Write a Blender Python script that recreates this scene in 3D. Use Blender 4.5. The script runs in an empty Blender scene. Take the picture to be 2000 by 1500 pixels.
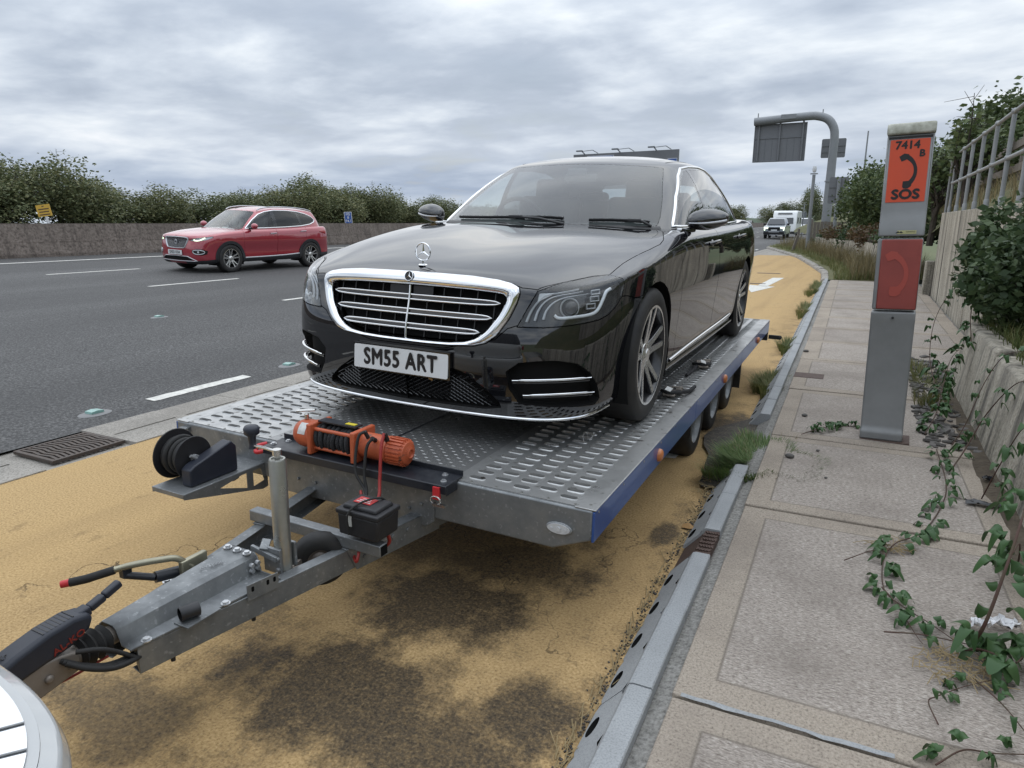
import bpy, bmesh, math, random
import numpy as np
from mathutils import Vector, Matrix
from mathutils.bvhtree import BVHTree
R = math.radians
random.seed(7); rng = np.random.default_rng(7)
SC = bpy.context.scene
COL = SC.collection

# ------------------------------------------------------------------ camera
cam_d = bpy.data.cameras.new('camera'); cam = bpy.data.objects.new('camera', cam_d); COL.objects.link(cam)
cam_d.sensor_width = 36.0; cam_d.lens = 1330.0 / 2000.0 * 36.0
cam_d.clip_start = 0.05; cam_d.clip_end = 6000
cam.location = (0, 0, 1.55)
cam.rotation_euler = (R(90 - 13.3245), 0, R(26.786))
SC.camera = cam

# ------------------------------------------------------------------ light
SUN_EL, SUN_AZ = 52.0, -38.0          # azimuth measured from +Y towards +X
sun_d = bpy.data.lights.new('sun', 'SUN'); sun = bpy.data.objects.new('sun', sun_d); COL.objects.link(sun)
sun_d.energy = 0.7; sun_d.angle = R(110); sun_d.color = (1.0, 0.95, 0.87)
_sd = Vector((math.sin(R(SUN_AZ)) * math.cos(R(SUN_EL)), math.cos(R(SUN_AZ)) * math.cos(R(SUN_EL)), math.sin(R(SUN_EL))))
sun.rotation_euler = _sd.to_track_quat('Z', 'Y').to_euler()
sun.location = (0, 0, 40)

def build_world():
    w = bpy.data.worlds.new('World'); SC.world = w; w.use_nodes = True
    nt = w.node_tree; N = nt.nodes; L = nt.links; N.clear()
    out = N.new('ShaderNodeOutputWorld')
    sky = N.new('ShaderNodeTexSky'); sky.sky_type = 'NISHITA'; sky.sun_disc = False
    sky.sun_elevation = R(SUN_EL); sky.sun_rotation = R(SUN_AZ); sky.air_density = 1.2; sky.dust_density = 2.0
    b1 = N.new('ShaderNodeBackground'); b1.inputs[1].default_value = 0.10; L.new(sky.outputs[0], b1.inputs[0])
    tc = N.new('ShaderNodeTexCoord')
    nz = N.new('ShaderNodeVectorMath'); nz.operation = 'NORMALIZE'; L.new(tc.outputs['Generated'], nz.inputs[0])
    sp = N.new('ShaderNodeSeparateXYZ'); L.new(nz.outputs[0], sp.inputs[0])
    def math_(op, a, b=None, c=None):
        m = N.new('ShaderNodeMath'); m.operation = op
        for i, v in enumerate((a, b, c)):
            if v is None: continue
            if isinstance(v, (int, float)): m.inputs[i].default_value = v
            else: L.new(v, m.inputs[i])
        return m.outputs[0]
    zc = math_('MAXIMUM', sp.outputs[2], 0.0)
    den = math_('ADD', zc, 0.13)
    inv = math_('DIVIDE', 1.0, den)
    sc = N.new('ShaderNodeVectorMath'); sc.operation = 'SCALE'; L.new(nz.outputs[0], sc.inputs[0]); L.new(inv, sc.inputs['Scale'])
    def noise(scale, detail, rough, dist, off, stretch=(1, 1, 0)):
        mp = N.new('ShaderNodeMapping'); L.new(sc.outputs[0], mp.inputs[0])
        mp.inputs['Scale'].default_value = stretch; mp.inputs['Location'].default_value = off
        mp.inputs['Rotation'].default_value = (0, 0, R(24))
        n = N.new('ShaderNodeTexNoise'); L.new(mp.outputs[0], n.inputs['Vector'])
        n.inputs['Scale'].default_value = scale; n.inputs['Detail'].default_value = detail
        n.inputs['Roughness'].default_value = rough; n.inputs['Distortion'].default_value = dist
        return n.outputs[0]
    n1 = noise(1.05, 8, 0.52, 0.15, (3.1, 1.7, 0), (1.0, 1.0, 0))
    n2 = noise(0.23, 3, 0.5, 0.1, (7.7, 4.2, 0))
    n3 = noise(3.0, 6, 0.6, 0.3, (1.2, 9.4, 0), (0.8, 1.2, 0))
    mix = math_('ADD', math_('ADD', math_('MULTIPLY', n1, 0.60), math_('MULTIPLY', n2, 0.28)), math_('MULTIPLY', n3, 0.12))
    cr = N.new('ShaderNodeValToRGB'); L.new(mix, cr.inputs[0])
    e = cr.color_ramp.elements
    e[0].position = 0.37; e[0].color = (0.33, 0.385, 0.475, 1)
    e[1].position = 0.62; e[1].color = (0.97, 0.975, 0.98, 1)
    for p, c in ((0.44, (0.44, 0.50, 0.59, 1)), (0.50, (0.58, 0.64, 0.72, 1)), (0.555, (0.74, 0.79, 0.84, 1))):
        x = e.new(p); x.color = c
    # layered bank low over the horizon: blue-grey cloud base with a pale slot under it
    lay = N.new('ShaderNodeValToRGB'); le = lay.color_ramp.elements
    jit = math_('ADD', zc, math_('MULTIPLY', math_('SUBTRACT', n1, 0.5), 0.05))
    L.new(jit, lay.inputs[0])
    le[0].position = 0.0; le[0].color = (0.56, 0.62, 0.70, 1)
    le[1].position = 0.17; le[1].color = (0.60, 0.65, 0.72, 1)
    for p, c in ((0.022, (0.60, 0.66, 0.73, 1)), (0.040, (0.27, 0.34, 0.47, 1)), (0.066, (0.34, 0.41, 0.53, 1)), (0.095, (0.58, 0.63, 0.71, 1))):
        x = le.new(p); x.color = c
    mr = N.new('ShaderNodeMapRange'); L.new(zc, mr.inputs[0]); mr.inputs[1].default_value = 0.03; mr.inputs[2].default_value = 0.17
    mr.inputs[3].default_value = 0.62; mr.inputs[4].default_value = 0.0
    mc = N.new('ShaderNodeMixRGB'); L.new(mr.outputs[0], mc.inputs[0]); L.new(cr.outputs[0], mc.inputs[1]); L.new(lay.outputs[0], mc.inputs[2])
    b2 = N.new('ShaderNodeBackground'); L.new(mc.outputs[0], b2.inputs[0])
    zen = N.new('ShaderNodeMapRange'); zen.interpolation_type = 'SMOOTHSTEP'; L.new(zc, zen.inputs[0]); zen.inputs[1].default_value = 0.12; zen.inputs[2].default_value = 0.95; zen.inputs[3].default_value = 1.0; zen.inputs[4].default_value = 2.1
    L.new(zen.outputs[0], b2.inputs[1])      # an overcast sky is two to three times brighter overhead than at the horizon
    # cloud cover: almost closed, thin blue breaks
    cov = N.new('ShaderNodeMapRange'); L.new(math_('ADD', math_('MULTIPLY', n1, 0.6), math_('MULTIPLY', n2, 0.4)), cov.inputs[0])
    cov.inputs[1].default_value = 0.33; cov.inputs[2].default_value = 0.42; cov.inputs[3].default_value = 0.7; cov.inputs[4].default_value = 1.0
    ms = N.new('ShaderNodeMixShader'); L.new(cov.outputs[0], ms.inputs[0]); L.new(b1.outputs[0], ms.inputs[1]); L.new(b2.outputs[0], ms.inputs[2])
    L.new(ms.outputs[0], out.inputs[0])
build_world()
vs = SC.view_settings
vs.view_transform = 'Standard'; vs.look = 'None'; vs.exposure = 0.22; vs.gamma = 1.0; vs.use_curve_mapping = False
SC.cycles.use_denoising = True
SC.cycles.max_bounces = 8; SC.cycles.transparent_max_bounces = 12

# ------------------------------------------------------------------ materials
M = {}
def _bsdf(name):
    m = bpy.data.materials.new(name); m.use_nodes = True
    return m, m.node_tree, m.node_tree.nodes['Principled BSDF']
def mat(name, col, rough=0.5, metal=0.0, spec=0.5, var=0.0, vscale=8.0, col2=None, bump=0.0, bscale=60.0, coat=0.0, emit=None, es=1.0,
        rvar=0.0, coords='Object', detail=6, speck=None, trans=0.0, stretch=(1, 1, 1)):
    """Principled surface; var mixes towards col2 with noise, speck=(colour, scale, threshold) adds specks."""
    m, nt, b = _bsdf(name); N = nt.nodes; L = nt.links
    b.inputs['Base Color'].default_value = (*col, 1); b.inputs['Roughness'].default_value = rough
    b.inputs['Metallic'].default_value = metal; b.inputs['Specular IOR Level'].default_value = spec
    b.inputs['Coat Weight'].default_value = coat; b.inputs['Coat Roughness'].default_value = 0.03
    b.inputs['Transmission Weight'].default_value = trans
    if emit: b.inputs['Emission Color'].default_value = (*emit, 1); b.inputs['Emission Strength'].default_value = es
    if var or bump or speck or rvar:
        tc = N.new('ShaderNodeTexCoord'); mp = N.new('ShaderNodeMapping'); L.new(tc.outputs[coords], mp.inputs[0]); mp.inputs['Scale'].default_value = stretch
        cur = None
        n = N.new('ShaderNodeTexNoise'); L.new(mp.outputs[0], n.inputs['Vector']); n.inputs['Scale'].default_value = vscale; n.inputs['Detail'].default_value = detail; n.inputs['Roughness'].default_value = 0.6
        if var:
            mr = N.new('ShaderNodeMapRange'); L.new(n.outputs[0], mr.inputs[0]); mr.inputs[1].default_value = 0.35; mr.inputs[2].default_value = 0.68; mr.inputs[4].default_value = var
            mx = N.new('ShaderNodeMixRGB'); L.new(mr.outputs[0], mx.inputs[0]); mx.inputs[1].default_value = (*col, 1); mx.inputs[2].default_value = (*(col2 or tuple(c * 0.5 for c in col)), 1)
            cur = mx.outputs[0]
        if speck:
            sc_, ss, th = speck
            n2 = N.new('ShaderNodeTexNoise'); L.new(mp.outputs[0], n2.inputs['Vector']); n2.inputs['Scale'].default_value = ss; n2.inputs['Detail'].default_value = 2
            mr = N.new('ShaderNodeMapRange'); L.new(n2.outputs[0], mr.inputs[0]); mr.inputs[1].default_value = th; mr.inputs[2].default_value = th + 0.08
            mx = N.new('ShaderNodeMixRGB'); L.new(mr.outputs[0], mx.inputs[0]); mx.inputs[2].default_value = (*sc_, 1)
            if cur: L.new(cur, mx.inputs[1])
            else: mx.inputs[1].default_value = (*col, 1)
            cur = mx.outputs[0]
        if cur: L.new(cur, b.inputs['Base Color'])
        if rvar:
            mr = N.new('ShaderNodeMapRange'); L.new(n.outputs[0], mr.inputs[0]); mr.inputs[1].default_value = 0.3; mr.inputs[2].default_value = 0.7; mr.inputs[3].default_value = max(0.02, rough - rvar); mr.inputs[4].default_value = rough + rvar
            L.new(mr.outputs[0], b.inputs['Roughness'])
        if bump:
            nb = N.new('ShaderNodeTexNoise'); L.new(mp.outputs[0], nb.inputs['Vector']); nb.inputs['Scale'].default_value = bscale; nb.inputs['Detail'].default_value = 4
            bp = N.new('ShaderNodeBump'); L.new(nb.outputs[0], bp.inputs['Height']); bp.inputs['Strength'].default_value = bump; bp.inputs['Distance'].default_value = 0.01
            L.new(bp.outputs[0], b.inputs['Normal'])
    M[name] = m
    return m

# ------------------------------------------------------------------ mesh helpers
class MB:
    """Collects vertices and faces; build() links them as one mesh object."""
    def __init__(s): s.v = []; s.f = []; s.mi = []; s.cm = 0
    def add(s, vs_, fs):
        o = len(s.v); s.v.extend([tuple(v) for v in vs_]); s.f.extend([tuple(i + o for i in f) for f in fs]); s.mi.extend([s.cm] * len(fs)); return s
    def box(s, c, d, rot=None, taper=None):
        hx, hy, hz = d[0] / 2, d[1] / 2, d[2] / 2
        vs_ = [Vector((x, y, z)) for z in (-hz, hz) for x, y in ((-hx, -hy), (hx, -hy), (hx, hy), (-hx, hy))]
        if taper: vs_ = [Vector((v.x * (taper if v.z > 0 else 1), v.y * (taper if v.z > 0 else 1), v.z)) for v in vs_]
        if rot is not None:
            if not isinstance(rot, Matrix): rot = Matrix.Rotation(rot[2], 3, 'Z') @ Matrix.Rotation(rot[1], 3, 'Y') @ Matrix.Rotation(rot[0], 3, 'X')
            vs_ = [rot @ v for v in vs_]
        c = Vector(c)
        return s.add([v + c for v in vs_], [(3, 2, 1, 0), (4, 5, 6, 7), (0, 1, 5, 4), (1, 2, 6, 5), (2, 3, 7, 6), (3, 0, 4, 7)])
    def bar(s, p0, p1, w, h, upv=(0, 0, 1)):
        """rectangular bar from p0 to p1, w across, h along upv"""
        p0 = Vector(p0); p1 = Vector(p1); d = (p1 - p0).normalized(); a = d.cross(Vector(upv)).normalized(); u = a.cross(d).normalized()
        q = [p + a * sx * w / 2 + u * sz * h / 2 for p in (p0, p1) for sx, sz in ((-1, -1), (1, -1), (1, 1), (-1, 1))]
        return s.add(q, [(0, 1, 2, 3), (7, 6, 5, 4), (4, 5, 1, 0), (5, 6, 2, 1), (6, 7, 3, 2), (7, 4, 0, 3)])
    def cyl(s, p0, p1, r0, r1=None, n=16, caps=True):
        r1 = r0 if r1 is None else r1
        p0 = Vector(p0); p1 = Vector(p1); d = (p1 - p0).normalized()
        a = d.cross(Vector((0, 0, 1)) if abs(d.z) < 0.9 else Vector((1, 0, 0))).normalized(); b = d.cross(a)
        o = []
        for p, r in ((p0, r0), (p1, r1)):
            o += [p + (a * math.cos(2 * math.pi * k / n) + b * math.sin(2 * math.pi * k / n)) * r for k in range(n)]
        fs = [(k, (k + 1) % n, n + (k + 1) % n, n + k) for k in range(n)]
        if caps: fs += [tuple(range(n - 1, -1, -1)), tuple(range(n, 2 * n))]
        return s.add(o, fs)
    def tube(s, path, r, n=8, caps=True, closed=False):
        P = [Vector(p) for p in path]; m = len(P); rr = r if isinstance(r, (list, tuple)) else [r] * m
        o = []; pa = None
        for i, p in enumerate(P):
            if closed: d = (P[(i + 1) % m] - P[i - 1]).normalized()
            else: d = (P[min(i + 1, m - 1)] - P[max(i - 1, 0)]).normalized()
            if pa is None: a = d.cross(Vector((0, 0, 1)) if abs(d.z) < 0.9 else Vector((1, 0, 0))).normalized()
            else: a = (pa - d * pa.dot(d)).normalized()
            pa = a; b = d.cross(a)
            o += [p + (a * math.cos(2 * math.pi * k / n) + b * math.sin(2 * math.pi * k / n)) * rr[i] for k in range(n)]
        fs = []
        for i in range(m if closed else m - 1):
            j = (i + 1) % m
            fs += [(i * n + k, i * n + (k + 1) % n, j * n + (k + 1) % n, j * n + k) for k in range(n)]
        if caps and not closed: fs += [tuple(range(n - 1, -1, -1)), tuple(range((m - 1) * n, m * n))]
        return s.add(o, fs)
    def lathe(s, prof, c=(0, 0, 0), axis='Z', n=32, rot=None):
        """prof: (radius, height) pairs turned round an axis"""
        o = []
        for r, h in prof:
            for k in range(n):
                t = 2 * math.pi * k / n; x, y = r * math.cos(t), r * math.sin(t)
                o.append(Vector((x, y, h)) if axis == 'Z' else Vector((h, x, y)) if axis == 'X' else Vector((y, h, x)))
        if rot is not None: o = [rot @ v for v in o]
        c = Vector(c); o = [v + c for v in o]
        fs = []
        for i in range(len(prof) - 1):
            fs += [(i * n + k, i * n + (k + 1) % n, (i + 1) * n + (k + 1) % n, (i + 1) * n + k) for k in range(n)]
        return s.add(o, fs)
    def prism(s, poly, z0, z1, frame=None):
        """poly: (a, b) outline extruded from z0 to z1; frame=(origin, A, B, N) places it"""
        if frame is None: frame = (Vector(), Vector((1, 0, 0)), Vector((0, 1, 0)), Vector((0, 0, 1)))
        o, A, B, Nn = [Vector(x) for x in frame]; n = len(poly)
        vs_ = [o + A * a + B * b + Nn * z for z in (z0, z1) for a, b in poly]
        fs = [tuple(range(n - 1, -1, -1)), tuple(range(n, 2 * n))] + [(k, (k + 1) % n, n + (k + 1) % n, n + k) for k in range(n)]
        return s.add(vs_, fs)
    def grid(s, fn, nu, nv, flip=False):
        vs_ = [fn(i / nu, j / nv) for j in range(nv + 1) for i in range(nu + 1)]
        w = nu + 1
        fs = [(j * w + i, j * w + i + 1, (j + 1) * w + i + 1, (j + 1) * w + i) for j in range(nv) for i in range(nu)]
        if flip: fs = [f[::-1] for f in fs]
        return s.add(vs_, fs)
    def sphere(s, c, r, n=12, m=8, sq=(1, 1, 1)):
        pr = [(max(1e-4, math.sin(math.pi * j / m)) , -math.cos(math.pi * j / m)) for j in range(m + 1)]
        b = MB().lathe(pr, n=n); c = Vector(c)
        return s.add([Vector((v[0] * r * sq[0], v[1] * r * sq[1], v[2] * r * sq[2])) + c for v in b.v], b.f)
    def hole_cell(s, outer, inner, depth, nrm, wall=True):
        """plate cell between an outer loop and a hole loop of as many points; the hole gets walls of given depth"""
        n = len(outer); nv = Vector(nrm)
        vs_ = [Vector(p) for p in outer] + [Vector(p) for p in inner] + [Vector(p) - nv * depth for p in inner]
        fs = [(k, (k + 1) % n, n + (k + 1) % n, n + k) for k in range(n)]
        if wall: fs += [(n + k, n + (k + 1) % n, 2 * n + (k + 1) % n, 2 * n + k) for k in range(n)]
        return s.add(vs_, fs)
    def build(s, name, m=None, parent=None, smooth=None, bevel=0, bseg=2, loc=None, mats=None):
        me = bpy.data.meshes.new(name); me.from_pydata([tuple(v) for v in s.v], [], s.f)
        for x in (mats or ([m] if m else [])): me.materials.append(M[x] if isinstance(x, str) else x)
        if mats: me.polygons.foreach_set('material_index', s.mi)
        return link(name, me, parent, smooth, bevel, bseg, loc)
def link(name, me, parent=None, smooth=None, bevel=0, bseg=2, loc=None, fix=True):
    if fix:
        bm = bmesh.new(); bm.from_mesh(me)
        bmesh.ops.recalc_face_normals(bm, faces=bm.faces[:]); bm.to_mesh(me); bm.free()
    if smooth is not None:
        me.polygons.foreach_set('use_smooth', [True] * len(me.polygons))
        if smooth < 180: me.set_sharp_from_angle(angle=R(smooth))
    o = bpy.data.objects.new(name, me); COL.objects.link(o)
    if parent: o.parent = parent
    if loc is not None: o.location = loc
    if bevel:
        b = o.modifiers.new('bevel', 'BEVEL'); b.width = bevel; b.segments = bseg; b.limit_method = 'ANGLE'; b.angle_limit = R(40); b.harden_normals = False
        me.polygons.foreach_set('use_smooth', [True] * len(me.polygons)); me.set_sharp_from_angle(angle=R(smooth or 45))
    return o
def tag(o, label=None, cat=None, group=None, kind=None):
    if label: o['label'] = label
    if cat: o['category'] = cat
    if group: o['group'] = group
    if kind: o['kind'] = kind
    return o
def thing(name, label, cat, loc=(0, 0, 0), rotz=0, group=None):
    o = bpy.data.objects.new(name, None); COL.objects.link(o); o.empty_display_size = 0.2
    o.location = loc; o.rotation_euler = (0, 0, rotz)
    return tag(o, label, cat, group)
def copy_tree(o, parent=None, label=None, loc=None, rot=None, scale=None):
    c = o.copy(); COL.objects.link(c); c.parent = parent
    if label: c['label'] = label
    if loc is not None: c.location = loc
    if rot is not None: c.rotation_euler = rot
    if scale is not None: c.scale = scale
    for ch in list(o.children): copy_tree(ch, c)
    return c
def struct(o): o['kind'] = 'structure'; return o
def rrect(w, h, r, n=5, cx=0, cy=0):
    o = []
    for sx, sy, a0 in ((1, 1, 0), (-1, 1, 90), (-1, -1, 180), (1, -1, 270)):
        for k in range(n + 1):
            a = R(a0 + 90 * k / n); o.append((cx + sx * (w / 2 - r) + r * math.cos(a), cy + sy * (h / 2 - r) + r * math.sin(a)))
    return o
def text_obj(name, s, size, m, parent=None, loc=(0, 0, 0), rot=(0, 0, 0), depth=0.0008, sx=1.0, bold=0.0, align='CENTER', space=1.0):
    """flat print: lettering turned into a thin mesh; bold lettering is stroked wider by shifted layers"""
    cu = bpy.data.curves.new(name, 'FONT'); cu.body = s; cu.size = size; cu.extrude = depth; cu.align_x = align; cu.align_y = 'CENTER'; cu.space_character = space
    cu.resolution_u = 3
    tmp = bpy.data.objects.new(name, cu); COL.objects.link(tmp)
    dg = bpy.context.evaluated_depsgraph_get(); me = bpy.data.meshes.new_from_object(tmp.evaluated_get(dg))
    bpy.data.objects.remove(tmp); bpy.data.curves.remove(cu)
    V = [tuple(v.co) for v in me.vertices]; F = [tuple(p.vertices) for p in me.polygons]; bpy.data.meshes.remove(me)
    offs = [(0, 0)] if not bold else [(dx * bold, dy * bold) for dx, dy in ((-1, 0), (1, 0), (0, 1), (0, -1), (0, 0))]
    VV, FF = [], []
    for k, (dx, dy) in enumerate(offs):
        o_ = len(VV); VV += [(x * sx + dx, y + dy, z + (.00012 * k if z > 0 else 0)) for x, y, z in V]; FF += [tuple(i + o_ for i in f) for f in F]
    me = bpy.data.meshes.new(name); me.from_pydata(VV, [], FF); me.materials.append(M[m])
    o = bpy.data.objects.new(name, me); COL.objects.link(o); o.location = loc; o.rotation_euler = rot
    if parent: o.parent = parent
    return o
def catmull(pts, per=8, closed=False):
    P = [np.array(p, float) for p in pts]; n = len(P); out = []
    rngk = range(n) if closed else range(n - 1)
    for i in rngk:
        p0 = P[i - 1] if (i > 0 or closed) else 2 * P[0] - P[1]; p1 = P[i]; p2 = P[(i + 1) % n]
        p3 = P[(i + 2) % n] if (i + 2 < n or closed) else 2 * P[-1] - P[-2]
        for k in range(per):
            t = k / per
            out.append(0.5 * ((2 * p1) + (-p0 + p2) * t + (2 * p0 - 5 * p1 + 4 * p2 - p3) * t * t + (-p0 + 3 * p1 - 3 * p2 + p3) * t ** 3))
    if not closed: out.append(P[-1])
    return [tuple(p) for p in out]
# ================================================================== materials of the place
def ramp(nt, fac, stops):
    c = nt.nodes.new('ShaderNodeValToRGB'); nt.links.new(fac, c.inputs[0]); e = c.color_ramp.elements
    e[0].position, e[0].color = stops[0][0], (*stops[0][1], 1); e[1].position, e[1].color = stops[-1][0], (*stops[-1][1], 1)
    for p, q in stops[1:-1]: x = e.new(p); x.color = (*q, 1)
    return c.outputs[0]
def nnode(nt, vec, scale, detail=4, rough=0.55, dist=0.0):
    n = nt.nodes.new('ShaderNodeTexNoise'); nt.links.new(vec, n.inputs['Vector']); n.inputs['Scale'].default_value = scale; n.inputs['Detail'].default_value = detail
    n.inputs['Roughness'].default_value = rough; n.inputs['Distortion'].default_value = dist; return n.outputs[0]
def mapn(nt, vec, scale=(1, 1, 1), loc=(0, 0, 0), rot=(0, 0, 0)):
    m = nt.nodes.new('ShaderNodeMapping'); nt.links.new(vec, m.inputs[0]); m.inputs['Scale'].default_value = scale; m.inputs['Location'].default_value = loc; m.inputs['Rotation'].default_value = rot; return m.outputs[0]
def mrange(nt, v, a, b, c=0.0, d=1.0):
    m = nt.nodes.new('ShaderNodeMapRange'); nt.links.new(v, m.inputs[0]); m.inputs[1].default_value = a; m.inputs[2].default_value = b; m.inputs[3].default_value = c; m.inputs[4].default_value = d; return m.outputs[0]
def mth(nt, op, a, b):
    m = nt.nodes.new('ShaderNodeMath'); m.operation = op
    for i, v in enumerate((a, b)):
        if isinstance(v, (int, float)): m.inputs[i].default_value = v
        else: nt.links.new(v, m.inputs[i])
    return m.outputs[0]
def mixc(nt, f, a, b, mode='MIX'):
    m = nt.nodes.new('ShaderNodeMixRGB'); m.blend_type = mode
    for i, v in enumerate((f, a, b)):
        if isinstance(v, (int, float)): m.inputs[i].default_value = v
        elif isinstance(v, tuple): m.inputs[i].default_value = (*v, 1)
        else: nt.links.new(v, m.inputs[i])
    return m.outputs[0]
def bumpn(nt, b, h, strength, dist):
    bp = nt.nodes.new('ShaderNodeBump'); nt.links.new(h, bp.inputs['Height']); bp.inputs['Strength'].default_value = strength; bp.inputs['Distance'].default_value = dist
    nt.links.new(bp.outputs[0], b.inputs['Normal'])
def objco(nt): return nt.nodes.new('ShaderNodeTexCoord').outputs['Object']

def mat_layby():
    m, nt, b = _bsdf('layby_surface'); L = nt.links; co = objco(nt); M['layby'] = m
    big = nnode(nt, co, 0.9, 5, 0.6); fine = nnode(nt, co, 95, 3, 0.7); mid = nnode(nt, mapn(nt, co, (6, 2.2, 1)), 1.6, 6, 0.65)
    base = ramp(nt, fine, [(0.28, (0.16, 0.10, 0.046)), (0.42, (0.37, 0.245, 0.110)), (0.56, (0.49, 0.335, 0.158)), (0.74, (0.61, 0.44, 0.23))])
    base = mixc(nt, mrange(nt, big, 0.42, 0.75, 0, 0.35), base, (0.45, 0.295, 0.125))
    # worn patches where the tint has gone and dark aggregate shows
    wear = mrange(nt, mid, 0.60, 0.72, 0, 0.55)
    base = mixc(nt, wear, base, mixc(nt, fine, (0.05, 0.035, 0.02), (0.25, 0.16, 0.075)))
    # oil, rubber and wet marks, trailer shade painted in below the front beam: centre x, y, half sizes, rotation, strength
    stains_shade = [(-1.42, 1.55, 0.62, 0.34, 25, .95), (-1.95, 1.12, 0.45, 0.20, 20, .7), (-1.42, 2.15, 0.42, 0.34, 10, .95), (-1.28, 2.62, 0.42, 0.30, 0, .85), (-0.80, 1.72, 0.21, 0.20, 0, .95), (-1.05, 1.45, 0.4, 0.26, 0, .9),
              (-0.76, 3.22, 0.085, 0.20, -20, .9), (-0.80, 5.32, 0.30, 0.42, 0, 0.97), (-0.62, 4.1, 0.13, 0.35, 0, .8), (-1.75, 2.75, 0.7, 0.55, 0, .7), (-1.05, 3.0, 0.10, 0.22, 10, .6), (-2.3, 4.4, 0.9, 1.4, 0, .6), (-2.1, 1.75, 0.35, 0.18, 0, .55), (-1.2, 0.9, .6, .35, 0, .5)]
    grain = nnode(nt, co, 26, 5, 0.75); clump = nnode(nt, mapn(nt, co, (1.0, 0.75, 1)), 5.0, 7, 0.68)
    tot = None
    for x, y, rx, ry, a, st in stains_shade:
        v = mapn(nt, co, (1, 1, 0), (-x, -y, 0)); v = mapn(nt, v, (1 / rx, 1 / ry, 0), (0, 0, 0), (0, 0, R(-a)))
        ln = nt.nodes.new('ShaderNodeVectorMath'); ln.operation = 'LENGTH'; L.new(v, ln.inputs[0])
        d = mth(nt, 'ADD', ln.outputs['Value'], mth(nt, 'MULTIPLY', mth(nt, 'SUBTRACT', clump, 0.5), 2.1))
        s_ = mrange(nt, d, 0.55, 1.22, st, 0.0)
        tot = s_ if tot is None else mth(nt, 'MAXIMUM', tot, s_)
    # tyre-scuffed dirt towards the kerb
    edge = mrange(nt, nt.nodes.new('ShaderNodeSeparateXYZ').outputs[0], 0, 1)  # placeholder, replaced below
    sx = nt.nodes.new('ShaderNodeSeparateXYZ'); L.new(co, sx.inputs[0])
    kd = mth(nt, 'ADD', sx.outputs[0], mth(nt, 'MULTIPLY', sx.outputs[1], 0.0148))
    dirt = mth(nt, 'MULTIPLY', mrange(nt, kd, -1.05, -0.62, 0, 0.6), mrange(nt, clump, 0.42, 0.62))
    tot = mth(nt, 'MAXIMUM', tot, dirt)
    g2 = nnode(nt, co, 62, 5, 0.8)
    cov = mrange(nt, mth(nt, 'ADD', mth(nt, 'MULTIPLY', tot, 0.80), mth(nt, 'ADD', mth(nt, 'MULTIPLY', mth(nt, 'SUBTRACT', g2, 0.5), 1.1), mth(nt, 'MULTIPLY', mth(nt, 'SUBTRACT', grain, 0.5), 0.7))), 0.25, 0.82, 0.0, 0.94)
    film = mth(nt, 'MULTIPLY', tot, 0.55)      # oily film round the dark marks
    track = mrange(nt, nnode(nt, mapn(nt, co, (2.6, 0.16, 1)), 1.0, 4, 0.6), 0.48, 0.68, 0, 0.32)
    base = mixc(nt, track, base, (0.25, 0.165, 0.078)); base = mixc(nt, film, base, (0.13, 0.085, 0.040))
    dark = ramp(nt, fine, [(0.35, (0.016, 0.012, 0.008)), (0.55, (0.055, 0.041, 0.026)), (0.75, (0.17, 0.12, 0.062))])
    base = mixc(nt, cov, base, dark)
    # hairline cracks
    vo = nt.nodes.new('ShaderNodeTexVoronoi'); vo.feature = 'DISTANCE_TO_EDGE'; vo.inputs['Scale'].default_value = 0.42
    wv = nt.nodes.new('ShaderNodeVectorMath'); wv.operation = 'ADD'
    nn = nt.nodes.new('ShaderNodeTexNoise'); L.new(co, nn.inputs['Vector']); nn.inputs['Scale'].default_value = 3.5; nn.inputs['Detail'].default_value = 5
    L.new(co, wv.inputs[0]); sv = nt.nodes.new('ShaderNodeVectorMath'); sv.operation = 'SCALE'; sv.inputs['Scale'].default_value = 0.9; L.new(nn.outputs['Color'], sv.inputs[0]); L.new(sv.outputs[0], wv.inputs[1]); L.new(wv.outputs[0], vo.inputs['Vector'])
    crack = mth(nt, 'MULTIPLY', mrange(nt, vo.outputs[0], 0.0, 0.0035, 1, 0), mrange(nt, big, 0.45, 0.55))
    base = mixc(nt, mth(nt, 'MULTIPLY', crack, 0.85), base, (0.03, 0.022, 0.015))
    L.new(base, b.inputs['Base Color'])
    L.new(mrange(nt, cov, 0, 1, 0.92, 0.62), b.inputs['Roughness']); b.inputs['Specular IOR Level'].default_value = 0.3
    h = mth(nt, 'ADD', fine, mth(nt, 'MULTIPLY', crack, -1.5))
    bumpn(nt, b, h, 0.5, 0.006)
mat_layby()

def mat_asphalt():
    m, nt, b = _bsdf('asphalt'); co = objco(nt); M['asphalt'] = m
    fine = nnode(nt, co, 46, 4, 0.8); band = nnode(nt, mapn(nt, co, (1, 0.03, 1)), 0.75, 3, 0.5); big = nnode(nt, mapn(nt, co, (1, 0.25, 1)), 0.35, 4)
    c = ramp(nt, fine, [(0.34, (0.014, 0.0138, 0.0135)), (0.5, (0.060, 0.0585, 0.057)), (0.66, (0.185, 0.18, 0.175))])
    c = mixc(nt, mrange(nt, band, 0.40, 0.62, 0, 0.30), c, (0.105, 0.102, 0.10))
    c = mixc(nt, mrange(nt, big, 0.5, 0.75, 0, 0.4), c, (0.042, 0.041, 0.040))
    nt.links.new(c, b.inputs['Base Color']); b.inputs['Roughness'].default_value = 0.8; b.inputs['Specular IOR Level'].default_value = 0.35
    nt.links.new(mrange(nt, band, 0.35, 0.65, 0.68, 0.9), b.inputs['Roughness'])
    bumpn(nt, b, fine, 0.7, 0.006)
mat_asphalt()

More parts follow.
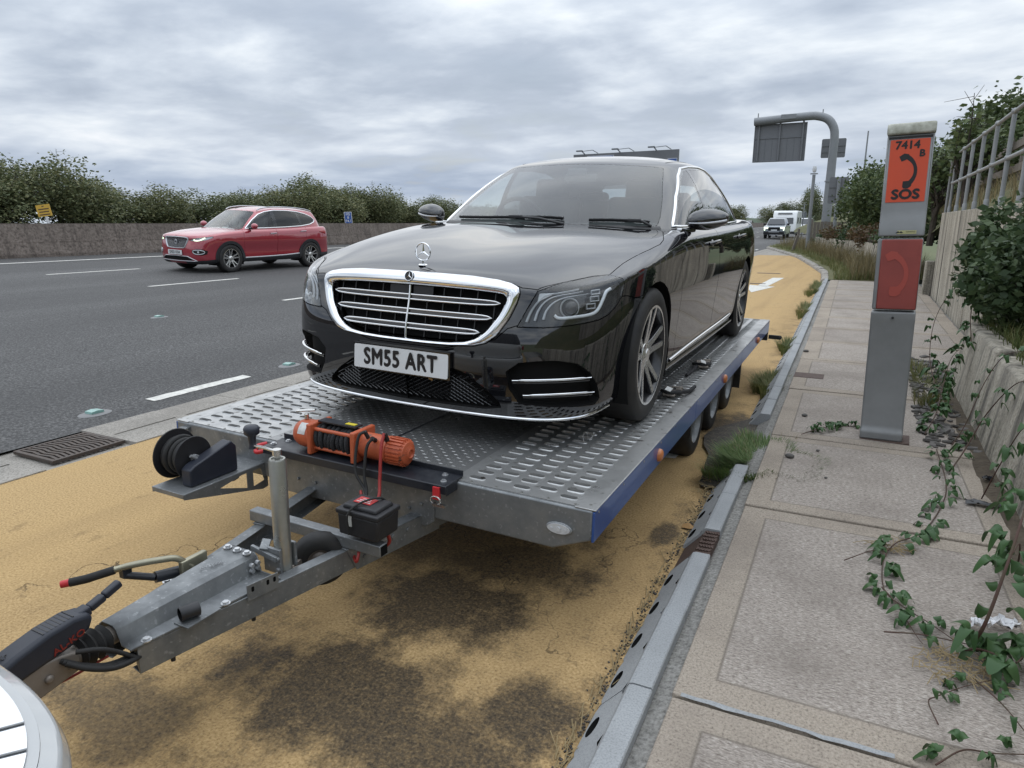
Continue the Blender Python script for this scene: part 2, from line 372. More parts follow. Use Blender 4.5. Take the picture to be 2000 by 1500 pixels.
def mat_concrete(name, c0, c1, streak=0.0, dark=(0.06, 0.055, 0.05), brush=None, fine_s=60, bump=0.5, moss=0.0, big_s=1.7):
    m, nt, b = _bsdf(name); co = objco(nt); M[name] = m
    geo = nt.nodes.new('ShaderNodeNewGeometry').outputs['Position']
    fine = nnode(nt, co if brush is None else mapn(nt, co, brush), fine_s, 4, 0.7); big = nnode(nt, geo, big_s, 6, 0.62)
    c = ramp(nt, fine, [(0.33, tuple(x * (0.72 if 'kerb' in name else 0.45) for x in c0)), (0.5, c0), (0.68, c1)])
    c = mixc(nt, mrange(nt, big, 0.42, 0.7, 0, 0.35 if 'kerb' in name else 0.55), c, tuple(x * 0.5 for x in c0))
    if streak:
        st = nnode(nt, mapn(nt, geo, (7, 7, 0.35)), 1.0, 5, 0.6)
        c = mixc(nt, mrange(nt, st, 0.47, 0.66, 0, streak), c, dark)
        st2 = nnode(nt, mapn(nt, geo, (3, 3, 0.2), (4, 2, 9)), 1.0, 5, 0.6)
        c = mixc(nt, mrange(nt, st2, 0.52, 0.7, 0, streak * 0.5), c, tuple(min(1, x * 1.35) for x in c1))
    if moss:
        ms = nnode(nt, geo, 9, 5, 0.7); c = mixc(nt, mrange(nt, ms, 0.56, 0.7, 0, moss), c, (0.05, 0.055, 0.02))
    nt.links.new(c, b.inputs['Base Color']); b.inputs['Roughness'].default_value = 0.9; b.inputs['Specular IOR Level'].default_value = 0.25
    bumpn(nt, b, fine, bump, 0.004)
    return m
mat_concrete('gutter_concrete', (0.33, 0.305, 0.27), (0.43, 0.40, 0.355), fine_s=90)
mat_concrete('kerb_concrete', (0.33, 0.34, 0.345), (0.37, 0.38, 0.385), fine_s=160, bump=0.12, big_s=3)
mat_concrete('wall_concrete', (0.40, 0.365, 0.30), (0.50, 0.46, 0.385), streak=0.85, fine_s=45, moss=0.4)
mat_concrete('barrier_concrete', (0.175, 0.145, 0.125), (0.25, 0.215, 0.185), streak=0.45, dark=(0.05, 0.042, 0.036), fine_s=14, big_s=0.6)
mat_concrete('mortar', (0.25, 0.24, 0.22), (0.36, 0.35, 0.325), fine_s=70, bump=0.8)

def mat_slab():
    """brushed paving concrete with a smooth trowelled margin round every slab"""
    m, nt, b = _bsdf('slab_concrete'); M['slab'] = m; tc = nt.nodes.new('ShaderNodeTexCoord'); co = tc.outputs['Object']
    geo = nt.nodes.new('ShaderNodeNewGeometry').outputs['Position']
    sx = nt.nodes.new('ShaderNodeSeparateXYZ'); nt.links.new(co, sx.inputs[0])
    ax = mth(nt, 'SUBTRACT', 0.585, mth(nt, 'ABSOLUTE', sx.outputs[0], 0)); ay = mth(nt, 'SUBTRACT', 0.742, mth(nt, 'ABSOLUTE', sx.outputs[1], 0))
    ed = mth(nt, 'MINIMUM', ax, mth(nt, 'MULTIPLY', ay, 1.0))
    inner = mrange(nt, ed, 0.115, 0.122)
    brush = nnode(nt, mapn(nt, geo, (55, 165, 60)), 1.0, 4, 0.75); fine = nnode(nt, geo, 120, 4, 0.7); big = nnode(nt, geo, 2.2, 6, 0.65)
    cin = ramp(nt, brush, [(0.30, (0.09, 0.075, 0.063)), (0.42, (0.25, 0.215, 0.185)), (0.54, (0.40, 0.355, 0.31)), (0.68, (0.60, 0.55, 0.49))])
    cout = ramp(nt, fine, [(0.30, (0.14, 0.115, 0.09)), (0.45, (0.335, 0.285, 0.23)), (0.7, (0.48, 0.42, 0.345))])
    c = mixc(nt, inner, cout, cin)
    c = mixc(nt, mrange(nt, big, 0.45, 0.72, 0, 0.55), c, (0.16, 0.135, 0.115)); pit = nnode(nt, geo, 340, 2, 0.6); c = mixc(nt, mrange(nt, pit, 0.62, 0.70, 0, 0.7), c, (0.06, 0.05, 0.045))
    line = mth(nt, 'MULTIPLY', mrange(nt, ed, 0.108, 0.115), mrange(nt, ed, 0.122, 0.115))
    c = mixc(nt, mth(nt, 'MULTIPLY', line, 0.6), c, (0.08, 0.07, 0.06))
    oi = nt.nodes.new('ShaderNodeObjectInfo'); c = mixc(nt, mrange(nt, oi.outputs['Random'], 0, 1, 0, 0.25), c, (0.20, 0.17, 0.15))
    nt.links.new(c, b.inputs['Base Color']); b.inputs['Roughness'].default_value = 0.92; b.inputs['Specular IOR Level'].default_value = 0.2
    h = mixc(nt, inner, fine, brush); bumpn(nt, b, mth(nt, 'ADD', h, mth(nt, 'MULTIPLY', line, -0.8)), 0.5, 0.005)
mat_slab()
mat('white_paint', (0.72, 0.70, 0.64), 0.75, var=0.55, vscale=22, col2=(0.30, 0.29, 0.27), bump=0.3, bscale=90)
mat('galv', (0.245, 0.255, 0.26), 0.52, metal=0.6, var=0.8, vscale=14, col2=(0.15, 0.158, 0.163), rvar=0.10, bump=0.05, bscale=40, speck=((0.31, 0.32, 0.325), 60, 0.62))
mat('galv_dull', (0.30, 0.31, 0.315), 0.62, metal=0.35, var=0.6, vscale=5, col2=(0.21, 0.215, 0.22))
mat('soil', (0.06, 0.045, 0.03), 0.95, var=0.8, vscale=12, col2=(0.12, 0.095, 0.065), bump=1.0, bscale=40)
mat('dark_patch', (0.045, 0.040, 0.036), 0.95, var=0.8, vscale=18, col2=(0.10, 0.085, 0.065), bump=1.0, bscale=60, speck=((0.17, 0.14, 0.10), 60, 0.62))
mat('turf', (0.075, 0.085, 0.028), 0.95, var=0.9, vscale=3, col2=(0.13, 0.115, 0.05), bump=1.0, bscale=25)
mat('field', (0.07, 0.10, 0.035), 0.95, var=0.9, vscale=0.02, col2=(0.13, 0.13, 0.06))
mat('far_hill', (0.060, 0.085, 0.050), 1.0, var=0.7, vscale=0.01, col2=(0.040, 0.060, 0.036))
mat('cast_iron', (0.085, 0.072, 0.064), 0.62, metal=0.4, var=0.6, vscale=30, col2=(0.10, 0.065, 0.045), bump=0.3, bscale=120)
mat('rusty_iron', (0.075, 0.045, 0.035), 0.75, metal=0.2, var=0.7, vscale=25, col2=(0.12, 0.085, 0.07))
mat('black_void', (0.006, 0.006, 0.006), 0.95, spec=0.1)
mat('old_timber', (0.20, 0.175, 0.15), 0.9, var=0.8, vscale=6, col2=(0.09, 0.075, 0.06), stretch=(4, 4, .5), bump=0.5, bscale=30)
mat('stone_grey', (0.14, 0.13, 0.12), 0.9, var=0.7, vscale=9, col2=(0.07, 0.065, 0.06), bump=0.6, bscale=40)

# ================================================================== the setting
SLOPE = 0.035
def road_z(x): return SLOPE * max(0.0, -5.2 - max(x, -21.6)) - (0.03 * max(0, -22.0 - x))
def kerb_back(y):
    if y <= 19.5: return -0.438 - 0.0148 * (y - 1.5)
    P = [(19.5, -0.70), (23.45, -0.86), (28.1, -1.54), (34.1, -2.48), (40.3, -3.9), (46.5, -5.35)]
    return float(np.interp(y, [p[0] for p in P], [p[1] for p in P]))

# far ground
g = MB().grid(lambda u, v: Vector((-3000 + 6000 * u, -600 + 5000 * v, -1.2)), 30, 30); struct(g.build('ground', 'field'))
hm = MB()
def hill(u, v):
    x = -1500 + 2200 * u; y = 1500 + 500 * v
    return Vector((x, y, -2 + (24 + 22 * math.sin(u * 9.3) + 10 * math.sin(u * 23 + 1) + 5 * math.sin(u * 61)) * math.sin(math.pi * min(1, v * 1.0)) ** 0.8))
hm.grid(hill, 90, 8); struct(hm.build('hills', 'far_hill', smooth=60))
# carriageway
r = MB()
xs = [-21.6, -20, -16.5, -13, -9.4, -7, -5.17]; ys = [-40] + list(np.linspace(-10, 60, 36)) + [90, 150, 250, 420]
r.add([(x, y, road_z(x)) for y in ys for x in xs], [(j * 7 + i, j * 7 + i + 1, (j + 1) * 7 + i + 1, (j + 1) * 7 + i) for j in range(len(ys) - 1) for i in range(6)])
struct(r.build('motorway_road', 'asphalt'))
r = MB(); xs2 = [-46, -22.4]
r.add([(x, y, 0.45 if x < -30 else 0.56) for y in ys for x in xs2], [(j * 2, j * 2 + 1, j * 2 + 3, j * 2 + 2) for j in range(len(ys) - 1)])
struct(r.build('far_carriageway_road', 'asphalt'))
v = MB().grid(lambda u, w: Vector((-46 - 14 * u, -40 + 460 * w, 0.4 + 0.5 * math.sin(u * 3))), 6, 40); struct(v.build('verge', 'turf'))
# painted lines
def dash(x, y0, y1, w, name='lane_dash', parent=None):
    b = MB(); n = max(4, int((y1 - y0) / 0.07)); L_, R_ = [], []
    for k in range(n + 1):
        y = y0 + (y1 - y0) * k / n
        L_.append((x - w / 2 + random.uniform(-.009, .009), y, road_z(x - w / 2) + .005)); R_.append((x + w / 2 + random.uniform(-.009, .009), y, road_z(x + w / 2) + .005))
    b.add(L_ + R_, [(k, n + 1 + k, n + 2 + k, k + 1) for k in range(n)])
    return b.build(name, 'white_paint', parent)
lines = struct(bpy.data.objects.new('lane_markings', None)); COL.objects.link(lines)
for k in range(-1, 18): dash(-5.52, 1.38 + 2.4 * k, 2.48 + 2.4 * k, 0.125, parent=lines)
for x, o in ((-9.46, 0.35), (-13.0, 0.2), (-16.52, 0.2)):
    for k in range(-1, 16): dash(x, o + 9 * k, o + 9 * k + 2.3, 0.11, parent=lines)
dash(-19.85, -30, 300, 0.16, 'edge_line', lines)
# arrow and slots painted on the lay-by
b = MB(); z = 0.005
b.add([(-2.22, 21.1, z), (-1.92, 21.2, z), (-2.02, 18.1, z), (-2.27, 18.25, z)], [(0, 1, 2, 3)]); b.add([(-2.62, 18.45, z), (-1.84, 18.12, z), (-2.16, 16.4, z)], [(0, 1, 2)])
b.build('arrow_marking', 'white_paint', lines)
MB().add([(-1.22, 4.33, z), (-.98, 4.38, z), (-.97, 4.5, z), (-1.21, 4.45, z)], [(0, 1, 2, 3)]).build('bay_mark', 'white_paint', lines)
# lay-by sheet
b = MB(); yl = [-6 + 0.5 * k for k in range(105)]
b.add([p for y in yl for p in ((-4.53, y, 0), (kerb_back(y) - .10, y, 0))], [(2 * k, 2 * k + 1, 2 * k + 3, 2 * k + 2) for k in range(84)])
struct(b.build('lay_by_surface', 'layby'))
b = MB()
b.add([p for y in yl for p in ((-4.53, y, 0), (max(-4.53, kerb_back(y) - .10), y, 0))], [(2 * k, 2 * k + 1, 2 * k + 3, 2 * k + 2) for k in range(84, 104)])
struct(b.build('concrete_pavement', 'gutter_concrete'))
for sx_, sy_, w in ((-2.54, 22.95, .68), (-2.41, 18.87, .52)):
    MB().box((sx_, sy_, .006), (w, .16, .006)).build('detector_slot', 'cast_iron', lines)

# slot drain between the lane and the lay-by: one block per unit
drain = tag(thing('slot_drain', 'grey concrete slot drain channel between motorway lane and orange lay-by', 'drain', (-4.85, -2, 0)))
b = MB(); Lb = 0.62
def strip(b, x0, x1, y0, y1, z0=-.12, z1=.006): b.box(((x0 + x1) / 2, (y0 + y1) / 2, (z0 + z1) / 2), (x1 - x0, y1 - y0, z1 - z0))
strip(b, -.335, -.012, 0, Lb - .004); strip(b, .012, .32, 0, Lb - .004); strip(b, -.012, .012, 0, .05); strip(b, -.012, .012, Lb - .054, Lb - .004); strip(b, -.012, .012, .05, Lb - .054, -.12, -.07)
bo = b.build('drain_block', 'gutter_concrete', drain); bo.location = (0, 0, 0)
first = True
for k in range(88):
    y = k * Lb
    if 4.30 < y + 0.3 < 4.98 + .0: continue
    o = bo if first else bo.copy()
    if not first: COL.objects.link(o)
    first = False; o.location = (random.uniform(-.003, .003), y, random.uniform(-.002, .002))
# cast-iron grating in the channel
gr = thing('drain_grating', 'rectangular cast iron drain grating set in the concrete channel', 'grating', (-4.86, 2.69, .004)); gr.scale = (.72, .80, 1)
b = MB(); b.box((-.30, 0, .0), (.035, .64, .024)); b.box((.30, 0, 0), (.035, .64, .024)); b.box((0, -.30, 0), (.565, .035, .0235)); b.box((0, .30, 0), (.565, .035, .0235))
b.build('frame', 'cast_iron', gr, bevel=.003)
MB().box((0, 0, -.06), (.6, .6, .02)).build('sump', 'black_void', gr)
for k in range(13):
    t = -.26 + .52 * k / 12
    b = MB()
    pts = [(-.28, t - .0), (-.14, t + .02), (0, t), (.14, t + .02), (.28, t)]
    for (x0, y0), (x1, y1) in zip(pts[:-1], pts[1:]): b.bar((x0, y0, -.002), (x1, y1, -.002), .024, .022)
    b.build('grate_bar', 'cast_iron', gr)
for s in (-.1, .1): MB().bar((s, -.28, -.008), (s, .28, -.008), .02, .018).build('cross_bar', 'cast_iron', gr)
# gap fill where the grating interrupts the channel
b = MB(); strip(b, -.335, .32, 4.34, 4.345); 
MB().box((-4.857, 2.68, -.045), (.655, .80, .05)).build('grating_bed', 'gutter_concrete', drain).location = (4.85, 2, 0)

# road studs
mat('stud_metal', (0.20, 0.20, 0.20), 0.5, metal=0.6); mat('stud_green', (0.20, 0.36, 0.32), 0.25, var=0.3, vscale=60, col2=(0.4, 0.55, 0.5))
def stud(x, y, i, label):
    t = thing('road_stud', label, 'road stud', (x, y, road_z(x)), 0, 'reflective studs beside the lane dashes')
    MB().lathe([(0.001, .012), (.075, .011), (.095, .004), (.10, .0)], n=20).build('base', 'stud_metal', t, smooth=60).scale = (1, 1.35, 1)
    b = MB()
    prof = [(-.055, .010), (-.05, .028), (.0, .034), (.05, .028), (.055, .010)]
    b.add([(s * .045, y_, z_) for s in (-1, 1) for y_, z_ in prof], [(k, k + 1, k + 6, k + 5) for k in range(4)] + [(0, 1, 2, 3, 4), (9, 8, 7, 6, 5)])
    b.build('lens', 'stud_green', t)
stud(-5.53, 3.29, 0, 'green road stud nearest the iron grating, left of the trailer')
stud(-5.53, 5.48, 1, 'green road stud beside the black car bumper, further up the lane edge')
stud(-9.44, 6.79, 2, 'road stud out on the first lane line')

# ---------------------------------------------------------------- kerb of combined drainage blocks
kerb = thing('drainage_kerb', 'grey combined drainage kerb with gully holes along the footpath', 'kerb', (0, 0, 0))
KH, KF, KT = 0.125, -0.175, -0.075    # height, foot and top-front offset from the back edge
b = MB(); LB = 0.494
xk = lambda h: KF + (KT - .012 - KF) * h / .10
ny = 12
def ell(cy): return [(cy + .046 * math.cos(a), .026 + .019 * math.sin(a)) for a in [2 * math.pi * (k + .5) / 24 for k in range(24)]]
def rectpts(y0, y1, h0, h1):
    o = []
    for a in [2 * math.pi * (k + .5) / 24 for k in range(24)]:
        c, s = math.cos(a), math.sin(a); m_ = max(abs(c), abs(s)); o.append((y0 + (y1 - y0) * (c / m_ + 1) / 2, h0 + (h1 - h0) * (s / m_ + 1) / 2))
    return o
for y0 in (0, LB / 2):
    O = [(xk(h), y, h) for y, h in rectpts(y0, y0 + LB / 2, 0.0, .10)]; I = [(xk(h), y, h) for y, h in ell(y0 + LB / 4)]
    b.hole_cell(O, I, .030, (-1, 0, .12)); b.mi[-24:] = [1] * 24; b.cm = 1; b.add([(p[0] + .029, p[1], p[2] - .0035) for p in I], [tuple(range(24))]); b.cm = 0
prof = [(xk(.10), .10), (KT, KH - .004), (KT + .012, KH), (-.004, KH), (0, KH - .005), (0, -.05)]
for (x0, z0), (x1, z1) in zip(prof[:-1], prof[1:]): b.add([(x0, 0, z0), (x0, LB, z0), (x1, LB, z1), (x1, 0, z1)], [(0, 1, 2, 3)])
endp = [(KF, 0), *prof]
for y in (0, LB): b.add([(x, y, z) for x, z in endp], [tuple(range(len(endp)))])
kb = b.build('kerb_block', None, None, smooth=50, mats=['kerb_concrete', 'black_void'])
def place_block(mesh_o, name, y, first):
    o = mesh_o if first else mesh_o.copy()
    if not first: COL.objects.link(o)
    o.parent = kerb; x0 = kerb_back(y); x1 = kerb_back(y + .5)
    o.location = (x0, y, random.uniform(-.003, .003)); o.rotation_euler = (0, random.uniform(-.01, .01), -math.atan((x1 - x0) / .5) if False else math.atan2(-(x1 - x0), .5))
first = True
for k in range(-4, 40):
    y = -0.14 + 0.5 * k
    if 3 < y < 5: y -= .25
    if 2.75 < y < 2.9 or 3.7 < y < 5.1: continue
    if 2.3 < y < 2.75: pass
    place_block(kb, 'kerb_block', y, first); first = False
# the rusty iron inspection unit let into the kerb
b = MB(); y0, y1 = 0, .25
pr = [(KF + .01, 0), (xk(.10) + .006, .095), (KT + .004, KH - .01), (-.006, KH - .006), (-.006, -.03)]
for (xa, za), (xb, zb) in zip(pr[:-1], pr[1:]): b.add([(xa, y0, za), (xa, y1, za), (xb, y1, zb), (xb, y0, zb)], [(0, 1, 2, 3)])
for r_ in range(5):
    for c_ in range(6): b.box((-.063 + r_ * .0125 + (c_ % 2) * .005, .03 + c_ * .038, KH - .004), (.008, .022, .006), rot=(0, 0, .6 if c_ % 2 else -.6))
io = b.build('inspection_cover', 'rusty_iron', kerb); io.location = (kerb_back(2.86), 2.86, 0)
b = MB(); 
for s_ in range(2): b.box((-.09, .12 + .24 * s_, .06), (.16, .23, .10))
# rounded edging stones along the taper beyond the footpath
es = None
ypts = []; y = 20.0
while y < 46: ypts.append(y); y += 0.92
for i, y in enumerate(ypts[:-1]):
    xa, xb = kerb_back(y), kerb_back(y + .92); L_ = math.hypot(xb - xa, .92)
    if es is None:
        pf = [(-.19, -.02), (-.185, .06), (-.15, .105), (-.05, .12), (0, .11), (0, -.02)]; b = MB(); n = len(pf)
        b.add([(x, yy, z) for yy in (.01, .88) for x, z in pf], [tuple(range(n)), tuple(range(2 * n - 1, n - 1, -1))] + [(k, k + 1, n + k + 1, n + k) for k in range(n - 1)])
        es = b.build('edging_stone', 'gutter_concrete', None, bevel=.02); o = es
    else: o = es.copy(); COL.objects.link(o)
    o.parent = kerb; o.location = (xa, y, random.uniform(-.012, .012)); o.rotation_euler = (random.uniform(-.015, .015), 0, math.atan2(-(xb - xa), .92) + random.uniform(-.02, .02))

# ---------------------------------------------------------------- footpath slabs
path = bpy.data.objects.new('footpath', None); COL.objects.link(path); struct(path)
sl = None
joints = [-2.62, -1.12, 0.38, 1.88, 3.52, 4.87, 6.37, 7.87, 9.2, 10.4, 11.7, 13.0, 14.2, 15.3, 16.7, 18.1, 19.5]
for a_, c_ in zip(joints[:-1], joints[1:]):
    ln = c_ - a_; x0 = kerb_back((a_ + c_) / 2) + .058; x1 = 0.775 if c_ < 8 else 1.30
    if sl is None:
        sl = MB().box((0, 0, -.05), (1.17, 1.484, .1)).build('slab', 'slab', path, bevel=.006); o = sl
    else: o = sl.copy(); COL.objects.link(o)
    o.parent = path; o.scale = ((x1 - x0) / 1.17, (ln - .016) / 1.484, 1); o.location = ((x0 + x1) / 2, (a_ + c_) / 2, .118 + random.uniform(-.003, .003)); o.rotation_euler = (random.uniform(-.002, .002), random.uniform(-.002, .002), 0.012)
b = MB(); yy = [-6 + .25 * k for k in range(103)]
b.add([p for y in yy for p in ((kerb_back(y) - .08, y, .035), (kerb_back(y) + .003, y, .09 + random.uniform(-.006, .006)), (kerb_back(y) + .07, y, .100 + random.uniform(-.006, .006)), (1.55, y, .085))],
      [(4 * k + i, 4 * k + i + 1, 4 * k + i + 5, 4 * k + i + 4) for k in range(102) for i in range(3)])
struct(b.build('path_bed', 'mortar'))
b = MB()    # soil strip along the foot of the wall
b.add([p for k in range(80) for p in ((.74 + random.uniform(-.05, .03), -3 + .25 * k, .112), (.80, -3 + .25 * k, .125 + random.uniform(0, .02)), (.93, -3 + .25 * k, .13))], [(3 * k + i, 3 * k + i + 1, 3 * k + i + 4, 3 * k + i + 3) for k in range(42) for i in range(2)])
struct(b.build('soil_strip', 'soil'))
b = MB()    # asphalt patch where kerb units are missing
n = 26; b.add([(-.62 + (.23 + .06 * math.sin(3 * a) + random.uniform(-.02, .02)) * math.cos(a), 4.72 + (.85 + .05 * math.sin(5 * a)) * math.sin(a), .02) for a in [2 * math.pi * k / n for k in range(n)]] + [(-.58, 4.72, .055)], [(k, (k + 1) % n, n) for k in range(n)])
struct(b.build('asphalt_patch', 'dark_patch', smooth=60))
# joint sealant strip in the near joint
b = MB(); pts = [(-.36 + .045 * k, 1.885 + .012 * (-.36 + .045 * k) + random.uniform(-.004, .004)) for k in range(14)]
b.add([p for x, y in pts for p in ((x, y - random.uniform(.006, .012), .121), (x, y + random.uniform(.006, .012), .121))], [(2 * k, 2 * k + 2, 2 * k + 3, 2 * k + 1) for k in range(13)])
b.build('joint_sealant', 'kerb_concrete', path)
# small iron cover in the path
MB().box((-.33, 6.98, .122), (.26, .22, .006)).build('stopcock_cover', 'rusty_iron', path)

# ---------------------------------------------------------------- walls, bank
lw = thing('low_retaining_wall', 'low leaning weathered concrete retaining wall beside the phone post', 'wall', (.82, -2, .11))
Lw = 1.52
for k in range(6):
    y0 = k * Lw; b = MB(); top = .56 + (.03 if k % 2 else 0)
    pf = [(0, -.05), (.075, top - .02), (.095, top), (.22, top), (.25, -.05)]; n = len(pf)
    b.add([(x, y, z) for y in (y0, y0 + Lw - .012) for x, z in pf], [tuple(range(n)), tuple(range(2 * n - 1, n - 1, -1))] + [(i, i + 1, n + i + 1, n + i) for i in range(n - 1)])
    b.build('wall_panel', 'wall_concrete', lw, bevel=.012)
tw = thing('tall_retaining_wall', 'tall panelled concrete retaining wall below the tubular railing', 'wall', (1.34, 2, .08))
pw = 0.62
for k in range(23):
    y0 = k * pw; b = MB(); dx = random.uniform(-.006, .006)
    b.box((.11 + dx, y0 + pw / 2, .83), (.22, pw - .016, 1.66)); b.box((.05 + dx, y0 + pw - .012, .82), (.06, .05, 1.63))
    b.build('wall_panel', 'wall_concrete', tw, bevel=.008)
ep = MB().box((1.27, 16.45, .42), (.17, .22, .74)).build('concrete_stub_post', 'wall_concrete', None, bevel=.02)
tag(ep, 'short square concrete stub at the far end of the tall wall', 'post')
b = MB()    # planted bank behind the walls
def bank(u, v):
    y = -6 + 66 * v
    if y < 16.4: xa = 1.5 if y > 6.6 else 1.02; za = 1.70 if y > 7.6 else .62 + 1.08 * max(0, (y - 6.4) / 1.2)
    else: t = min(1, (y - 16.4) / 5.0); xa = 1.5 - 0.4 * t; za = 1.70 * (1 - t) + .75 * t
    if y > 21: xa = .45 - .162 * (y - 23.8) + .35; za = .85
    rise = (1.15 if y > 7.6 else 1.15) * min(1, u * 3.2) * (.8 if y > 21 else 1)
    if y < 7.6: rise = 1.1 * min(1, max(0, u * 9 - .35)) + .9 * min(1, max(0, u * 3 - .3))
    return Vector((xa + 22 * u ** 1.5, y, za + rise + 1.6 * u + .05 * math.sin(7 * u + y * 1.7)))
b.grid(bank, 22, 132); struct(b.build('embankment', 'turf', smooth=60))
b = MB()    # grass verge beyond the path end
def vg(u, v):
    y = 19.5 + 32 * v; xa = kerb_back(y) - .02; xb = (1.5 if y < 21 else max(.45 - .162 * (y - 23.8), -5)) + .15
    return Vector((xa + (xb - xa) * u, y, .10 + .10 * u + .02 * math.sin(9 * u + y * 2)))
b.grid(vg, 10, 60); struct(b.build('grass_verge', 'turf', smooth=60))
# leaning panel wall behind that verge
pwall = thing('panel_fence', 'low pale fence of upright concrete boards behind the grass verge', 'fence', (.40, 23.0, .14))
dirv = Vector((-.160, 1, 0)).normalized()
for k in range(56):
    s = .3 * k; o_ = dirv * s; b = MB(); hh = .80 - .002 * k + random.uniform(-.02, .02)
    b.box((0, 0, hh / 2), (.07, .275, hh), rot=(0, .10 + random.uniform(-.03, .03), math.atan2(.160, 1)))
    b.v = [(v_[0] + o_.x, v_[1] + o_.y, v_[2]) for v_ in b.v]
    b.build('fence_board', 'wall_concrete', pwall)

# railing on the tall wall
rail = thing('tubular_railing', 'grey galvanised tubular railing standing on the tall wall', 'railing', (1.42, 4, 1.74))
yp = [11.9, 10.75, 9.6, 8.45, 7.3, 6.15, 5.0, 3.85, 2.7, 1.55, .4]
for y in yp:
    b = MB(); b.cyl((0, y, 0), (0, y, 1.07), .026, n=14); b.lathe([(.034, .0), (.034, .10), (.027, .12)], (0, y, 0), n=14)
    for h in (.55, 1.07): b.sphere((0, y, h), .040, 12, 8)
    b.build('post', 'galv_dull', rail, smooth=60)
for h in (.55, 1.07):
    MB().cyl((0, 12.0, h), (0, -.2, h), .024, n=14).build('rail', 'galv_dull', rail, smooth=60)
MB().tube([(0, 12.0, 1.07), (-.02, 12.3, 1.0), (-.02, 12.35, .5), (-.02, 12.35, 0)], .024, 12).build('end_post', 'galv_dull', rail, smooth=60)

# ---------------------------------------------------------------- central barrier
bar = MB(); pf = [(.35, 0), (.35, .10), (.27, .42), (.27, .45), (.16, .95), (.16, .97), (-.16, .97), (-.16, .95), (-.27, .45), (-.35, .1), (-.35, 0)]; n = len(pf)
ys_ = [-40, 0] + list(range(3, 60, 3)) + [80, 120, 200, 400]
bar.add([(x - 21.75, y, z + .56) for y in ys_ for x, z in pf], [(j * n + i, j * n + i + 1, (j + 1) * n + i + 1, (j + 1) * n + i) for j in range(len(ys_) - 1) for i in range(n - 1)])
tag(bar.build('central_barrier', 'barrier_concrete'), 'long brown stained concrete barrier down the middle of the motorway', 'barrier')
# ================================================================== the car transporter trailer
mat('deck_alu', (0.50, 0.50, 0.49), 0.40, metal=0.75, var=0.7, vscale=6, col2=(0.26, 0.26, 0.255), rvar=0.14, bump=0.06, bscale=50, speck=((0.12, 0.11, 0.10), 16, 0.66))
mat('chequer', (0.34, 0.34, 0.335), 0.40, metal=0.7, var=0.7, vscale=4, col2=(0.18, 0.18, 0.175), rvar=0.15)
mat('blue_panel', (0.022, 0.075, 0.26), 0.30, spec=0.5, coat=0.4, var=0.35, vscale=3, col2=(0.02, 0.05, 0.16), speck=((0.10, 0.11, 0.13), 30, 0.70))
mat('black_steel', (0.012, 0.014, 0.020), 0.42, var=0.5, vscale=14, col2=(0.03, 0.032, 0.036), rvar=0.12)
mat('black_plastic', (0.014, 0.014, 0.016), 0.5, var=0.4, vscale=20, col2=(0.03, 0.03, 0.032))
mat('blue_black_plastic', (0.016, 0.020, 0.032), 0.48, var=0.5, vscale=18, col2=(0.028, 0.03, 0.04))
mat('rubber', (0.013, 0.013, 0.013), 0.75, var=0.5, vscale=25, col2=(0.032, 0.030, 0.028))
mat('tyre_rubber', (0.013, 0.013, 0.0135), 0.68, var=0.6, vscale=12, col2=(0.035, 0.032, 0.028))
mat('winch_orange', (0.50, 0.105, 0.038), 0.5, var=0.6, vscale=10, col2=(0.30, 0.060, 0.025), bump=0.12, bscale=40, speck=((0.10, 0.05, 0.035), 22, 0.68))
mat('rope', (0.022, 0.022, 0.024), 0.85, bump=0.8, bscale=220)
mat('zinc', (0.45, 0.45, 0.42), 0.32, metal=0.85, var=0.5, vscale=12, col2=(0.27, 0.27, 0.24), rvar=0.1)
mat('yellow_zinc', (0.36, 0.34, 0.25), 0.34, metal=0.7, var=0.6, vscale=9, col2=(0.22, 0.21, 0.16), rvar=0.1)
mat('steel_bright', (0.62, 0.62, 0.60), 0.25, metal=0.95)
mat('bare_cast', (0.28, 0.25, 0.22), 0.55, metal=0.5, var=0.5, vscale=20, col2=(0.16, 0.13, 0.11))
mat('red_cable', (0.30, 0.025, 0.02), 0.5); mat('red_plastic', (0.52, 0.03, 0.035), 0.4); mat('amber_lens', (0.52, 0.17, 0.05), 0.3, coat=0.3, var=0.4, vscale=30, col2=(0.35, 0.12, 0.05))
mat('white_sticker', (0.62, 0.62, 0.60), 0.5, var=0.6, vscale=40, col2=(0.35, 0.35, 0.34)); mat('yellow_sticker', (0.62, 0.50, 0.03), 0.5); mat('red_sticker', (0.45, 0.04, 0.04), 0.5)
mat('clear_lens', (0.55, 0.56, 0.57), 0.12, spec=0.7, coat=0.5, var=0.3, vscale=60); mat('tape_white', (0.5, 0.5, 0.47), 0.6)
mat('brand_red', (0.20, 0.022, 0.015), 0.5); mat('bolt_zinc', (0.55, 0.56, 0.57), 0.3, metal=0.8)

TR = thing('car_transporter_trailer', 'galvanised flatbed car trailer with blue side panels carrying the black car', 'trailer', (-1.872, 2.17, 0), R(0.45))
ROLL = R(1.5); TR.rotation_euler = (0, ROLL, R(0.45))      # the lay-by leans towards the kerb
DZ, DW, DL = 0.57, 1.09, 5.5
def bolt(mb, p, r=.008, h=.007, n=6, axis=(0, 0, 1)):
    p = Vector(p); a = Vector(axis); mb.cyl(p, p + a * h, r, n=n); mb.cyl(p, p + a * h * .35, r * 1.5, n=12)

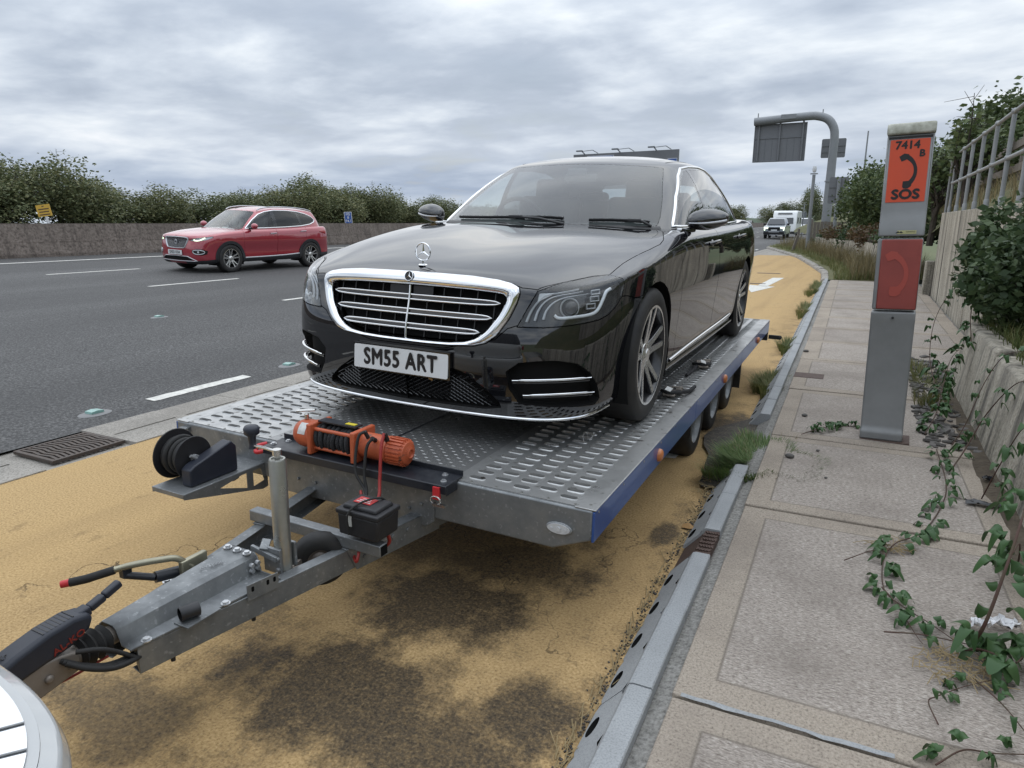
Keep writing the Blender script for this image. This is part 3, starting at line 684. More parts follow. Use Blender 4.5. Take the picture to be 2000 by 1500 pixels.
# --- perforated deck plates: every slot is a real hole with a pressed rim
def stadium(cx, cy, a, r, n=20):
    o = []
    for k in range(n):
        t = 2 * math.pi * (k + .5) / n; c, s = math.cos(t), math.sin(t); o.append((cx + (a if c > 0 else -a) + r * c, cy + r * s))
    return o
def rectloop(x0, x1, y0, y1, n=20):
    o = []
    for k in range(n):
        t = 2 * math.pi * (k + .5) / n; c, s = math.cos(t), math.sin(t); m_ = max(abs(c), abs(s)); o.append(((x0 + x1) / 2 + (x1 - x0) / 2 * c / m_, (y0 + y1) / 2 + (y1 - y0) / 2 * s / m_))
    return o
def deck_plate(xa, xb, flip):
    b = MB(); ncol, py = 5, .070; x0 = xa + .035; cw = (xb - xa - .07 - .03) / ncol
    if flip: x0 += .03
    ntot = int((DL - .03) / py)
    for c in range(ncol):
        off = 0.035 if c % 2 else 0.0
        for r_ in range(ntot):
            ya = .02 + off + r_ * py
            if ya + py > DL - .01: continue
            ra, rb = x0 + c * cw, x0 + (c + 1) * cw; cx, cy = (ra + rb) / 2, ya + py / 2
            O = [(x, y, DZ) for x, y in rectloop(ra, rb, ya, ya + py)]; I1 = [(x, y, DZ) for x, y in stadium(cx, cy, .0205, .0170)]
            I2 = [(x, y, DZ + .0035) for x, y in stadium(cx, cy, .0205, .0140)]; I3 = [(x, y, DZ - .010) for x, y in stadium(cx, cy, .0205, .0125)]
            n = 20; b.add(O + I1 + I2 + I3, [(q * n + k, q * n + (k + 1) % n, (q + 1) * n + (k + 1) % n, (q + 1) * n + k) for q in range(3) for k in range(n)])
        if off: b.add([(x0 + c * cw, .02, DZ), (x0 + (c + 1) * cw, .02, DZ), (x0 + (c + 1) * cw, .02 + off, DZ), (x0 + c * cw, .02 + off, DZ)], [(0, 1, 2, 3)])
        ye = .02 + off + int((DL - .01 - .02 - off) / py + 1e-6) * py
        b.add([(x0 + c * cw, ye, DZ), (x0 + (c + 1) * cw, ye, DZ), (x0 + (c + 1) * cw, DL, DZ), (x0 + c * cw, DL, DZ)], [(0, 1, 2, 3)])
    for x_, x__ in ((xa, x0), (x0 + ncol * cw, xb)): b.add([(x_, 0, DZ), (x__, 0, DZ), (x__, DL, DZ), (x_, DL, DZ)], [(0, 1, 2, 3)])
    b.add([(x0, 0, DZ), (x0 + ncol * cw, 0, DZ), (x0 + ncol * cw, .02, DZ), (x0, .02, DZ)], [(0, 1, 2, 3)])
    b.add([(xa, 0, DZ), (xb, 0, DZ), (xb, 0, DZ - .006), (xa, 0, DZ - .006)], [(0, 1, 2, 3)])
    pl = b.build('deck_plate', 'deck_alu', TR, smooth=40)
    sc_ = MB()
    for k in range(22):
        for x in (xa + .018, xb - .018): sc_.cyl((x, .03 + .26 * k, DZ), (x, .03 + .26 * k, DZ + .0025), .006, n=8)
    for k in range(5): sc_.cyl((xa + .08 + .11 * k, .010, DZ), (xa + .08 + .11 * k, .010, DZ + .0025), .0055, n=8)
    sc_.build('plate_screws', 'zinc', pl)
deck_plate(-1.085, -.495, True); deck_plate(.495, 1.085, False)
b = MB(); b.box((0, DL / 2, DZ - .0035), (.996, DL - .004, .006))
cp = b.build('chequer_plate', 'chequer', TR)
b = MB(); p_ = .031
for j in range(60):
    for i in range(31):
        x, y = -.475 + p_ * i, .03 + p_ * j
        if i % 2 == j % 2: dx, dy = .013, .004
        else: dx, dy = .004, .013
        b.add([(x - dx, y, DZ - .0006), (x, y - dy, DZ - .0006), (x + dx, y, DZ - .0006), (x, y + dy, DZ - .0006), (x, y, DZ + .002)], [(0, 1, 4), (1, 2, 4), (2, 3, 4), (3, 0, 4)])
o = b.build('tread_pattern', 'chequer', cp, smooth=40); o['kind'] = 'stuff'
MB().box((0, DL / 2, DZ - .0010), (.012, DL - .02, .004)).build('plate_joint', 'black_steel', TR)

# --- front beam, folded from sheet
b = MB(); pf = [(-1.09, .566), (1.09, .566), (1.09, .45), (.94, .385), (-.94, .385), (-1.09, .45)]
b.prism([(x, z) for x, z in pf], 0, .05, ((0, -.014, 0), (1, 0, 0), (0, 0, 1), (0, 1, 0)))
fb = b.build('front_beam', 'galv', TR, bevel=.007)
b = MB(); b.prism([(-.42, .56), (.42, .56), (.42, .375), (.38, .345), (-.38, .345), (-.42, .375)], 0, .004, ((0, -.020, 0), (1, 0, 0), (0, 0, 1), (0, 1, 0)))
for x, z in ((-.3, .42), (-.2, .42), (.3, .41), (.36, .44)): b.cyl((x, -.02, z), (x, -.030, z), .007, n=8)
b.build('centre_gusset', 'galv', fb, bevel=.002)
# end marker lamp
lm = MB(); el = [(.052 * math.cos(2 * math.pi * k / 28), .024 * math.sin(2 * math.pi * k / 28)) for k in range(28)]
lm.prism(el, 0, .009, ((.965, -.014, .475), (1, 0, 0), (0, 0, 1), (0, -1, 0))); ml = lm.build('front_marker_lamp', 'galv_dull', TR, bevel=.003)
lm = MB(); lm.prism([(x * .86, y * .8) for x, y in el], .007, .013, ((.965, -.014, .475), (1, 0, 0), (0, 0, 1), (0, -1, 0))); lm.cyl((.965, -.027, .475), (.965, -.031, .475), .009, n=14)
for s in (-1, 1): lm.cyl((.965 + s * .028, -.027, .475), (.965 + s * .028, -.030, .475), .005, n=8)
lm.build('lens', 'clear_lens', ml, smooth=40)
b = MB(); b.box((-1.02, -.028, .545), (.05, .03, .004)); b.box((-1.0, -.02, .535), (.004, .014, .03)); b.build('corner_lug', 'galv', TR)
# --- blue fascia along both sides, joints between lengths, aluminium capping
for s in (1, -1):
    ya = .0
    for y0, y1 in ((-.012, 1.75), (1.753, 3.55), (3.553, 5.52)):
        b = MB(); b.box((s * (DW + .004), (y0 + y1) / 2, .503), (.010, y1 - y0, .118)); o = b.build('side_panel', 'blue_panel', TR, bevel=.002)
        r_ = MB()
        for k in range(int((y1 - y0) / .30) + 1): r_.cyl((s * (DW + .009), y0 + .04 + .3 * k, .552), (s * (DW + .0115), y0 + .04 + .3 * k, .552), .005, n=8)
        r_.build('panel_rivets', 'zinc', o)
    MB().box((s * (DW - .03), DL / 2, .5685), (.082, DL + .02, .006)).build('edge_capping', 'deck_alu', TR, bevel=.002)
    MB().box((s * (DW - .05), DL / 2, .485), (.06, DL - .1, .13)).build('side_rail', 'galv_dull', TR)
    for y in (.90, 2.73, 4.55):
        l = MB().lathe([(.001, .022), (.020, .020), (.030, .012), (.032, 0)], n=20, rot=Matrix.Rotation(R(90 * s), 3, 'Y')); o = l.build('side_marker', 'amber_lens', TR, smooth=50); o.location = (s * (DW + .009), y, .497)
# --- chassis below
for s in (-1, 1): MB().box((s * .36, DL / 2 + .05, .46), (.06, DL - .1, .11)).build('chassis_rail', 'galv_dull', TR)
for k in range(9): MB().box((0, .45 + .6 * k, .515), (2.05, .05, .06)).build('cross_member', 'galv_dull', TR)
b = MB(); b.box((0, DL + .01, .49), (2.16, .05, .14)); b.build('rear_beam', 'galv', TR, bevel=.006)
for s in (-1, 1):
    b = MB(); b.box((s * .93, DL - .02, .40), (.34, .06, .09)); o = b.build('rear_lamp_bracket', 'black_steel', TR, bevel=.006)
    b = MB(); b.box((s * 1.16, DL - .02, .395), (.10, .035, .04)); b.sphere((s * 1.22, DL - .02, .395), .024, 10, 6); b.build('outline_lamp', 'rubber', o)
    MB().box((s * .93, DL + .02, .40), (.30, .02, .07)).build('rear_lamp', 'red_plastic', o)
# --- three axles
def trailer_wheel(p, s):
    prof_t = [(.165, -.085), (.20, -.092), (.238, -.088), (.256, -.072), (.262, -.03), (.262, .03), (.256, .072), (.238, .088), (.20, .092), (.165, .085)]
    w = MB().lathe(prof_t, p, 'X', 36).build('tyre', 'tyre_rubber', TR, smooth=60)
    rim = MB().lathe([(.168, .08), (.160, .088), (.150, .06), (.13, .045), (.075, .05), (.05, .065), (.001, .066)] if s > 0 else [(.168, -.08), (.160, -.088), (.150, -.06), (.13, -.045), (.075, -.05), (.05, -.065), (.001, -.066)], p, 'X', 32)
    for k in range(5): 
        a = 2 * math.pi * k / 5; rim.cyl((p[0] + s * .05, p[1] + .055 * math.cos(a), p[2] + .055 * math.sin(a)), (p[0] + s * .068, p[1] + .055 * math.cos(a), p[2] + .055 * math.sin(a)), .009, n=6)
    rim.build('rim', 'galv', w, smooth=50)
for s in (-1, 1):
    for y in (2.40, 3.07, 3.74): trailer_wheel((s * .905, y, .262), s)
    b = MB(); b.box((s * .91, 2.02, .36), (.24, .02, .22)); b.box((s * .80, 3.07, .44), (.02, 2.1, .14)); b.box((s * .91, 4.12, .36), (.24, .02, .24)); b.build('mudguard', 'black_plastic', TR)
    MB().box((s * .91, 4.15, .24), (.24, .012, .26)).build('mud_flap', 'rubber', TR)
for y in (2.40, 3.07, 3.74): MB().box((0, y, .27), (1.66, .07, .07)).build('axle', 'galv_dull', TR)

# --- A-frame drawbar
AX = .05
def aw(y): return .305 + .19 * y
for s in (1, -1):
    b = MB()
    for y0, y1 in ((-1.13, .9),):
        p0 = Vector((AX + s * aw(y0), y0, .34)); p1 = Vector((AX + s * aw(y1), y1, .34))
        d = (p1 - p0).normalized(); ou = Vector((d.y, -d.x, 0)) * s      # outward
        web = [(0, -.042), (0, .042), (-.046, .042), (-.046, .038), (-.004, .038), (-.004, -.038), (-.046, -.038), (-.046, -.042)]
        n = len(web); b.add([p + ou * a + Vector((0, 0, z)) for p in (p0, p1) for a, z in web], [tuple(range(n)), tuple(range(2 * n - 1, n - 1, -1))] + [(k, (k + 1) % n, n + (k + 1) % n, n + k) for k in range(n)])
    o = b.build('drawbar_beam', 'galv', TR, bevel=.0022)
    # overlapped stiffening sleeve where the beam passes under the deck
    b = MB(); q0 = p0.lerp(p1, .36); q1 = p0.lerp(p1, .60)
    for a0, a1, z0, z1 in ((.001, .005, -.050, .047),): 
        for pa, pb in ((q0, q1),):
            b.add([pa + ou * .001 + Vector((0, 0, -.05)) + d * .045, pb + ou * .001 + Vector((0, 0, -.05)), pb + ou * .001 + Vector((0, 0, .048)), pa + ou * .001 + Vector((0, 0, .048)), pa + ou * .006 + Vector((0, 0, -.05)) + d * .045, pb + ou * .006 + Vector((0, 0, -.05)), pb + ou * .006 + Vector((0, 0, .048)), pa + ou * .006 + Vector((0, 0, .048))], [(0, 1, 2, 3), (7, 6, 5, 4), (4, 5, 1, 0), (5, 6, 2, 1), (6, 7, 3, 2), (7, 4, 0, 3)])
            b.add([pa + ou * .006 + Vector((0, 0, .048)), pb + ou * .006 + Vector((0, 0, .048)), pb - ou * .05 + Vector((0, 0, .048)), pa - ou * .05 + Vector((0, 0, .048)), pa + ou * .006 + Vector((0, 0, .043)), pb + ou * .006 + Vector((0, 0, .043)), pb - ou * .05 + Vector((0, 0, .043)), pa - ou * .05 + Vector((0, 0, .043))], [(0, 1, 2, 3), (7, 6, 5, 4), (4, 5, 1, 0), (5, 6, 2, 1), (6, 7, 3, 2), (7, 4, 0, 3)])
    for t, z in ((.40, -.01), (.47, .015), (.51, .015), (.57, .0)): c = p0.lerp(p1, t) + ou * .006 + Vector((0, 0, z)); b.cyl(c, c + ou * .006, .010, n=6)
    b.build('beam_sleeve', 'galv', o, bevel=.0015)
    b = MB()
    for t in (.05, .18): c = p0.lerp(p1, t) + Vector((0, 0, -.042)) - ou * .02; b.cyl(c, c - Vector((0, 0, .022)), .007, n=8)
    b.build('clip', 'black_plastic', o)
    if s > 0:   # small slotted number bracket welded on the near beam
        b = MB(); fr = (p0.lerp(p1, .165) + Vector((0, 0, .03)), d, Vector((0, 0, 1)), ou)
        b.prism([(0, 0), (.115, 0), (.115, .055), (0, .055)], .004, .007, fr); o2 = b.build('slotted_bracket', 'galv', o)
        for u in (.02, .075, .10): MB().prism(rrect(.010, .018, .004, 3, u, .036), .0071, .0076, fr).build('slot', 'black_void', o2)
b = MB(); b.box((.11, -.37, .412), (.64, .045, .045)); cb = b.build('cross_tube', 'galv', TR, bevel=.004)
MB().box((.4315, -.37, .412), (.002, .036, .036)).build('tube_end', 'black_void', cb)
# --- overrun housing (hat section) over the beams
def hat(y, hw, top, fw): return [(-fw, .383), (-fw * .98, .390), (-hw - .018, .392), (-hw - .002, top - .012), (-hw + .012, top), (hw - .012, top), (hw + .002, top - .012), (hw + .018, .392), (fw * .98, .390), (fw, .383)]
st = [(-1.15, .036, .446, .090), (-1.02, .042, .450, .112), (-.90, .049, .453, .135), (-.72, .060, .456, .160), (-.66, .064, .456, .168)]
b = MB(); ring = [hat(*q) for q in st]; n = 10
b.add([(AX + x, q[0], z) for q, rg in zip(st, ring) for x, z in rg], [(j * n + i, j * n + i + 1, (j + 1) * n + i + 1, (j + 1) * n + i) for j in range(len(st) - 1) for i in range(n - 1)])
b.add([(AX + x, st[-1][0], z) for x, z in ring[-1]], [tuple(range(n))])
hs = b.build('overrun_housing', 'galv', TR, smooth=22)
so = hs.modifiers.new('thick', 'SOLIDIFY'); so.thickness = .004; so.offset = -1
b = MB()
for x, y in ((-.045, -.685), (0.0, -.685), (.045, -.685)): bolt(b, (AX + x, y, .458), .0095, .010)
for x, y in ((.09, -1.10), (.135, -.86), (-.09, -1.10), (-.135, -.86)): bolt(b, (AX + x, y, .390), .010, .009)
for z in (.43, .41): 
    for y in (-.70, -.675): b.cyl((AX + .075, y, z), (AX + .088, y, z), .008, n=6)
o = b.build('housing_bolts', 'bolt_zinc', hs); o['kind'] = 'stuff'
b = MB(); b.lathe([(.020, 0), (.022, .002), (.022, .055), (.017, .057), (.016, .01), (.001, .01)], (0, 0, 0), 'Y', 22); o = b.build('parking_socket', 'black_plastic', TR, smooth=50); o.location = (AX + .105, -1.00, .420); o.rotation_euler = (0, 0, R(-20))
b = MB(); b.box((AX + .12, -.95, .393), (.06, .12, .004)); b.build('socket_plate', 'galv', TR)
text_obj('stamped_plate_text', 'AV 3500', .022, 'galv_dull', hs, (AX + .01, -.80, .4615), (0, 0, R(70)))
# --- rubber bellows and coupling head
b = MB(); b.lathe([(.030, 0), (.047, .008), (.034, .020), (.048, .032), (.035, .044), (.047, .056), (.034, .068), (.044, .08), (.03, .09)], (0, 0, 0), 'Y', 24)
be = b.build('bellows', 'rubber', TR, smooth=60); be.location = (AX, -1.245, .405)
b = MB(); b.cyl((AX, -1.36, .405), (AX, -1.13, .405), .028, n=20); b.build('draw_tube', 'bare_cast', TR, smooth=50)
b = MB(); pf = [(-1.455, .385), (-1.44, .43), (-1.38, .452), (-1.30, .445), (-1.25, .43), (-1.25, .375), (-1.33, .36), (-1.42, .345), (-1.46, .35)]
b.prism([(y, z) for y, z in pf], -.032, .032, ((AX, 0, 0), (0, 1, 0), (0, 0, 1), (1, 0, 0)))
for y in (-1.275, -1.335): b.cyl((AX + .030, y, .40), (AX + .043, y, .40), .013, n=6)
ch = b.build('coupling_head', 'bare_cast', TR, bevel=.008, bseg=3)
b = MB(); b.prism([(-1.50, .378), (-1.475, .42), (-1.43, .452), (-1.40, .42), (-1.41, .375), (-1.45, .35)], -.036, .036, ((AX, 0, 0), (0, 1, 0), (0, 0, 1), (1, 0, 0))); b.build('cup', 'bare_cast', ch, bevel=.01, bseg=3)
# stabiliser handle: a long black grip lying back over the head
side = [(-1.50, .44), (-1.47, .478), (-1.40, .505), (-1.32, .525), (-1.255, .532), (-1.215, .524), (-1.20, .51), (-1.215, .478), (-1.27, .452), (-1.34, .44), (-1.42, .425), (-1.49, .415)]
b = MB(); b.prism(side, -.036, .036, ((AX, 0, 0), (0, 1, 0), (0, 0, 1), (1, 0, 0)))
hd = b.build('stabiliser_cover', 'blue_black_plastic', TR, bevel=.013, bseg=3)
b = MB(); P = [(AX, -1.235, .512), (AX, -1.195, .518), (AX, -1.15, .532), (AX, -1.10, .550)]
for p, q, w, h in zip(P[:-1], P[1:], (.034, .026, .024), (.028, .022, .022)): b.bar(p, q, w, h)
b.build('stabiliser_lever', 'blue_black_plastic', hd, bevel=.006, bseg=3)
b = MB()
for k in range(8): b.box((AX, -1.25 - .011 * k, .531 - .0012 * k), (.05, .004, .004))
b.build('grip_ribs', 'black_plastic', hd)
text_obj('maker_mark', 'AL-KO', .026, 'brand_red', hd, (AX + .0372, -1.275, .474), (R(90), R(-14), R(90)), sx=1.15, bold=.0006)
text_obj('size_mark', 'AKS', .02, 'black_plastic', hd, (AX + .0, -1.42, .502), (R(16), 0, R(70)))
# breakaway cable, loom
b = MB(); b.tube(catmull([(AX + .02, -1.17, .36), (AX - .02, -1.28, .335), (AX - .06, -1.42, .335), (AX - .10, -1.62, .40)], 6), .004, 8); b.build('breakaway_cable', 'red_cable', TR, smooth=60)
b = MB()
for dx in (0, .014, -.012): b.tube(catmull([(AX + .04 + dx, -1.30, .43), (AX + .07 + dx, -1.26, .40), (AX + .085 + dx, -1.20, .37), (AX + .07 + dx, -1.12, .35), (AX + .03 + dx, -1.05, .34)], 6), .008, 8)
b.tube(catmull([(AX + .05, -1.27, .445), (AX + .075, -1.22, .43), (AX + .08, -1.17, .39), (AX + .09, -1.13, .35)], 6), .007, 8); b.build('wiring_loom', 'rubber', TR, smooth=60)
# --- handbrake lever with red button, gas strut
b = MB(); L1 = catmull([(AX - .085, -.80, .43), (AX - .10, -.84, .475), (AX - .12, -.885, .487), (AX - .165, -.945, .487), (AX - .205, -.985, .477)], 5); b.tube(L1, .0105, 10); hb = b.build('handbrake_lever', 'yellow_zinc', TR, smooth=60)
b = MB(); b.tube([L1[-1], (AX - .255, -1.045, .462), (AX - .29, -1.075, .455)], .0135, 12); b.build('grip', 'rubber', hb, smooth=60)
b = MB(); b.cyl((AX - .29, -1.075, .455), (AX - .308, -1.092, .4515), .0125, .0115, n=14); b.build('release_button', 'red_plastic', hb, smooth=50)
b = MB(); b.cyl((AX - .10, -.78, .415), (AX - .135, -.90, .428), .019, n=14); b.cyl((AX - .135, -.90, .428), (AX - .195, -.965, .452), .012, n=12); b.box((AX - .19, -.96, .462), (.02, .03, .03)); b.build('gas_strut', 'black_steel', hb, smooth=50)
b = MB(); b.box((AX - .09, -.79, .42), (.02, .10, .09)); b.build('brake_quadrant', 'yellow_zinc', TR, bevel=.004)
# --- jockey wheel
mx, my = .168, -.594
b = MB(); b.lathe([(.029, .36), (.029, .78), (.026, .786), (.020, .786), (.018, .78), (.001, .78)], (mx, my, 0), n=26); jm = b.build('jockey_mast', 'zinc', TR, smooth=50)
b = MB(); b.cyl((mx, my, .78), (mx, my, .815), .009, n=12); b.cyl((mx, my, .798), (mx, my, .818), .015, n=14); b.tube([(mx, my, .809), (mx - .06, my + .01, .808), (mx - .125, my + .02, .803)], .0055, 8); b.build('crank_arm', 'steel_bright', jm, smooth=50)
b = MB(); b.lathe([(.001, .875), (.022, .873), (.027, .864), (.026, .846), (.014, .836), (.011, .805), (.014, .792), (.001, .79)], (mx - .132, my + .02, 0), n=20); b.build('crank_knob', 'blue_black_plastic', jm, smooth=60)
b = MB(); b.box((mx - .012, my - .035, .425), (.075, .012, .09)); b.box((mx - .012, my + .035, .425), (.075, .012, .09)); b.bar((mx - .10, my - .045, .455), (mx + .02, my - .05, .44), .012, .02); b.box((mx - .05, my - .03, .47), (.03, .05, .01), rot=(.3, .2, .6))
for z in (.40, .44): b.cyl((mx + .02, my - .041, z), (mx + .02, my - .052, z), .008, n=6)
b.build('mast_clamp', 'galv', jm, bevel=.002)
jc = (.178, -.425, .340)
b = MB(); b.lathe([(.045, -.026), (.07, -.034), (.094, -.030), (.104, -.014), (.106, 0), (.104, .014), (.094, .030), (.07, .034), (.045, .026)], (0, 0, 0), 'X', 32); jw = b.build('jockey_tyre', 'tyre_rubber', jm, smooth=60); jw.location = jc; jw.rotation_euler = (0, 0, R(-48))
b = MB(); b.lathe([(.052, .022), (.046, .026), (.030, .012), (.016, .02), (.001, .022)], (0, 0, 0), 'X', 24); b.lathe([(.052, -.022), (.030, -.012), (.001, -.02)], (0, 0, 0), 'X', 24); b.build('jockey_rim', 'bare_cast', jw, smooth=50)
b = MB(); b.bar((mx, my, .345), (jc[0] + .045, jc[1], jc[2]), .02, .04); b.bar((mx, my, .345), (jc[0] - .05, jc[1] - .01, jc[2]), .02, .04); b.build('jockey_fork', 'bare_cast', jm)
# --- battery box on the cross tube
BX = .335
b = MB(); b.box((BX, -.405, .478), (.172, .125, .082), taper=1.04); bb = b.build('battery_box', 'black_plastic', TR, bevel=.008, bseg=3); 
b = MB(); b.box((BX, -.405, .528), (.188, .140, .020)); b.box((BX, -.405, .545), (.152, .108, .016), taper=.92); b.build('lid', 'black_plastic', bb, bevel=.006, bseg=3)
b = MB(); b.box((BX - .01, -.405, .5552), (.075, .05, .0012)); b.build('warning_sticker', 'red_sticker', bb)
b = MB()
for k in range(3): b.box((BX - .01, -.419 + .012 * k, .5562), (.06 - .012 * k, .004, .0008))
b.build('sticker_print', 'white_sticker', bb)
b = MB(); b.box((BX - .035, -.470, .500), (.022, .004, .045)); b.build('strap_tape', 'tape_white', bb)
b = MB(); b.tube(catmull([(BX - .03, -.48, .45), (BX - .028, -.485, .53), (BX - .005, -.44, .562), (BX + .03, -.37, .562), (BX + .035, -.33, .52)], 5), .004, 8); b.build('tie_cord', 'rubber', bb)
bb.location = (.022, .045, .026)
# --- winch tray and electric winch
b = MB(); b.box((.05, -.035, .576), (.95, .13, .005)); b.box((.05, -.099, .560), (.95, .005, .034)); b.box((.05, .031, .587), (.95, .005, .026)); b.box((.523, -.05, .555), (.004, .09, .04))
wt = b.build('winch_tray', 'black_steel', TR, bevel=.0025)
b = MB(); 
for x, y in ((-.37, -.0), (.46, .0), (-.40, -.06), (.49, -.06)): bolt(b, (x, y, .5785), .009, .008)
o = b.build('tray_bolts', 'bolt_zinc', wt); o['kind'] = 'stuff'
WZ = .648; wy = -.02
WS = 1.0
wr = MB(); wr.lathe([(.001, -.285), (.030, -.284), (.050, -.272), (.060, -.25), (.062, -.235), (.062, -.185), (.066, -.183), (.066, -.155), (.05, -.155)], (.0, wy, WZ), 'X', 32); wn = wr.build('winch_gearbox', 'winch_orange', TR, smooth=35)
b = MB(); b.cyl((-.235, wy, WZ + .062), (-.235, wy, WZ + .088), .010, n=12); b.bar((-.28, wy - .012, WZ + .096), (-.20, wy + .02, WZ + .104), .022, .008); b.build('clutch_lever', 'steel_bright', wn, bevel=.003)
b = MB()
def arcs(x0, x1, a0, a1, r):
    return ([(x, wy - r * math.cos(R(a)), WZ + r * math.sin(R(a))) for x in (x0, x1) for a in np.linspace(a0, a1, 7)], [(k, k + 1, k + 8, k + 7) for k in range(6)])
b.add(*arcs(-.236, -.196, 12, 62, .0632)); b.build('rating_sticker', 'white_sticker', wn, smooth=60)
b = MB()
for a in (48, 132, 228, 312): b.cyl((-.17, wy + .062 * math.cos(R(a)), WZ + .056 * math.sin(R(a))), (.075, wy + .062 * math.cos(R(a)), WZ + .056 * math.sin(R(a))), .0085, n=10)
b.box((-.165, wy, WZ), (.022, .145, .135)); b.box((.068, wy, WZ), (.024, .145, .135)); b.build('winch_frame', 'winch_orange', TR, bevel=.006)
b = MB(); b.cyl((-.15, wy, WZ), (.056, wy, WZ), .036, n=20)
for k in range(9):
    x = -.142 + .0235 * k; R_ = .050 + .004 * math.sin(k * 2.1); b.tube([(x + .004 * math.sin(a * 2 + k), wy + R_ * math.cos(a), WZ + R_ * math.sin(a)) for a in [2 * math.pi * q / 20 for q in range(20)]], .0105, 8, closed=True)
b.build('drum_rope', 'rope', TR, smooth=60)
b = MB(); b.box((-.05, wy + .0, WZ + .073), (.20, .05, .006)); b.build('guard_plate', 'black_steel', TR); MB().box((.01, wy + .0, WZ + .0775), (.05, .022, .002)).build('caution_label', 'yellow_sticker', TR)
wm = MB(); wm.lathe([(.05, .08), (.054, .082), (.054, .20), (.057, .205), (.057, .215), (.052, .217), (.052, .285), (.046, .298), (.03, .304), (.001, .305)], (0, wy, WZ), 'X', 32)
mt = wm.build('winch_motor', 'winch_orange', TR, smooth=35)
b = MB()
for k in range(22):
    a = 2 * math.pi * k / 22; c, s_ = math.cos(a), math.sin(a); rr = .055
    b.bar((.222, wy + rr * c, WZ + rr * s_), (.288, wy + (rr - .001) * c, WZ + (rr - .001) * s_), .0065, .008, (0, c, s_)); b.bar((.288, wy + .052 * c, WZ + .052 * s_), (.308, wy + .016 * c, WZ + .016 * s_), .006, .008, (1, 0, 0))
b.build('cooling_fins', 'winch_orange', mt)
for p0_, p1_, r__ in (((.16, wy - .035, WZ + .042), (.165, wy - .062, WZ + .058), .010), ((.215, wy - .03, WZ + .05), (.216, wy - .05, WZ + .085), .011), ((.12, wy - .03, WZ + .045), (.115, wy - .045, WZ + .075), .009)): MB().cyl(p0_, p1_, r__, n=8).build('terminal_boot', 'rubber', mt, smooth=50)
b = MB(); b.tube(catmull([(.165, wy - .06, WZ + .058), (.15, -.10, WZ + .02), (.155, -.125, .56), (.19, -.16, .49), (.24, -.30, .475), (.27, -.35, .50)], 6), .0065, 8); b.tube(catmull([(.115, wy - .045, WZ + .075), (.10, -.09, WZ + .05), (.11, -.125, .57), (.18, -.15, .50), (.30, -.28, .44), (.33, -.34, .45)], 6), .0065, 8); b.build('negative_cable', 'rubber', mt, smooth=60)
b = MB(); b.tube(catmull([(.216, wy - .05, WZ + .085), (.222, -.10, WZ + .03), (.235, -.13, .56), (.25, -.17, .49), (.20, -.24, .45), (.22, -.30, .40), (.32, -.31, .36), (.40, -.30, .40), (.40, -.32, .47)], 6), .007, 8); b.build('positive_cable', 'red_cable', mt, smooth=60)
b = MB(); b.tube(catmull([(.15, -.145, .50), (.20, -.20, .44), (.26, -.33, .36), (.33, -.40, .355), (.30, -.33, .43)], 6), .006, 8); b.build('spare_cable', 'red_cable', TR, smooth=60)
b = MB(); b.box((.485, -.104, .545), (.03, .012, .05)); b.build('hook_strap', 'red_plastic', TR); b = MB(); b.tube([(.485 + .022 * math.cos(a), -.113, .518 + .016 * math.sin(a)) for a in [2 * math.pi * k / 16 for k in range(16)]], .0028, 8, closed=True); b.box((.50, -.11, .50), (.06, .012, .012)); b.build('hook_ring', 'steel_bright', TR)
b = MB(); b.tube(catmull([(-.47, -.03, .56), (-.50, -.06, .55), (-.49, -.08, .53), (-.45, -.07, .54)], 5), .010, 8); b.build('winch_hook', 'red_plastic', TR, smooth=60)
# --- bracket tongue with a hand reel
b = MB(); b.box((-.61, -.225, .452), (.19, .45, .005)); b.box((-.61, -.447, .444), (.19, .005, .020))
tg = b.build('reel_bracket', 'galv', TR, bevel=.002)
for x in (-.515, -.705):
    b = MB()
    O = [(0, .452), (0, .335), (-.03, .33), (-.447, .430), (-.447, .452)]
    I = [(-.06, .432), (-.07, .370), (-.13, .385), (-.13, .432)]
    # side plate as strips that leave two triangular lightening holes
    for q in ([(-.447, .452), (-.447, .430), (-.31, .397), (-.29, .452)], [(-.29, .452), (-.31, .397), (-.12, .352), (-.12, .366), (-.27, .418), (-.15, .438), (-.12, .438), (-.10, .452)], [(-.10, .452), (-.12, .438), (-.12, .352), (-.085, .344), (-.085, .452)], [(-.085, .452), (-.085, .437), (-.04, .437), (-.02, .37), (-.085, .36), (-.085, .344), (-.03, .33), (0, .335), (0, .452)]):
        b.prism(q, -.002, .002, ((x, 0, 0), (0, 1, 0), (0, 0, 1), (1, 0, 0)))
    b.build('bracket_cheek', 'galv', tg)
RC = (-.665, -.31, .555)
b = MB(); b.lathe([(.001, -.062), (.108, -.062), (.110, -.059), (.108, -.056), (.03, -.056)], RC, 'X', 40); b.lathe([(.03, .050), (.092, .050), (.094, .053), (.092, .056), (.001, .056)], RC, 'X', 40); rl = b.build('reel_flanges', 'black_plastic', TR, smooth=40)
b = MB(); b.cyl((RC[0] - .055, RC[1], RC[2]), (RC[0] + .05, RC[1], RC[2]), .05, n=24)
for k in range(5):
    x = RC[0] - .046 + .0215 * k; R_ = .070 + .008 * math.sin(k * 1.7); b.tube([(x, RC[1] + R_ * math.cos(a), RC[2] + R_ * math.sin(a)) for a in [2 * math.pi * q / 24 for q in range(24)]], .0115, 8, closed=True)
b.build('reel_cable', 'rubber', rl, smooth=60)
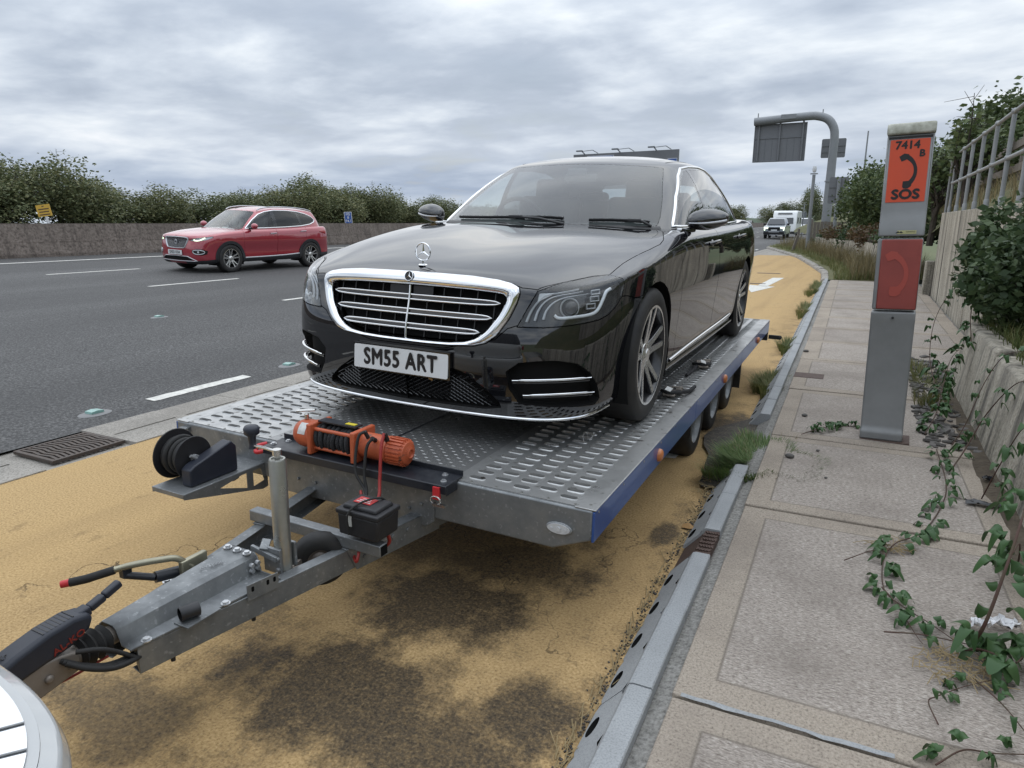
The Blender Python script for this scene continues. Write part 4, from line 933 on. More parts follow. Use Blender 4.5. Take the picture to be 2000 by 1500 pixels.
b = MB(); b.cyl((RC[0] + .056, RC[1], RC[2]), (RC[0] + .075, RC[1], RC[2]), .016, n=12); b.tube([(RC[0] + .075, RC[1] - .03, RC[2] + .02), (RC[0] + .08, RC[1] + .01, RC[2] - .01), (RC[0] + .075, RC[1] + .03, RC[2] - .03)], .007, 8); b.build('reel_latch', 'galv_dull', rl, smooth=50)
b = MB(); b.prism([(-.385, .456), (-.14, .456), (-.14, .572), (-.165, .60), (-.36, .545), (-.385, .53)], -.045, .012, ((-.555, 0, 0), (0, 1, 0), (0, 0, 1), (1, 0, 0))); b.build('reel_housing', 'blue_black_plastic', TR, bevel=.006)

# --- loose ratchet straps lying on the deck beside the car
mat('strap_web', (0.02, 0.02, 0.022), 0.85, bump=0.5, bscale=160)
for i, (y, lab) in enumerate(((1.72, 'black ratchet strap heaped on the deck behind the front wheel'), (2.62, 'black ratchet strap with pale tag lying nearer the rear wheel'))):
    t = thing('ratchet_strap', lab, 'strap', (-1.872 + .95, 2.17 + y, DZ - .022), R(-12 + 20 * i), 'straps lying on the trailer deck')
    b = MB(); b.tube(catmull([(-.08, -.30, .012), (-.05, -.15, .02), (-.02, 0, .03), (.03, .06, .05), (.0, .10, .02), (-.06, .02, .03), (.02, -.05, .045), (.05, .12, .02), (.02, .3, .012)], 6), .012, 6); w_ = b.build('webbing', 'strap_web', t, smooth=60)
    b = MB(); b.box((0, 0, .035), (.07, .11, .012), rot=(.2, .1, .3)); b.box((.02, .06, .05), (.06, .05, .010), rot=(-.4, 0, .3)); b.cyl((-.04, .03, .045), (.05, .05, .045), .011, n=10); b.build('ratchet', 'bare_cast', t, bevel=.003)
    MB().box((.01, -.04, .06), (.035, .05, .003), rot=(.2, .3, .2)).build('tag', 'white_sticker', t)
b = MB(); b.tube(catmull([(0, -.02, .003), (-.02, 0, .03), (0, .02, .045), (.03, .0, .006), (.06, .01, .04), (.07, .0, .055)], 6), .0022, 6); b.v = [(v_[0] * .6, v_[1], v_[2] * .8) for v_ in b.v]; o = b.build('wire_loop', 'steel_bright', None, smooth=60, loc=(-1.872 + .80, 2.17 + .72, DZ - .02)); tag(o, 'thin bright wire loop standing on the deck by the front wheel', 'wire')

# ================================================================== rear corner of the white towing car
mat('white_car_paint', (0.46, 0.47, 0.47), 0.12, coat=0.8, spec=0.5); mat('chrome_plate', (0.75, 0.76, 0.78), 0.10, metal=1.0)
mat('tail_red', (0.30, 0.01, 0.012), 0.15, coat=0.5)
tc_ = thing('white_towing_car', 'white car at the lower left whose rear bumper is hitched to the trailer', 'car', (-1.872, .685, .045))
def bump_c(t):   # plan outline of the rear, t from 0 (far side) to 1 (near side)
    a = math.pi * t; n_ = 3.4; c, s_ = math.cos(a), math.sin(a)
    return -math.copysign(abs(c) ** (2 / n_), c) * .86, -0.62 + abs(s_) ** (2 / n_) * .60
secs = [(.24, -.10), (.30, -.03), (.42, .0), (.54, .005), (.575, -.005), (.590, -.03)]
def bf(u, v):
    x, y = bump_c(u); k = v * (len(secs) - 1); i = min(int(k), len(secs) - 2); f = k - i
    z = secs[i][0] + (secs[i + 1][0] - secs[i][0]) * f; o_ = secs[i][1] + (secs[i + 1][1] - secs[i][1]) * f
    return Vector((x * (1 + o_ * .9), y + o_, z))
MB().grid(bf, 60, 20).build('bumper', 'white_car_paint', tc_, smooth=70)
def cap(u, v):
    x, y = bump_c(u); k = .972 - .17 * v; return Vector((x * k, (y - .03) - .15 * v if True else 0, .592 + .004 * v))
b = MB().grid(cap, 60, 3); b.build('bumper_top', 'white_car_paint', tc_, smooth=70)
def strip_(u, v):
    uu = .40 + .52 * u; x, y = bump_c(uu); k = .955 - .075 * v; return Vector((x * k, y - .045 - .065 * v, .5965 + .002 * v))
b = MB().grid(strip_, 40, 2); sp_ = b.build('sill_guard', 'chrome_plate', tc_, smooth=70)
for uu in (.68, .73, .79):
    x, y = bump_c(uu); MB().bar((x * .955, y - .045, .5985), (x * .88, y - .11, .6005), .004, .002).build('guard_rib', 'galv_dull', sp_)
def ring_(z, w, yr, yf, n=64, ex=4.5):
    """closed plan outline of the towing car at one height"""
    o = []
    for k in range(n):
        a = 2 * math.pi * k / n; c, s_ = math.cos(a), math.sin(a); o.append((math.copysign(abs(c) ** (2 / ex), c) * w, (yr + yf) / 2 + math.copysign(abs(s_) ** (2 / ex), s_) * (yr - yf) / 2, z))
    return o
def loft_(levels, cap=True):
    b = MB(); n = 64; rows = [ring_(*l) for l in levels]; b.add([p for r_ in rows for p in r_], [(j * n + k, j * n + (k + 1) % n, (j + 1) * n + (k + 1) % n, (j + 1) * n + k) for j in range(len(rows) - 1) for k in range(n)])
    if cap: b.add(rows[-1], [tuple(range(n))])
    return b
loft_([(.24, .80, -.14, -4.30), (.40, .85, -.12, -4.40), (.60, .87, -.12, -4.42), (.80, .865, -.13, -4.36), (.95, .83, -.16, -4.20), (1.0, .79, -.20, -4.05)]).build('body', 'white_car_paint', tc_, smooth=50)
loft_([(.985, .80, -.19, -3.10), (1.10, .785, -.24, -2.95), (1.30, .72, -.36, -2.62), (1.44, .66, -.46, -2.36)], False).build('glasshouse', 'black_plastic', tc_, smooth=50)
loft_([(1.43, .675, -.44, -2.40), (1.50, .64, -.47, -2.32), (1.545, .55, -.60, -2.15), (1.56, .30, -.9, -1.9)]).build('roof', 'white_car_paint', tc_, smooth=50)
for s_ in (-1, 1):
    MB().box((s_ * .845, -.50, .86), (.06, .22, .15)).build('tail_lamp', 'tail_red', tc_, bevel=.02)
    for y_ in (-.95, -3.45):
        w_ = MB().lathe([(.20, -.11), (.33, -.10), (.335, 0), (.33, .10), (.20, .11)], (s_ * .76, y_, .29), 'X', 28).build('tyre', 'tyre_rubber', tc_, smooth=50); MB().lathe([(.215, s_ * .10), (.20, s_ * .06), (.05, s_ * .075), (.001, s_ * .08)], (s_ * .76, y_, .29), 'X', 24).build('rim', 'galv', w_, smooth=50)

# ================================================================== smooth car surfaces and panel cutting
def subsurf_mesh(verts, faces, levels, name='tmp', fit=3):
    """Catmull-Clark surface whose limit passes (nearly) through the given cage points"""
    key = {}; idx = []; vs_ = []
    for v in verts:
        k = (round(v[0], 5), round(v[1], 5), round(v[2], 5))
        if k not in key: key[k] = len(vs_); vs_.append(Vector(v))
        idx.append(key[k])
    fs = [tuple(idx[i] for i in f) for f in faces]
    want = np.array([tuple(v) for v in vs_]); cur = want.copy(); n = len(want); cen = np.abs(want[:, 0]) < 1e-6
    for it in range(fit + 1):
        me = bpy.data.meshes.new(name); me.from_pydata([tuple(v) for v in cur], [], fs)
        bm = bmesh.new(); bm.from_mesh(me); bmesh.ops.recalc_face_normals(bm, faces=bm.faces[:]); bm.to_mesh(me); bm.free()
        o = bpy.data.objects.new(name, me); COL.objects.link(o)
        m = o.modifiers.new('s', 'SUBSURF'); lv = 3 if it < fit else levels; m.levels = lv; m.render_levels = lv
        out = bpy.data.meshes.new_from_object(o.evaluated_get(bpy.context.evaluated_depsgraph_get()))
        bpy.data.objects.remove(o); bpy.data.meshes.remove(me)
        if it < fit:
            c = np.empty(len(out.vertices) * 3); out.vertices.foreach_get('co', c); c = c.reshape(-1, 3)[:n]
            d = (want - c) * 0.75; d[cen, 0] = 0; cur = cur + d; bpy.data.meshes.remove(out)
    return out
class Surf:
    """dense smooth surface that panels are cut from"""
    def __init__(s, me):
        s.me = me; n = len(me.vertices); s.co = np.empty(n * 3); me.vertices.foreach_get('co', s.co); s.co = s.co.reshape(-1, 3)
        s.no = np.empty(n * 3); me.vertices.foreach_get('normal', s.no); s.no = s.no.reshape(-1, 3)
        s.polys = [tuple(p.vertices) for p in me.polygons]
        s.bvh = BVHTree.FromPolygons([Vector(c) for c in s.co], s.polys)
    def hit(s, o, d):
        r = s.bvh.ray_cast(Vector(o), Vector(d).normalized()); return r[0], r[1]
    def normal_at(s, p):
        loc, nrm, idx, dist = s.bvh.find_nearest(Vector(p))
        vs_ = s.polys[idx]; w = [1.0 / (1e-6 + (Vector(s.co[i]) - loc).length) for i in vs_]
        n = sum((Vector(s.no[i]) * k for i, k in zip(vs_, w)), Vector()); return n.normalized()
def frame_of(kind):
    """projection frames: (origin, A axis, B axis, view direction into the car)"""
    V = Vector
    if kind == 'side': return V((3, 0, 0)), V((0, 1, 0)), V((0, 0, 1)), V((-1, 0, 0))
    if kind == 'front': return V((0, -3, 0)), V((1, 0, 0)), V((0, 0, 1)), V((0, 1, 0))
    if kind == 'top': return V((0, 0, 4)), V((1, 0, 0)), V((0, 1, 0)), V((0, 0, -1))
    if kind == 'rear': return V((0, 9, 0)), V((1, 0, 0)), V((0, 0, 1)), V((0, -1, 0))
    if kind == 'corner':   # looking at the near front corner, 45 degrees
        d = V((-1, 1, 0)).normalized(); return V((3, -3, 0)), V((1, 1, 0)).normalized(), V((0, 0, 1)), d
def inside(poly, a, b):
    c = False; n = len(poly); j = n - 1
    for i in range(n):
        ai, bi = poly[i]; aj, bj = poly[j]
        if (bi > b) != (bj > b) and a < (aj - ai) * (b - bi) / (bj - bi) + ai: c = not c
        j = i
    return c
def cut_panel(bm, poly, kind, facing=0.05, xsign=None, region=None):
    """cut the bmesh exactly along a projected polygon; returns the faces inside"""
    o, A, B, D = frame_of(kind); n = len(poly)
    amin, amax = min(p[0] for p in poly), max(p[0] for p in poly); bmin, bmax = min(p[1] for p in poly), max(p[1] for p in poly)
    def ok(f):
        if f.normal.dot(-D) < facing: return False
        c = f.calc_center_median()
        if xsign and c.x * xsign < -1e-4: return False
        if region and not region(c): return False
        return True
    cand = []
    for f in bm.faces:
        c = f.calc_center_median(); a, b_ = c.dot(A), c.dot(B)
        if amin - .08 < a < amax + .08 and bmin - .08 < b_ < bmax + .08 and ok(f): cand.append(f)
    for i in range(n):
        p, q = Vector(poly[i]), Vector(poly[(i + 1) % n]); L_ = (q - p).length
        if L_ < 1e-6: continue
        t = (q - p) / L_; nn = Vector((-t.y, t.x)); fs = []
        for f in cand:
            if not f.is_valid: continue
            c = f.calc_center_median(); r = Vector((c.dot(A), c.dot(B))) - p; u = r.dot(t)
            if -.03 < u < L_ + .03 and abs(r.dot(nn)) < .05: fs.append(f)
        if not fs: continue
        ge = set(fs)
        for f in fs: ge.update(f.edges); ge.update(f.verts)
        rs = bmesh.ops.bisect_plane(bm, geom=list(ge), dist=2e-5, plane_co=A * p.x + B * p.y, plane_no=A * nn.x + B * nn.y)
        ids = {f for f in cand if f.is_valid}; ids.update(g_ for g_ in rs['geom'] if isinstance(g_, bmesh.types.BMFace)); cand = list(ids)
    res = []
    for f in cand:
        if not f.is_valid: continue
        f.normal_update(); c = f.calc_center_median(); a, b_ = c.dot(A), c.dot(B)
        if amin <= a <= amax and bmin <= b_ <= bmax and ok(f) and inside(poly, a, b_): res.append(f)
    return res
def mesh_from_faces(faces, name, surf, gap=0.0, flange=0.0, lift=0.0, mirror=False, min_area=0):
    """copy faces to a mesh: open rims pulled in by gap, folded inwards by flange, shading normals from the smooth surface"""
    vm = {}; co = []; fs = []
    for f in faces:
        idx = []
        for v in f.verts:
            if v not in vm: vm[v] = len(co); co.append(v.co.copy())
            idx.append(vm[v])
        fs.append(tuple(idx))
    nrm = [surf.normal_at(c) for c in co]
    ec = {}
    for fi, f in enumerate(fs):
        for i in range(len(f)):
            e = (f[i], f[(i + 1) % len(f)]); k = tuple(sorted(e)); ec.setdefault(k, []).append((e, fi))
    rim = {}
    for k, l in ec.items():
        if len(l) == 1:
            (a, b_), fi = l[0]; d = (co[b_] - co[a]); 
            if d.length < 1e-9: continue
            cen = sum((co[i] for i in fs[fi]), Vector()) / len(fs[fi])
            n_ = (nrm[a] + nrm[b_]).normalized(); inw = n_.cross(d).normalized()
            if inw.dot(cen - co[a]) < 0: inw = -inw
            for v in (a, b_): rim.setdefault(v, []).append((inw, d.length))
    pts = [c + n_ * lift for c, n_ in zip(co, nrm)]
    if gap:
        for v, l in rim.items():
            w = sum((i * L_ for i, L_ in l), Vector())
            if w.length > 1e-9: pts[v] = pts[v] + w.normalized() * gap
    norms = list(nrm); n0 = len(pts)
    if flange:
        add = {}
        for v in rim: add[v] = len(pts); pts.append(pts[v] - nrm[v] * flange); norms.append(None)
        for k, l in ec.items():
            if len(l) == 1:
                a, b_ = l[0][0]
                if a in add and b_ in add: fs.append((b_, a, add[a], add[b_]))
    if mirror:
        pts = [Vector((-p.x, p.y, p.z)) for p in pts]; norms = [None if n_ is None else Vector((-n_.x, n_.y, n_.z)) for n_ in norms]; fs = [f[::-1] for f in fs]
    me = bpy.data.meshes.new(name); me.from_pydata([tuple(p) for p in pts], [], fs); me.update()
    # orient by the reference normals
    flipn = 0; tot = 0
    for p in me.polygons:
        vn = [norms[i] for i in p.vertices if norms[i] is not None]
        if len(vn) == len(p.vertices): tot += 1; flipn += p.normal.dot(sum(vn, Vector())) < 0
    if tot and flipn > tot / 2:
        bm = bmesh.new(); bm.from_mesh(me); bmesh.ops.reverse_faces(bm, faces=bm.faces[:]); bm.to_mesh(me); bm.free()
    me.polygons.foreach_set('use_smooth', [True] * len(me.polygons))
    ln = []
    for p in me.polygons:
        fl = any(norms[i] is None for i in p.vertices)
        for i in p.vertices: ln.append(tuple(p.normal) if fl or norms[i] is None else tuple(norms[i]))
    me.normals_split_custom_set(ln)
    return me
def add_mesh(name, me, m, parent):
    me.materials.clear(); me.materials.append(M[m] if isinstance(m, str) else m)
    o = bpy.data.objects.new(name, me); COL.objects.link(o); o.parent = parent; return o
def on_surf(surf, kind, pts, lift=0.0, mirror=False):
    """project outline points on the surface -> list of (point, normal)"""
    o, A, B, D = frame_of(kind); out = []
    for a, b_ in pts:
        org = A * a + B * b_ - D * 8
        loc, n_ = surf.hit(org, D)
        if loc is None:
            loc, n2, i, d = surf.bvh.find_nearest(A * a + B * b_ + (o - A * o.dot(A) - B * o.dot(B)) * .3)
        n_ = surf.normal_at(loc); p = loc + n_ * lift
        if mirror: p = Vector((-p.x, p.y, p.z)); n_ = Vector((-n_.x, n_.y, n_.z))
        out.append((p, n_))
    return out
def ribbon(pn, w, h, closed=False, round_=True, sink=.004):
    """trim strip of width w standing h proud of the surface along (point, normal) pairs"""
    b = MB(); m = len(pn); ring = []
    pr = [(-.5, -sink / h), (-.5, .35), (-.33, .85), (0, 1), (.33, .85), (.5, .35), (.5, -sink / h)] if round_ else [(-.5, -sink / h), (-.5, 1), (.5, 1), (.5, -sink / h)]
    k = len(pr); vs_ = []
    for i, (p, n_) in enumerate(pn):
        q = pn[(i + 1) % m][0] if (closed or i < m - 1) else p; r_ = pn[i - 1][0] if (closed or i > 0) else p
        d = (q - r_).normalized(); s_ = n_.cross(d).normalized()
        ww = w[i] if isinstance(w, (list, tuple)) else w
        vs_ += [p + s_ * a * ww + n_ * c * h for a, c in pr]
    fs = []
    for i in range(m if closed else m - 1):
        j = (i + 1) % m; fs += [(i * k + a, i * k + a + 1, j * k + a + 1, j * k + a) for a in range(k - 1)]
    if not closed: fs += [tuple(range(k)), tuple(range(m * k - 1, (m - 1) * k - 1, -1))]
    return b.add(vs_, fs)
def densify(poly, step, closed=True):
    out = []; n = len(poly)
    for i in range(n if closed else n - 1):
        p, q = poly[i], poly[(i + 1) % n]; L_ = math.hypot(q[0] - p[0], q[1] - p[1]); k = max(1, int(math.ceil(L_ / step)))
        out += [(p[0] + (q[0] - p[0]) * t / k, p[1] + (q[1] - p[1]) * t / k) for t in range(k)]
    if not closed: out.append(poly[-1])
    return out
def box_cage(cols, tops, capz, ncap=4, rear_first=None, fr=(1, .8, .55, .28, 0)):
    """half cage -> full cage. cols: list of columns, each a list of (x, y, z) from sill to top edge; the cap is a grid between the corners.
    front corner = column ncap, rear corner = column len-1-ncap; capz(y) gives the centre height and edge share"""
    V = []; F = []; nc = len(cols); nl = len(cols[0]); idx = {}
    def put(p): V.append(Vector(p)); return len(V) - 1
    for s in (1, -1):
        g = [[put((s * p[0], p[1], p[2])) for p in c] for c in cols]
        for i in range(nc - 1):
            for j in range(nl - 1): F.append((g[i][j], g[i + 1][j], g[i + 1][j + 1], g[i][j + 1]))
        rows = list(range(ncap, nc - ncap)); cap = {}
        for r_, ci in enumerate(rows):
            e = cols[ci][-1]
            for k in range(ncap + 1):
                if k == 0: cap[r_, k] = g[ci][-1]
                elif r_ == 0: cap[r_, k] = g[ncap - k][-1]
                elif r_ == len(rows) - 1: cap[r_, k] = g[nc - 1 - ncap + k][-1]
                else:
                    f = fr[k]; yv, zv = capz(ci, f, e); cap[r_, k] = put((s * e[0] * f, yv, zv))
        for r_ in range(len(rows) - 1):
            for k in range(ncap): F.append((cap[r_, k], cap[r_, k + 1], cap[r_ + 1, k + 1], cap[r_ + 1, k]))
    return V, F
# ================================================================== the black saloon
def saloon_surfaces():
    lerp = lambda a, b, t: a + (b - a) * t
    plan = [(0, 0.004), (.30, .012), (.56, .050), (.745, .135), (.865, .30), (.918, .52), (.940, .85), (.945, 1.20), (.948, 1.60), (.950, 2.20), (.950, 2.90), (.948, 3.45), (.950, 3.88), (.932, 4.36), (.885, 4.72),
            (.775, 4.95), (.60, 5.03), (.42, 5.07), (.20, 5.095), (0, 5.10)]
    ztop = [.775, .770, .757, .742, .750, .792, .855, .905, .940, .955, .962, .975, .988, .995, .992, .98, .972, .97, .968, .968]
    # (level, inward offset) columns for nose, flank and tail
    nose = [(.120, .085), (.150, .028), (.27, .004), (.44, .0), (.56, .014), (.68, .048), (1, .105)]
    flank = [(.165, .085), (.225, .035), (.36, .022), (.50, .010), (.63, .0), (.78, .008), (1, .052)]
    tail = [(.20, .10), (.25, .03), (.40, .0), (.55, .0), (.68, .015), (.82, .04), (1, .085)]
    wt = [0, 0, 0, .10, .45, .85, 1, 1, 1, 1, 1, 1, 1, 1, .7, .3, .1, 0, 0, 0]
    cols = []; n = len(plan)
    for i, (x, y) in enumerate(plan):
        a = plan[max(i - 1, 0)]; b = plan[min(i + 1, n - 1)]; t = Vector((b[0] - a[0], b[1] - a[1])).normalized(); nx, ny = t.y, -t.x
        if i in (0, n - 1): nx, ny = 0, (-1 if i == 0 else 1)
        end = nose if i < 10 else tail; col = []
        for (za, da), (zb, db) in zip(end, flank):
            z = lerp(za, zb, wt[i]) if za < 1 else ztop[i]; d = lerp(da, db, wt[i])
            col.append((max(0, x - nx * d) if i not in (0, n - 1) else 0, y - ny * d, z))
        cols.append(col)
    ys_ = [0, .33, .55, .85, 1.2, 1.6, 2.2, 3.9, 4.36, 4.72, 5.0]; zc = [.778, .828, .862, .908, .952, .985, .98, 1.0, 1.05, 1.05, 1.02]
    gx = {1: 0, .8: .52, .55: .80, .28: .95, 0: 1.0}
    def capz(ci, f, e):
        z = float(np.interp(e[1], ys_, zc)); g = gx[f]; y = e[1] - (0.06 * (1 - f) if e[1] < 1.3 else 0)
        return y, e[2] + (z - e[2]) * g + (.012 * math.sin(math.pi * min(1, f)) if e[1] < 1.5 else 0)
    low = box_cage(cols, None, capz)
    # greenhouse: rings from the belt to the roof edge
    base = [(0, 1.38, .962), (.32, 1.40, .960), (.60, 1.47, .953), (.775, 1.57, .943), (.838, 1.74, .938), (.842, 2.1, .95), (.846, 2.6, .955), (.846, 3.1, .96), (.838, 3.6, .97), (.81, 4.0, .985), (.735, 4.34, 1.0), (.60, 4.50, 1.03), (.40, 4.56, 1.04), (.20, 4.58, 1.05), (0, 4.59, 1.05)]
    roof = [(0, 2.24, 1.415), (.22, 2.25, 1.412), (.40, 2.27, 1.402), (.55, 2.30, 1.392), (.602, 2.37, 1.385), (.628, 2.54, 1.400), (.642, 2.78, 1.412), (.642, 3.04, 1.408), (.632, 3.32, 1.386), (.602, 3.58, 1.345), (.525, 3.72, 1.325), (.42, 3.76, 1.342), (.30, 3.75, 1.352), (.15, 3.74, 1.358), (0, 3.74, 1.36)]
    gc = []
    for i, (p, q) in enumerate(zip(base, roof)):
        c = []
        for t, bul in ((0, 0), (.12, .010), (.36, .026), (.62, .030), (.86, .018), (1.0, -.004)):
            v = Vector(p).lerp(Vector(q), t); o = Vector((v.x * .75, (v.y - 2.9) * .30, .35)).normalized(); v = v + o * bul
            if i in (0, len(base) - 1): v.x = 0
            c.append(tuple(v))
        gc.append(c)
    yr = [2.2, 2.38, 2.54, 2.78, 3.04, 3.32, 3.58, 3.75]; zr = [1.42, 1.446, 1.462, 1.472, 1.468, 1.450, 1.412, 1.37]
    gr = {1: 0, .8: .50, .55: .82, .28: .96, 0: 1.0}
    def rz(ci, f, e):
        z = float(np.interp(e[1], yr, zr)); return e[1], e[2] + (z - e[2]) * gr[f]
    up = box_cage(gc, None, rz)
    return low, up
(_lv, _lf), (_uv, _uf) = saloon_surfaces()
LOW = Surf(subsurf_mesh(_lv, _lf, 4, 'low')); UPP = Surf(subsurf_mesh(_uv, _uf, 4, 'upp'))
CAR_LOC = Vector((-1.84, 2.53, DZ)); CAR_ROT = (0, R(1.5), R(0.3))
def mat_glass(name, tint, refl=1.0, dirt=0.0):
    m = bpy.data.materials.new(name); m.use_nodes = True; nt = m.node_tree; N = nt.nodes; L = nt.links; N.clear()
    out = N.new('ShaderNodeOutputMaterial'); t = N.new('ShaderNodeBsdfTransparent'); t.inputs[0].default_value = (*tint, 1)
    g = N.new('ShaderNodeBsdfGlossy'); g.inputs['Roughness'].default_value = 0.01; g.inputs[0].default_value = (refl, refl, refl, 1)
    geo = N.new('ShaderNodeNewGeometry'); dt = N.new('ShaderNodeVectorMath'); dt.operation = 'DOT_PRODUCT'; L.new(geo.outputs['Normal'], dt.inputs[0]); L.new(geo.outputs['Incoming'], dt.inputs[1])
    ab = N.new('ShaderNodeMath'); ab.operation = 'ABSOLUTE'; L.new(dt.outputs['Value'], ab.inputs[0]); om = N.new('ShaderNodeMath'); om.operation = 'SUBTRACT'; om.inputs[0].default_value = 1.0; L.new(ab.outputs[0], om.inputs[1])
    pw_ = N.new('ShaderNodeMath'); pw_.operation = 'POWER'; L.new(om.outputs[0], pw_.inputs[0]); pw_.inputs[1].default_value = 4.2; f = N.new('ShaderNodeMapRange'); L.new(pw_.outputs[0], f.inputs[0]); f.inputs[3].default_value = 0.055
    ms = N.new('ShaderNodeMixShader'); L.new(f.outputs[0], ms.inputs[0]); L.new(t.outputs[0], ms.inputs[1]); L.new(g.outputs[0], ms.inputs[2])
    if dirt:
        d = N.new('ShaderNodeBsdfDiffuse'); d.inputs[0].default_value = (.55, .58, .58, 1); m2 = N.new('ShaderNodeMixShader'); m2.inputs[0].default_value = dirt
        L.new(ms.outputs[0], m2.inputs[1]); L.new(d.outputs[0], m2.inputs[2]); L.new(m2.outputs[0], out.inputs[0])
    else: L.new(ms.outputs[0], out.inputs[0])
    M[name] = m
def mat_paint(name, col, flake=0.0, rough=0.35, dust=0.0):
    m, nt, b = _bsdf(name); M[name] = m
    b.inputs['Base Color'].default_value = (*col, 1); b.inputs['Roughness'].default_value = rough; b.inputs['Metallic'].default_value = flake; b.inputs['Specular IOR Level'].default_value = 0.0 if not flake else 0.5
    b.inputs['Coat Weight'].default_value = 1.0; b.inputs['Coat Roughness'].default_value = 0.015; b.inputs['Coat IOR'].default_value = 1.9
    if dust:
        co = objco(nt); n1 = nnode(nt, co, 3.0, 5, .65); f = mrange(nt, n1, .45, .75, 0, dust)
        nt.links.new(mixc(nt, f, col, (.22, .20, .17)), b.inputs['Base Color'])
        nt.links.new(mrange(nt, nnode(nt, co, 5, 4, .6), .4, .75, .010, .05), b.inputs['Coat Roughness'])
mat_paint('black_paint', (0.0060, 0.0063, 0.0080), 0.0, 0.4, 0.012)
mat_glass('windscreen_glass', (0.62, 0.68, 0.67), 1.0, 0.035); mat_glass('side_glass', (0.74, 0.80, 0.79), 1.0, .01); mat_glass('privacy_glass', (0.22, 0.24, 0.24)); mat_glass('rear_glass', (0.55, 0.60, 0.60)); mat_glass('lamp_glass', (0.80, 0.82, 0.83), 1.0, .02)
mat('chrome', (0.80, 0.81, 0.82), 0.07, metal=1.0); mat('gloss_black', (0.006, 0.006, 0.007), 0.12, coat=0.6); mat('satin_black', (0.012, 0.012, 0.013), 0.45); mat('matt_black', (0.008, 0.008, 0.008), 0.8, spec=0.2)
mat('cabin_black', (0.022, 0.022, 0.024), 0.7); mat('cabin_grey', (0.10, 0.098, 0.095), 0.65); mat('drl_white', (0.82, 0.84, 0.86), 0.25); mat('lamp_chrome', (0.55, 0.56, 0.58), 0.3, metal=0.35)
mat('rim_dark', (0.018, 0.018, 0.020), 0.3, coat=0.3); mat('rim_bright', (0.68, 0.68, 0.67), 0.22, metal=0.9); mat('plate_white', (0.68, 0.69, 0.69), 0.35, coat=0.2, var=0.25, vscale=14, col2=(0.5, 0.5, 0.48)); mat('plate_black', (0.01, 0.01, 0.012), 0.4); mat('brown_leaf', (0.30, 0.17, 0.06), 0.7)

def half_bm(surf):
    bm = bmesh.new(); bm.from_mesh(surf.me)
    bmesh.ops.delete(bm, geom=[f for f in bm.faces if f.calc_center_median().x < 0], context='FACES')
    return bm
def both_mesh(faces, name, surf, gap=0.0, flange=0.0, lift=0.0):
    """panel that crosses the centre line: half faces plus their mirror image"""
    me = mesh_from_faces(faces, name, surf, gap, flange, lift); m2 = mesh_from_faces(faces, name, surf, gap, flange, lift, mirror=True)
    return me, m2
def join_meshes(a, b, name):
    def dump(me):
        v = [tuple(x.co) for x in me.vertices]; f = [tuple(p.vertices) for p in me.polygons]; n = [tuple(c.vector) for c in me.corner_normals]; return v, f, n
    va, fa, na = dump(a); vb, fb_, nb = dump(b); o = len(va)
    me = bpy.data.meshes.new(name); me.from_pydata(va + vb, [], fa + [tuple(i + o for i in f) for f in fb_]); me.polygons.foreach_set('use_smooth', [True] * len(me.polygons)); me.normals_split_custom_set(na + nb)
    bpy.data.meshes.remove(a); bpy.data.meshes.remove(b); return me

class CarCut:
    """cuts panels out of a half surface and keeps what is left as body"""
    def __init__(s, surf, root): s.surf = surf; s.bm = half_bm(surf); s.root = root; s.keep = []
    def take(s, poly, kind, facing=.05, region=None):
        fs = cut_panel(s.bm, poly, kind, facing, 1, region); return fs
    def drop(s, fs): bmesh.ops.delete(s.bm, geom=fs, context='FACES')
    def panel(s, name, m, poly, kind, facing=.05, region=None, centre=False, gap=.0022, flange=.009, lift=0.0, parent=None, shell=True):
        fs = s.take(poly, kind, facing, region); out = []
        if not fs: print('EMPTY PANEL', name); return out
        out = s.emit(name, m, fs, centre, gap, flange, lift, parent)
        if shell: s.keep.append(mesh_from_faces(fs, 'k', s.surf, lift=-.010))
        s.drop(fs); return out
    def emit(s, name, m, fs, centre, gap, flange, lift, parent=None):
        p = parent or s.root
        a, b = both_mesh(fs, name, s.surf, gap, flange, lift)
        if centre: return [add_mesh(name, fix_centre(join_meshes(a, b, name)), m, p)]
        return [add_mesh(name, a, m, p), add_mesh(name, b, m, p)]
    def rest(s, name, m, gap=.002, flange=.009):
        fs = list(s.bm.faces); s.keep.append(mesh_from_faces(fs, 'k', s.surf, lift=-.010)); o = s.emit(name, m, fs, True, gap, flange, 0.0)[0]; s.bm.free(); return o
    def shell(s, name, m):
        V, F = [], []
        for me in s.keep:
            for sg in (1, -1):
                o = len(V); V += [(sg * v.co.x, v.co.y, v.co.z) for v in me.vertices]; F += [tuple(i + o for i in p.vertices) for p in me.polygons]
            bpy.data.meshes.remove(me)
        me = bpy.data.meshes.new(name); me.from_pydata(V, [], F); me.polygons.foreach_set('use_smooth', [True] * len(F)); return add_mesh(name, me, m, s.root)
def fix_centre(me):
    # rims on the centre line are snapped back so the two halves meet
    for v in me.vertices:
        if abs(v.co.x) < .0028: v.co.x = 0.0
    return me
def band(surf, kind, outer, inner, prof, n, mirror=False):
    """rounded frame between two outlines of n points each; prof = (share from outer to inner, lift)"""
    b = MB(); rows = []
    for t, h in prof: rows.append([p + q * h for p, q in on_surf(surf, kind, [(o[0] + (i[0] - o[0]) * t, o[1] + (i[1] - o[1]) * t) for o, i in zip(outer, inner)])])
    V = [v for r_ in rows for v in r_]
    return b.add(V, [(q * n + k, q * n + (k + 1) % n, (q + 1) * n + (k + 1) % n, (q + 1) * n + k) for q in range(len(rows) - 1) for k in range(n)])
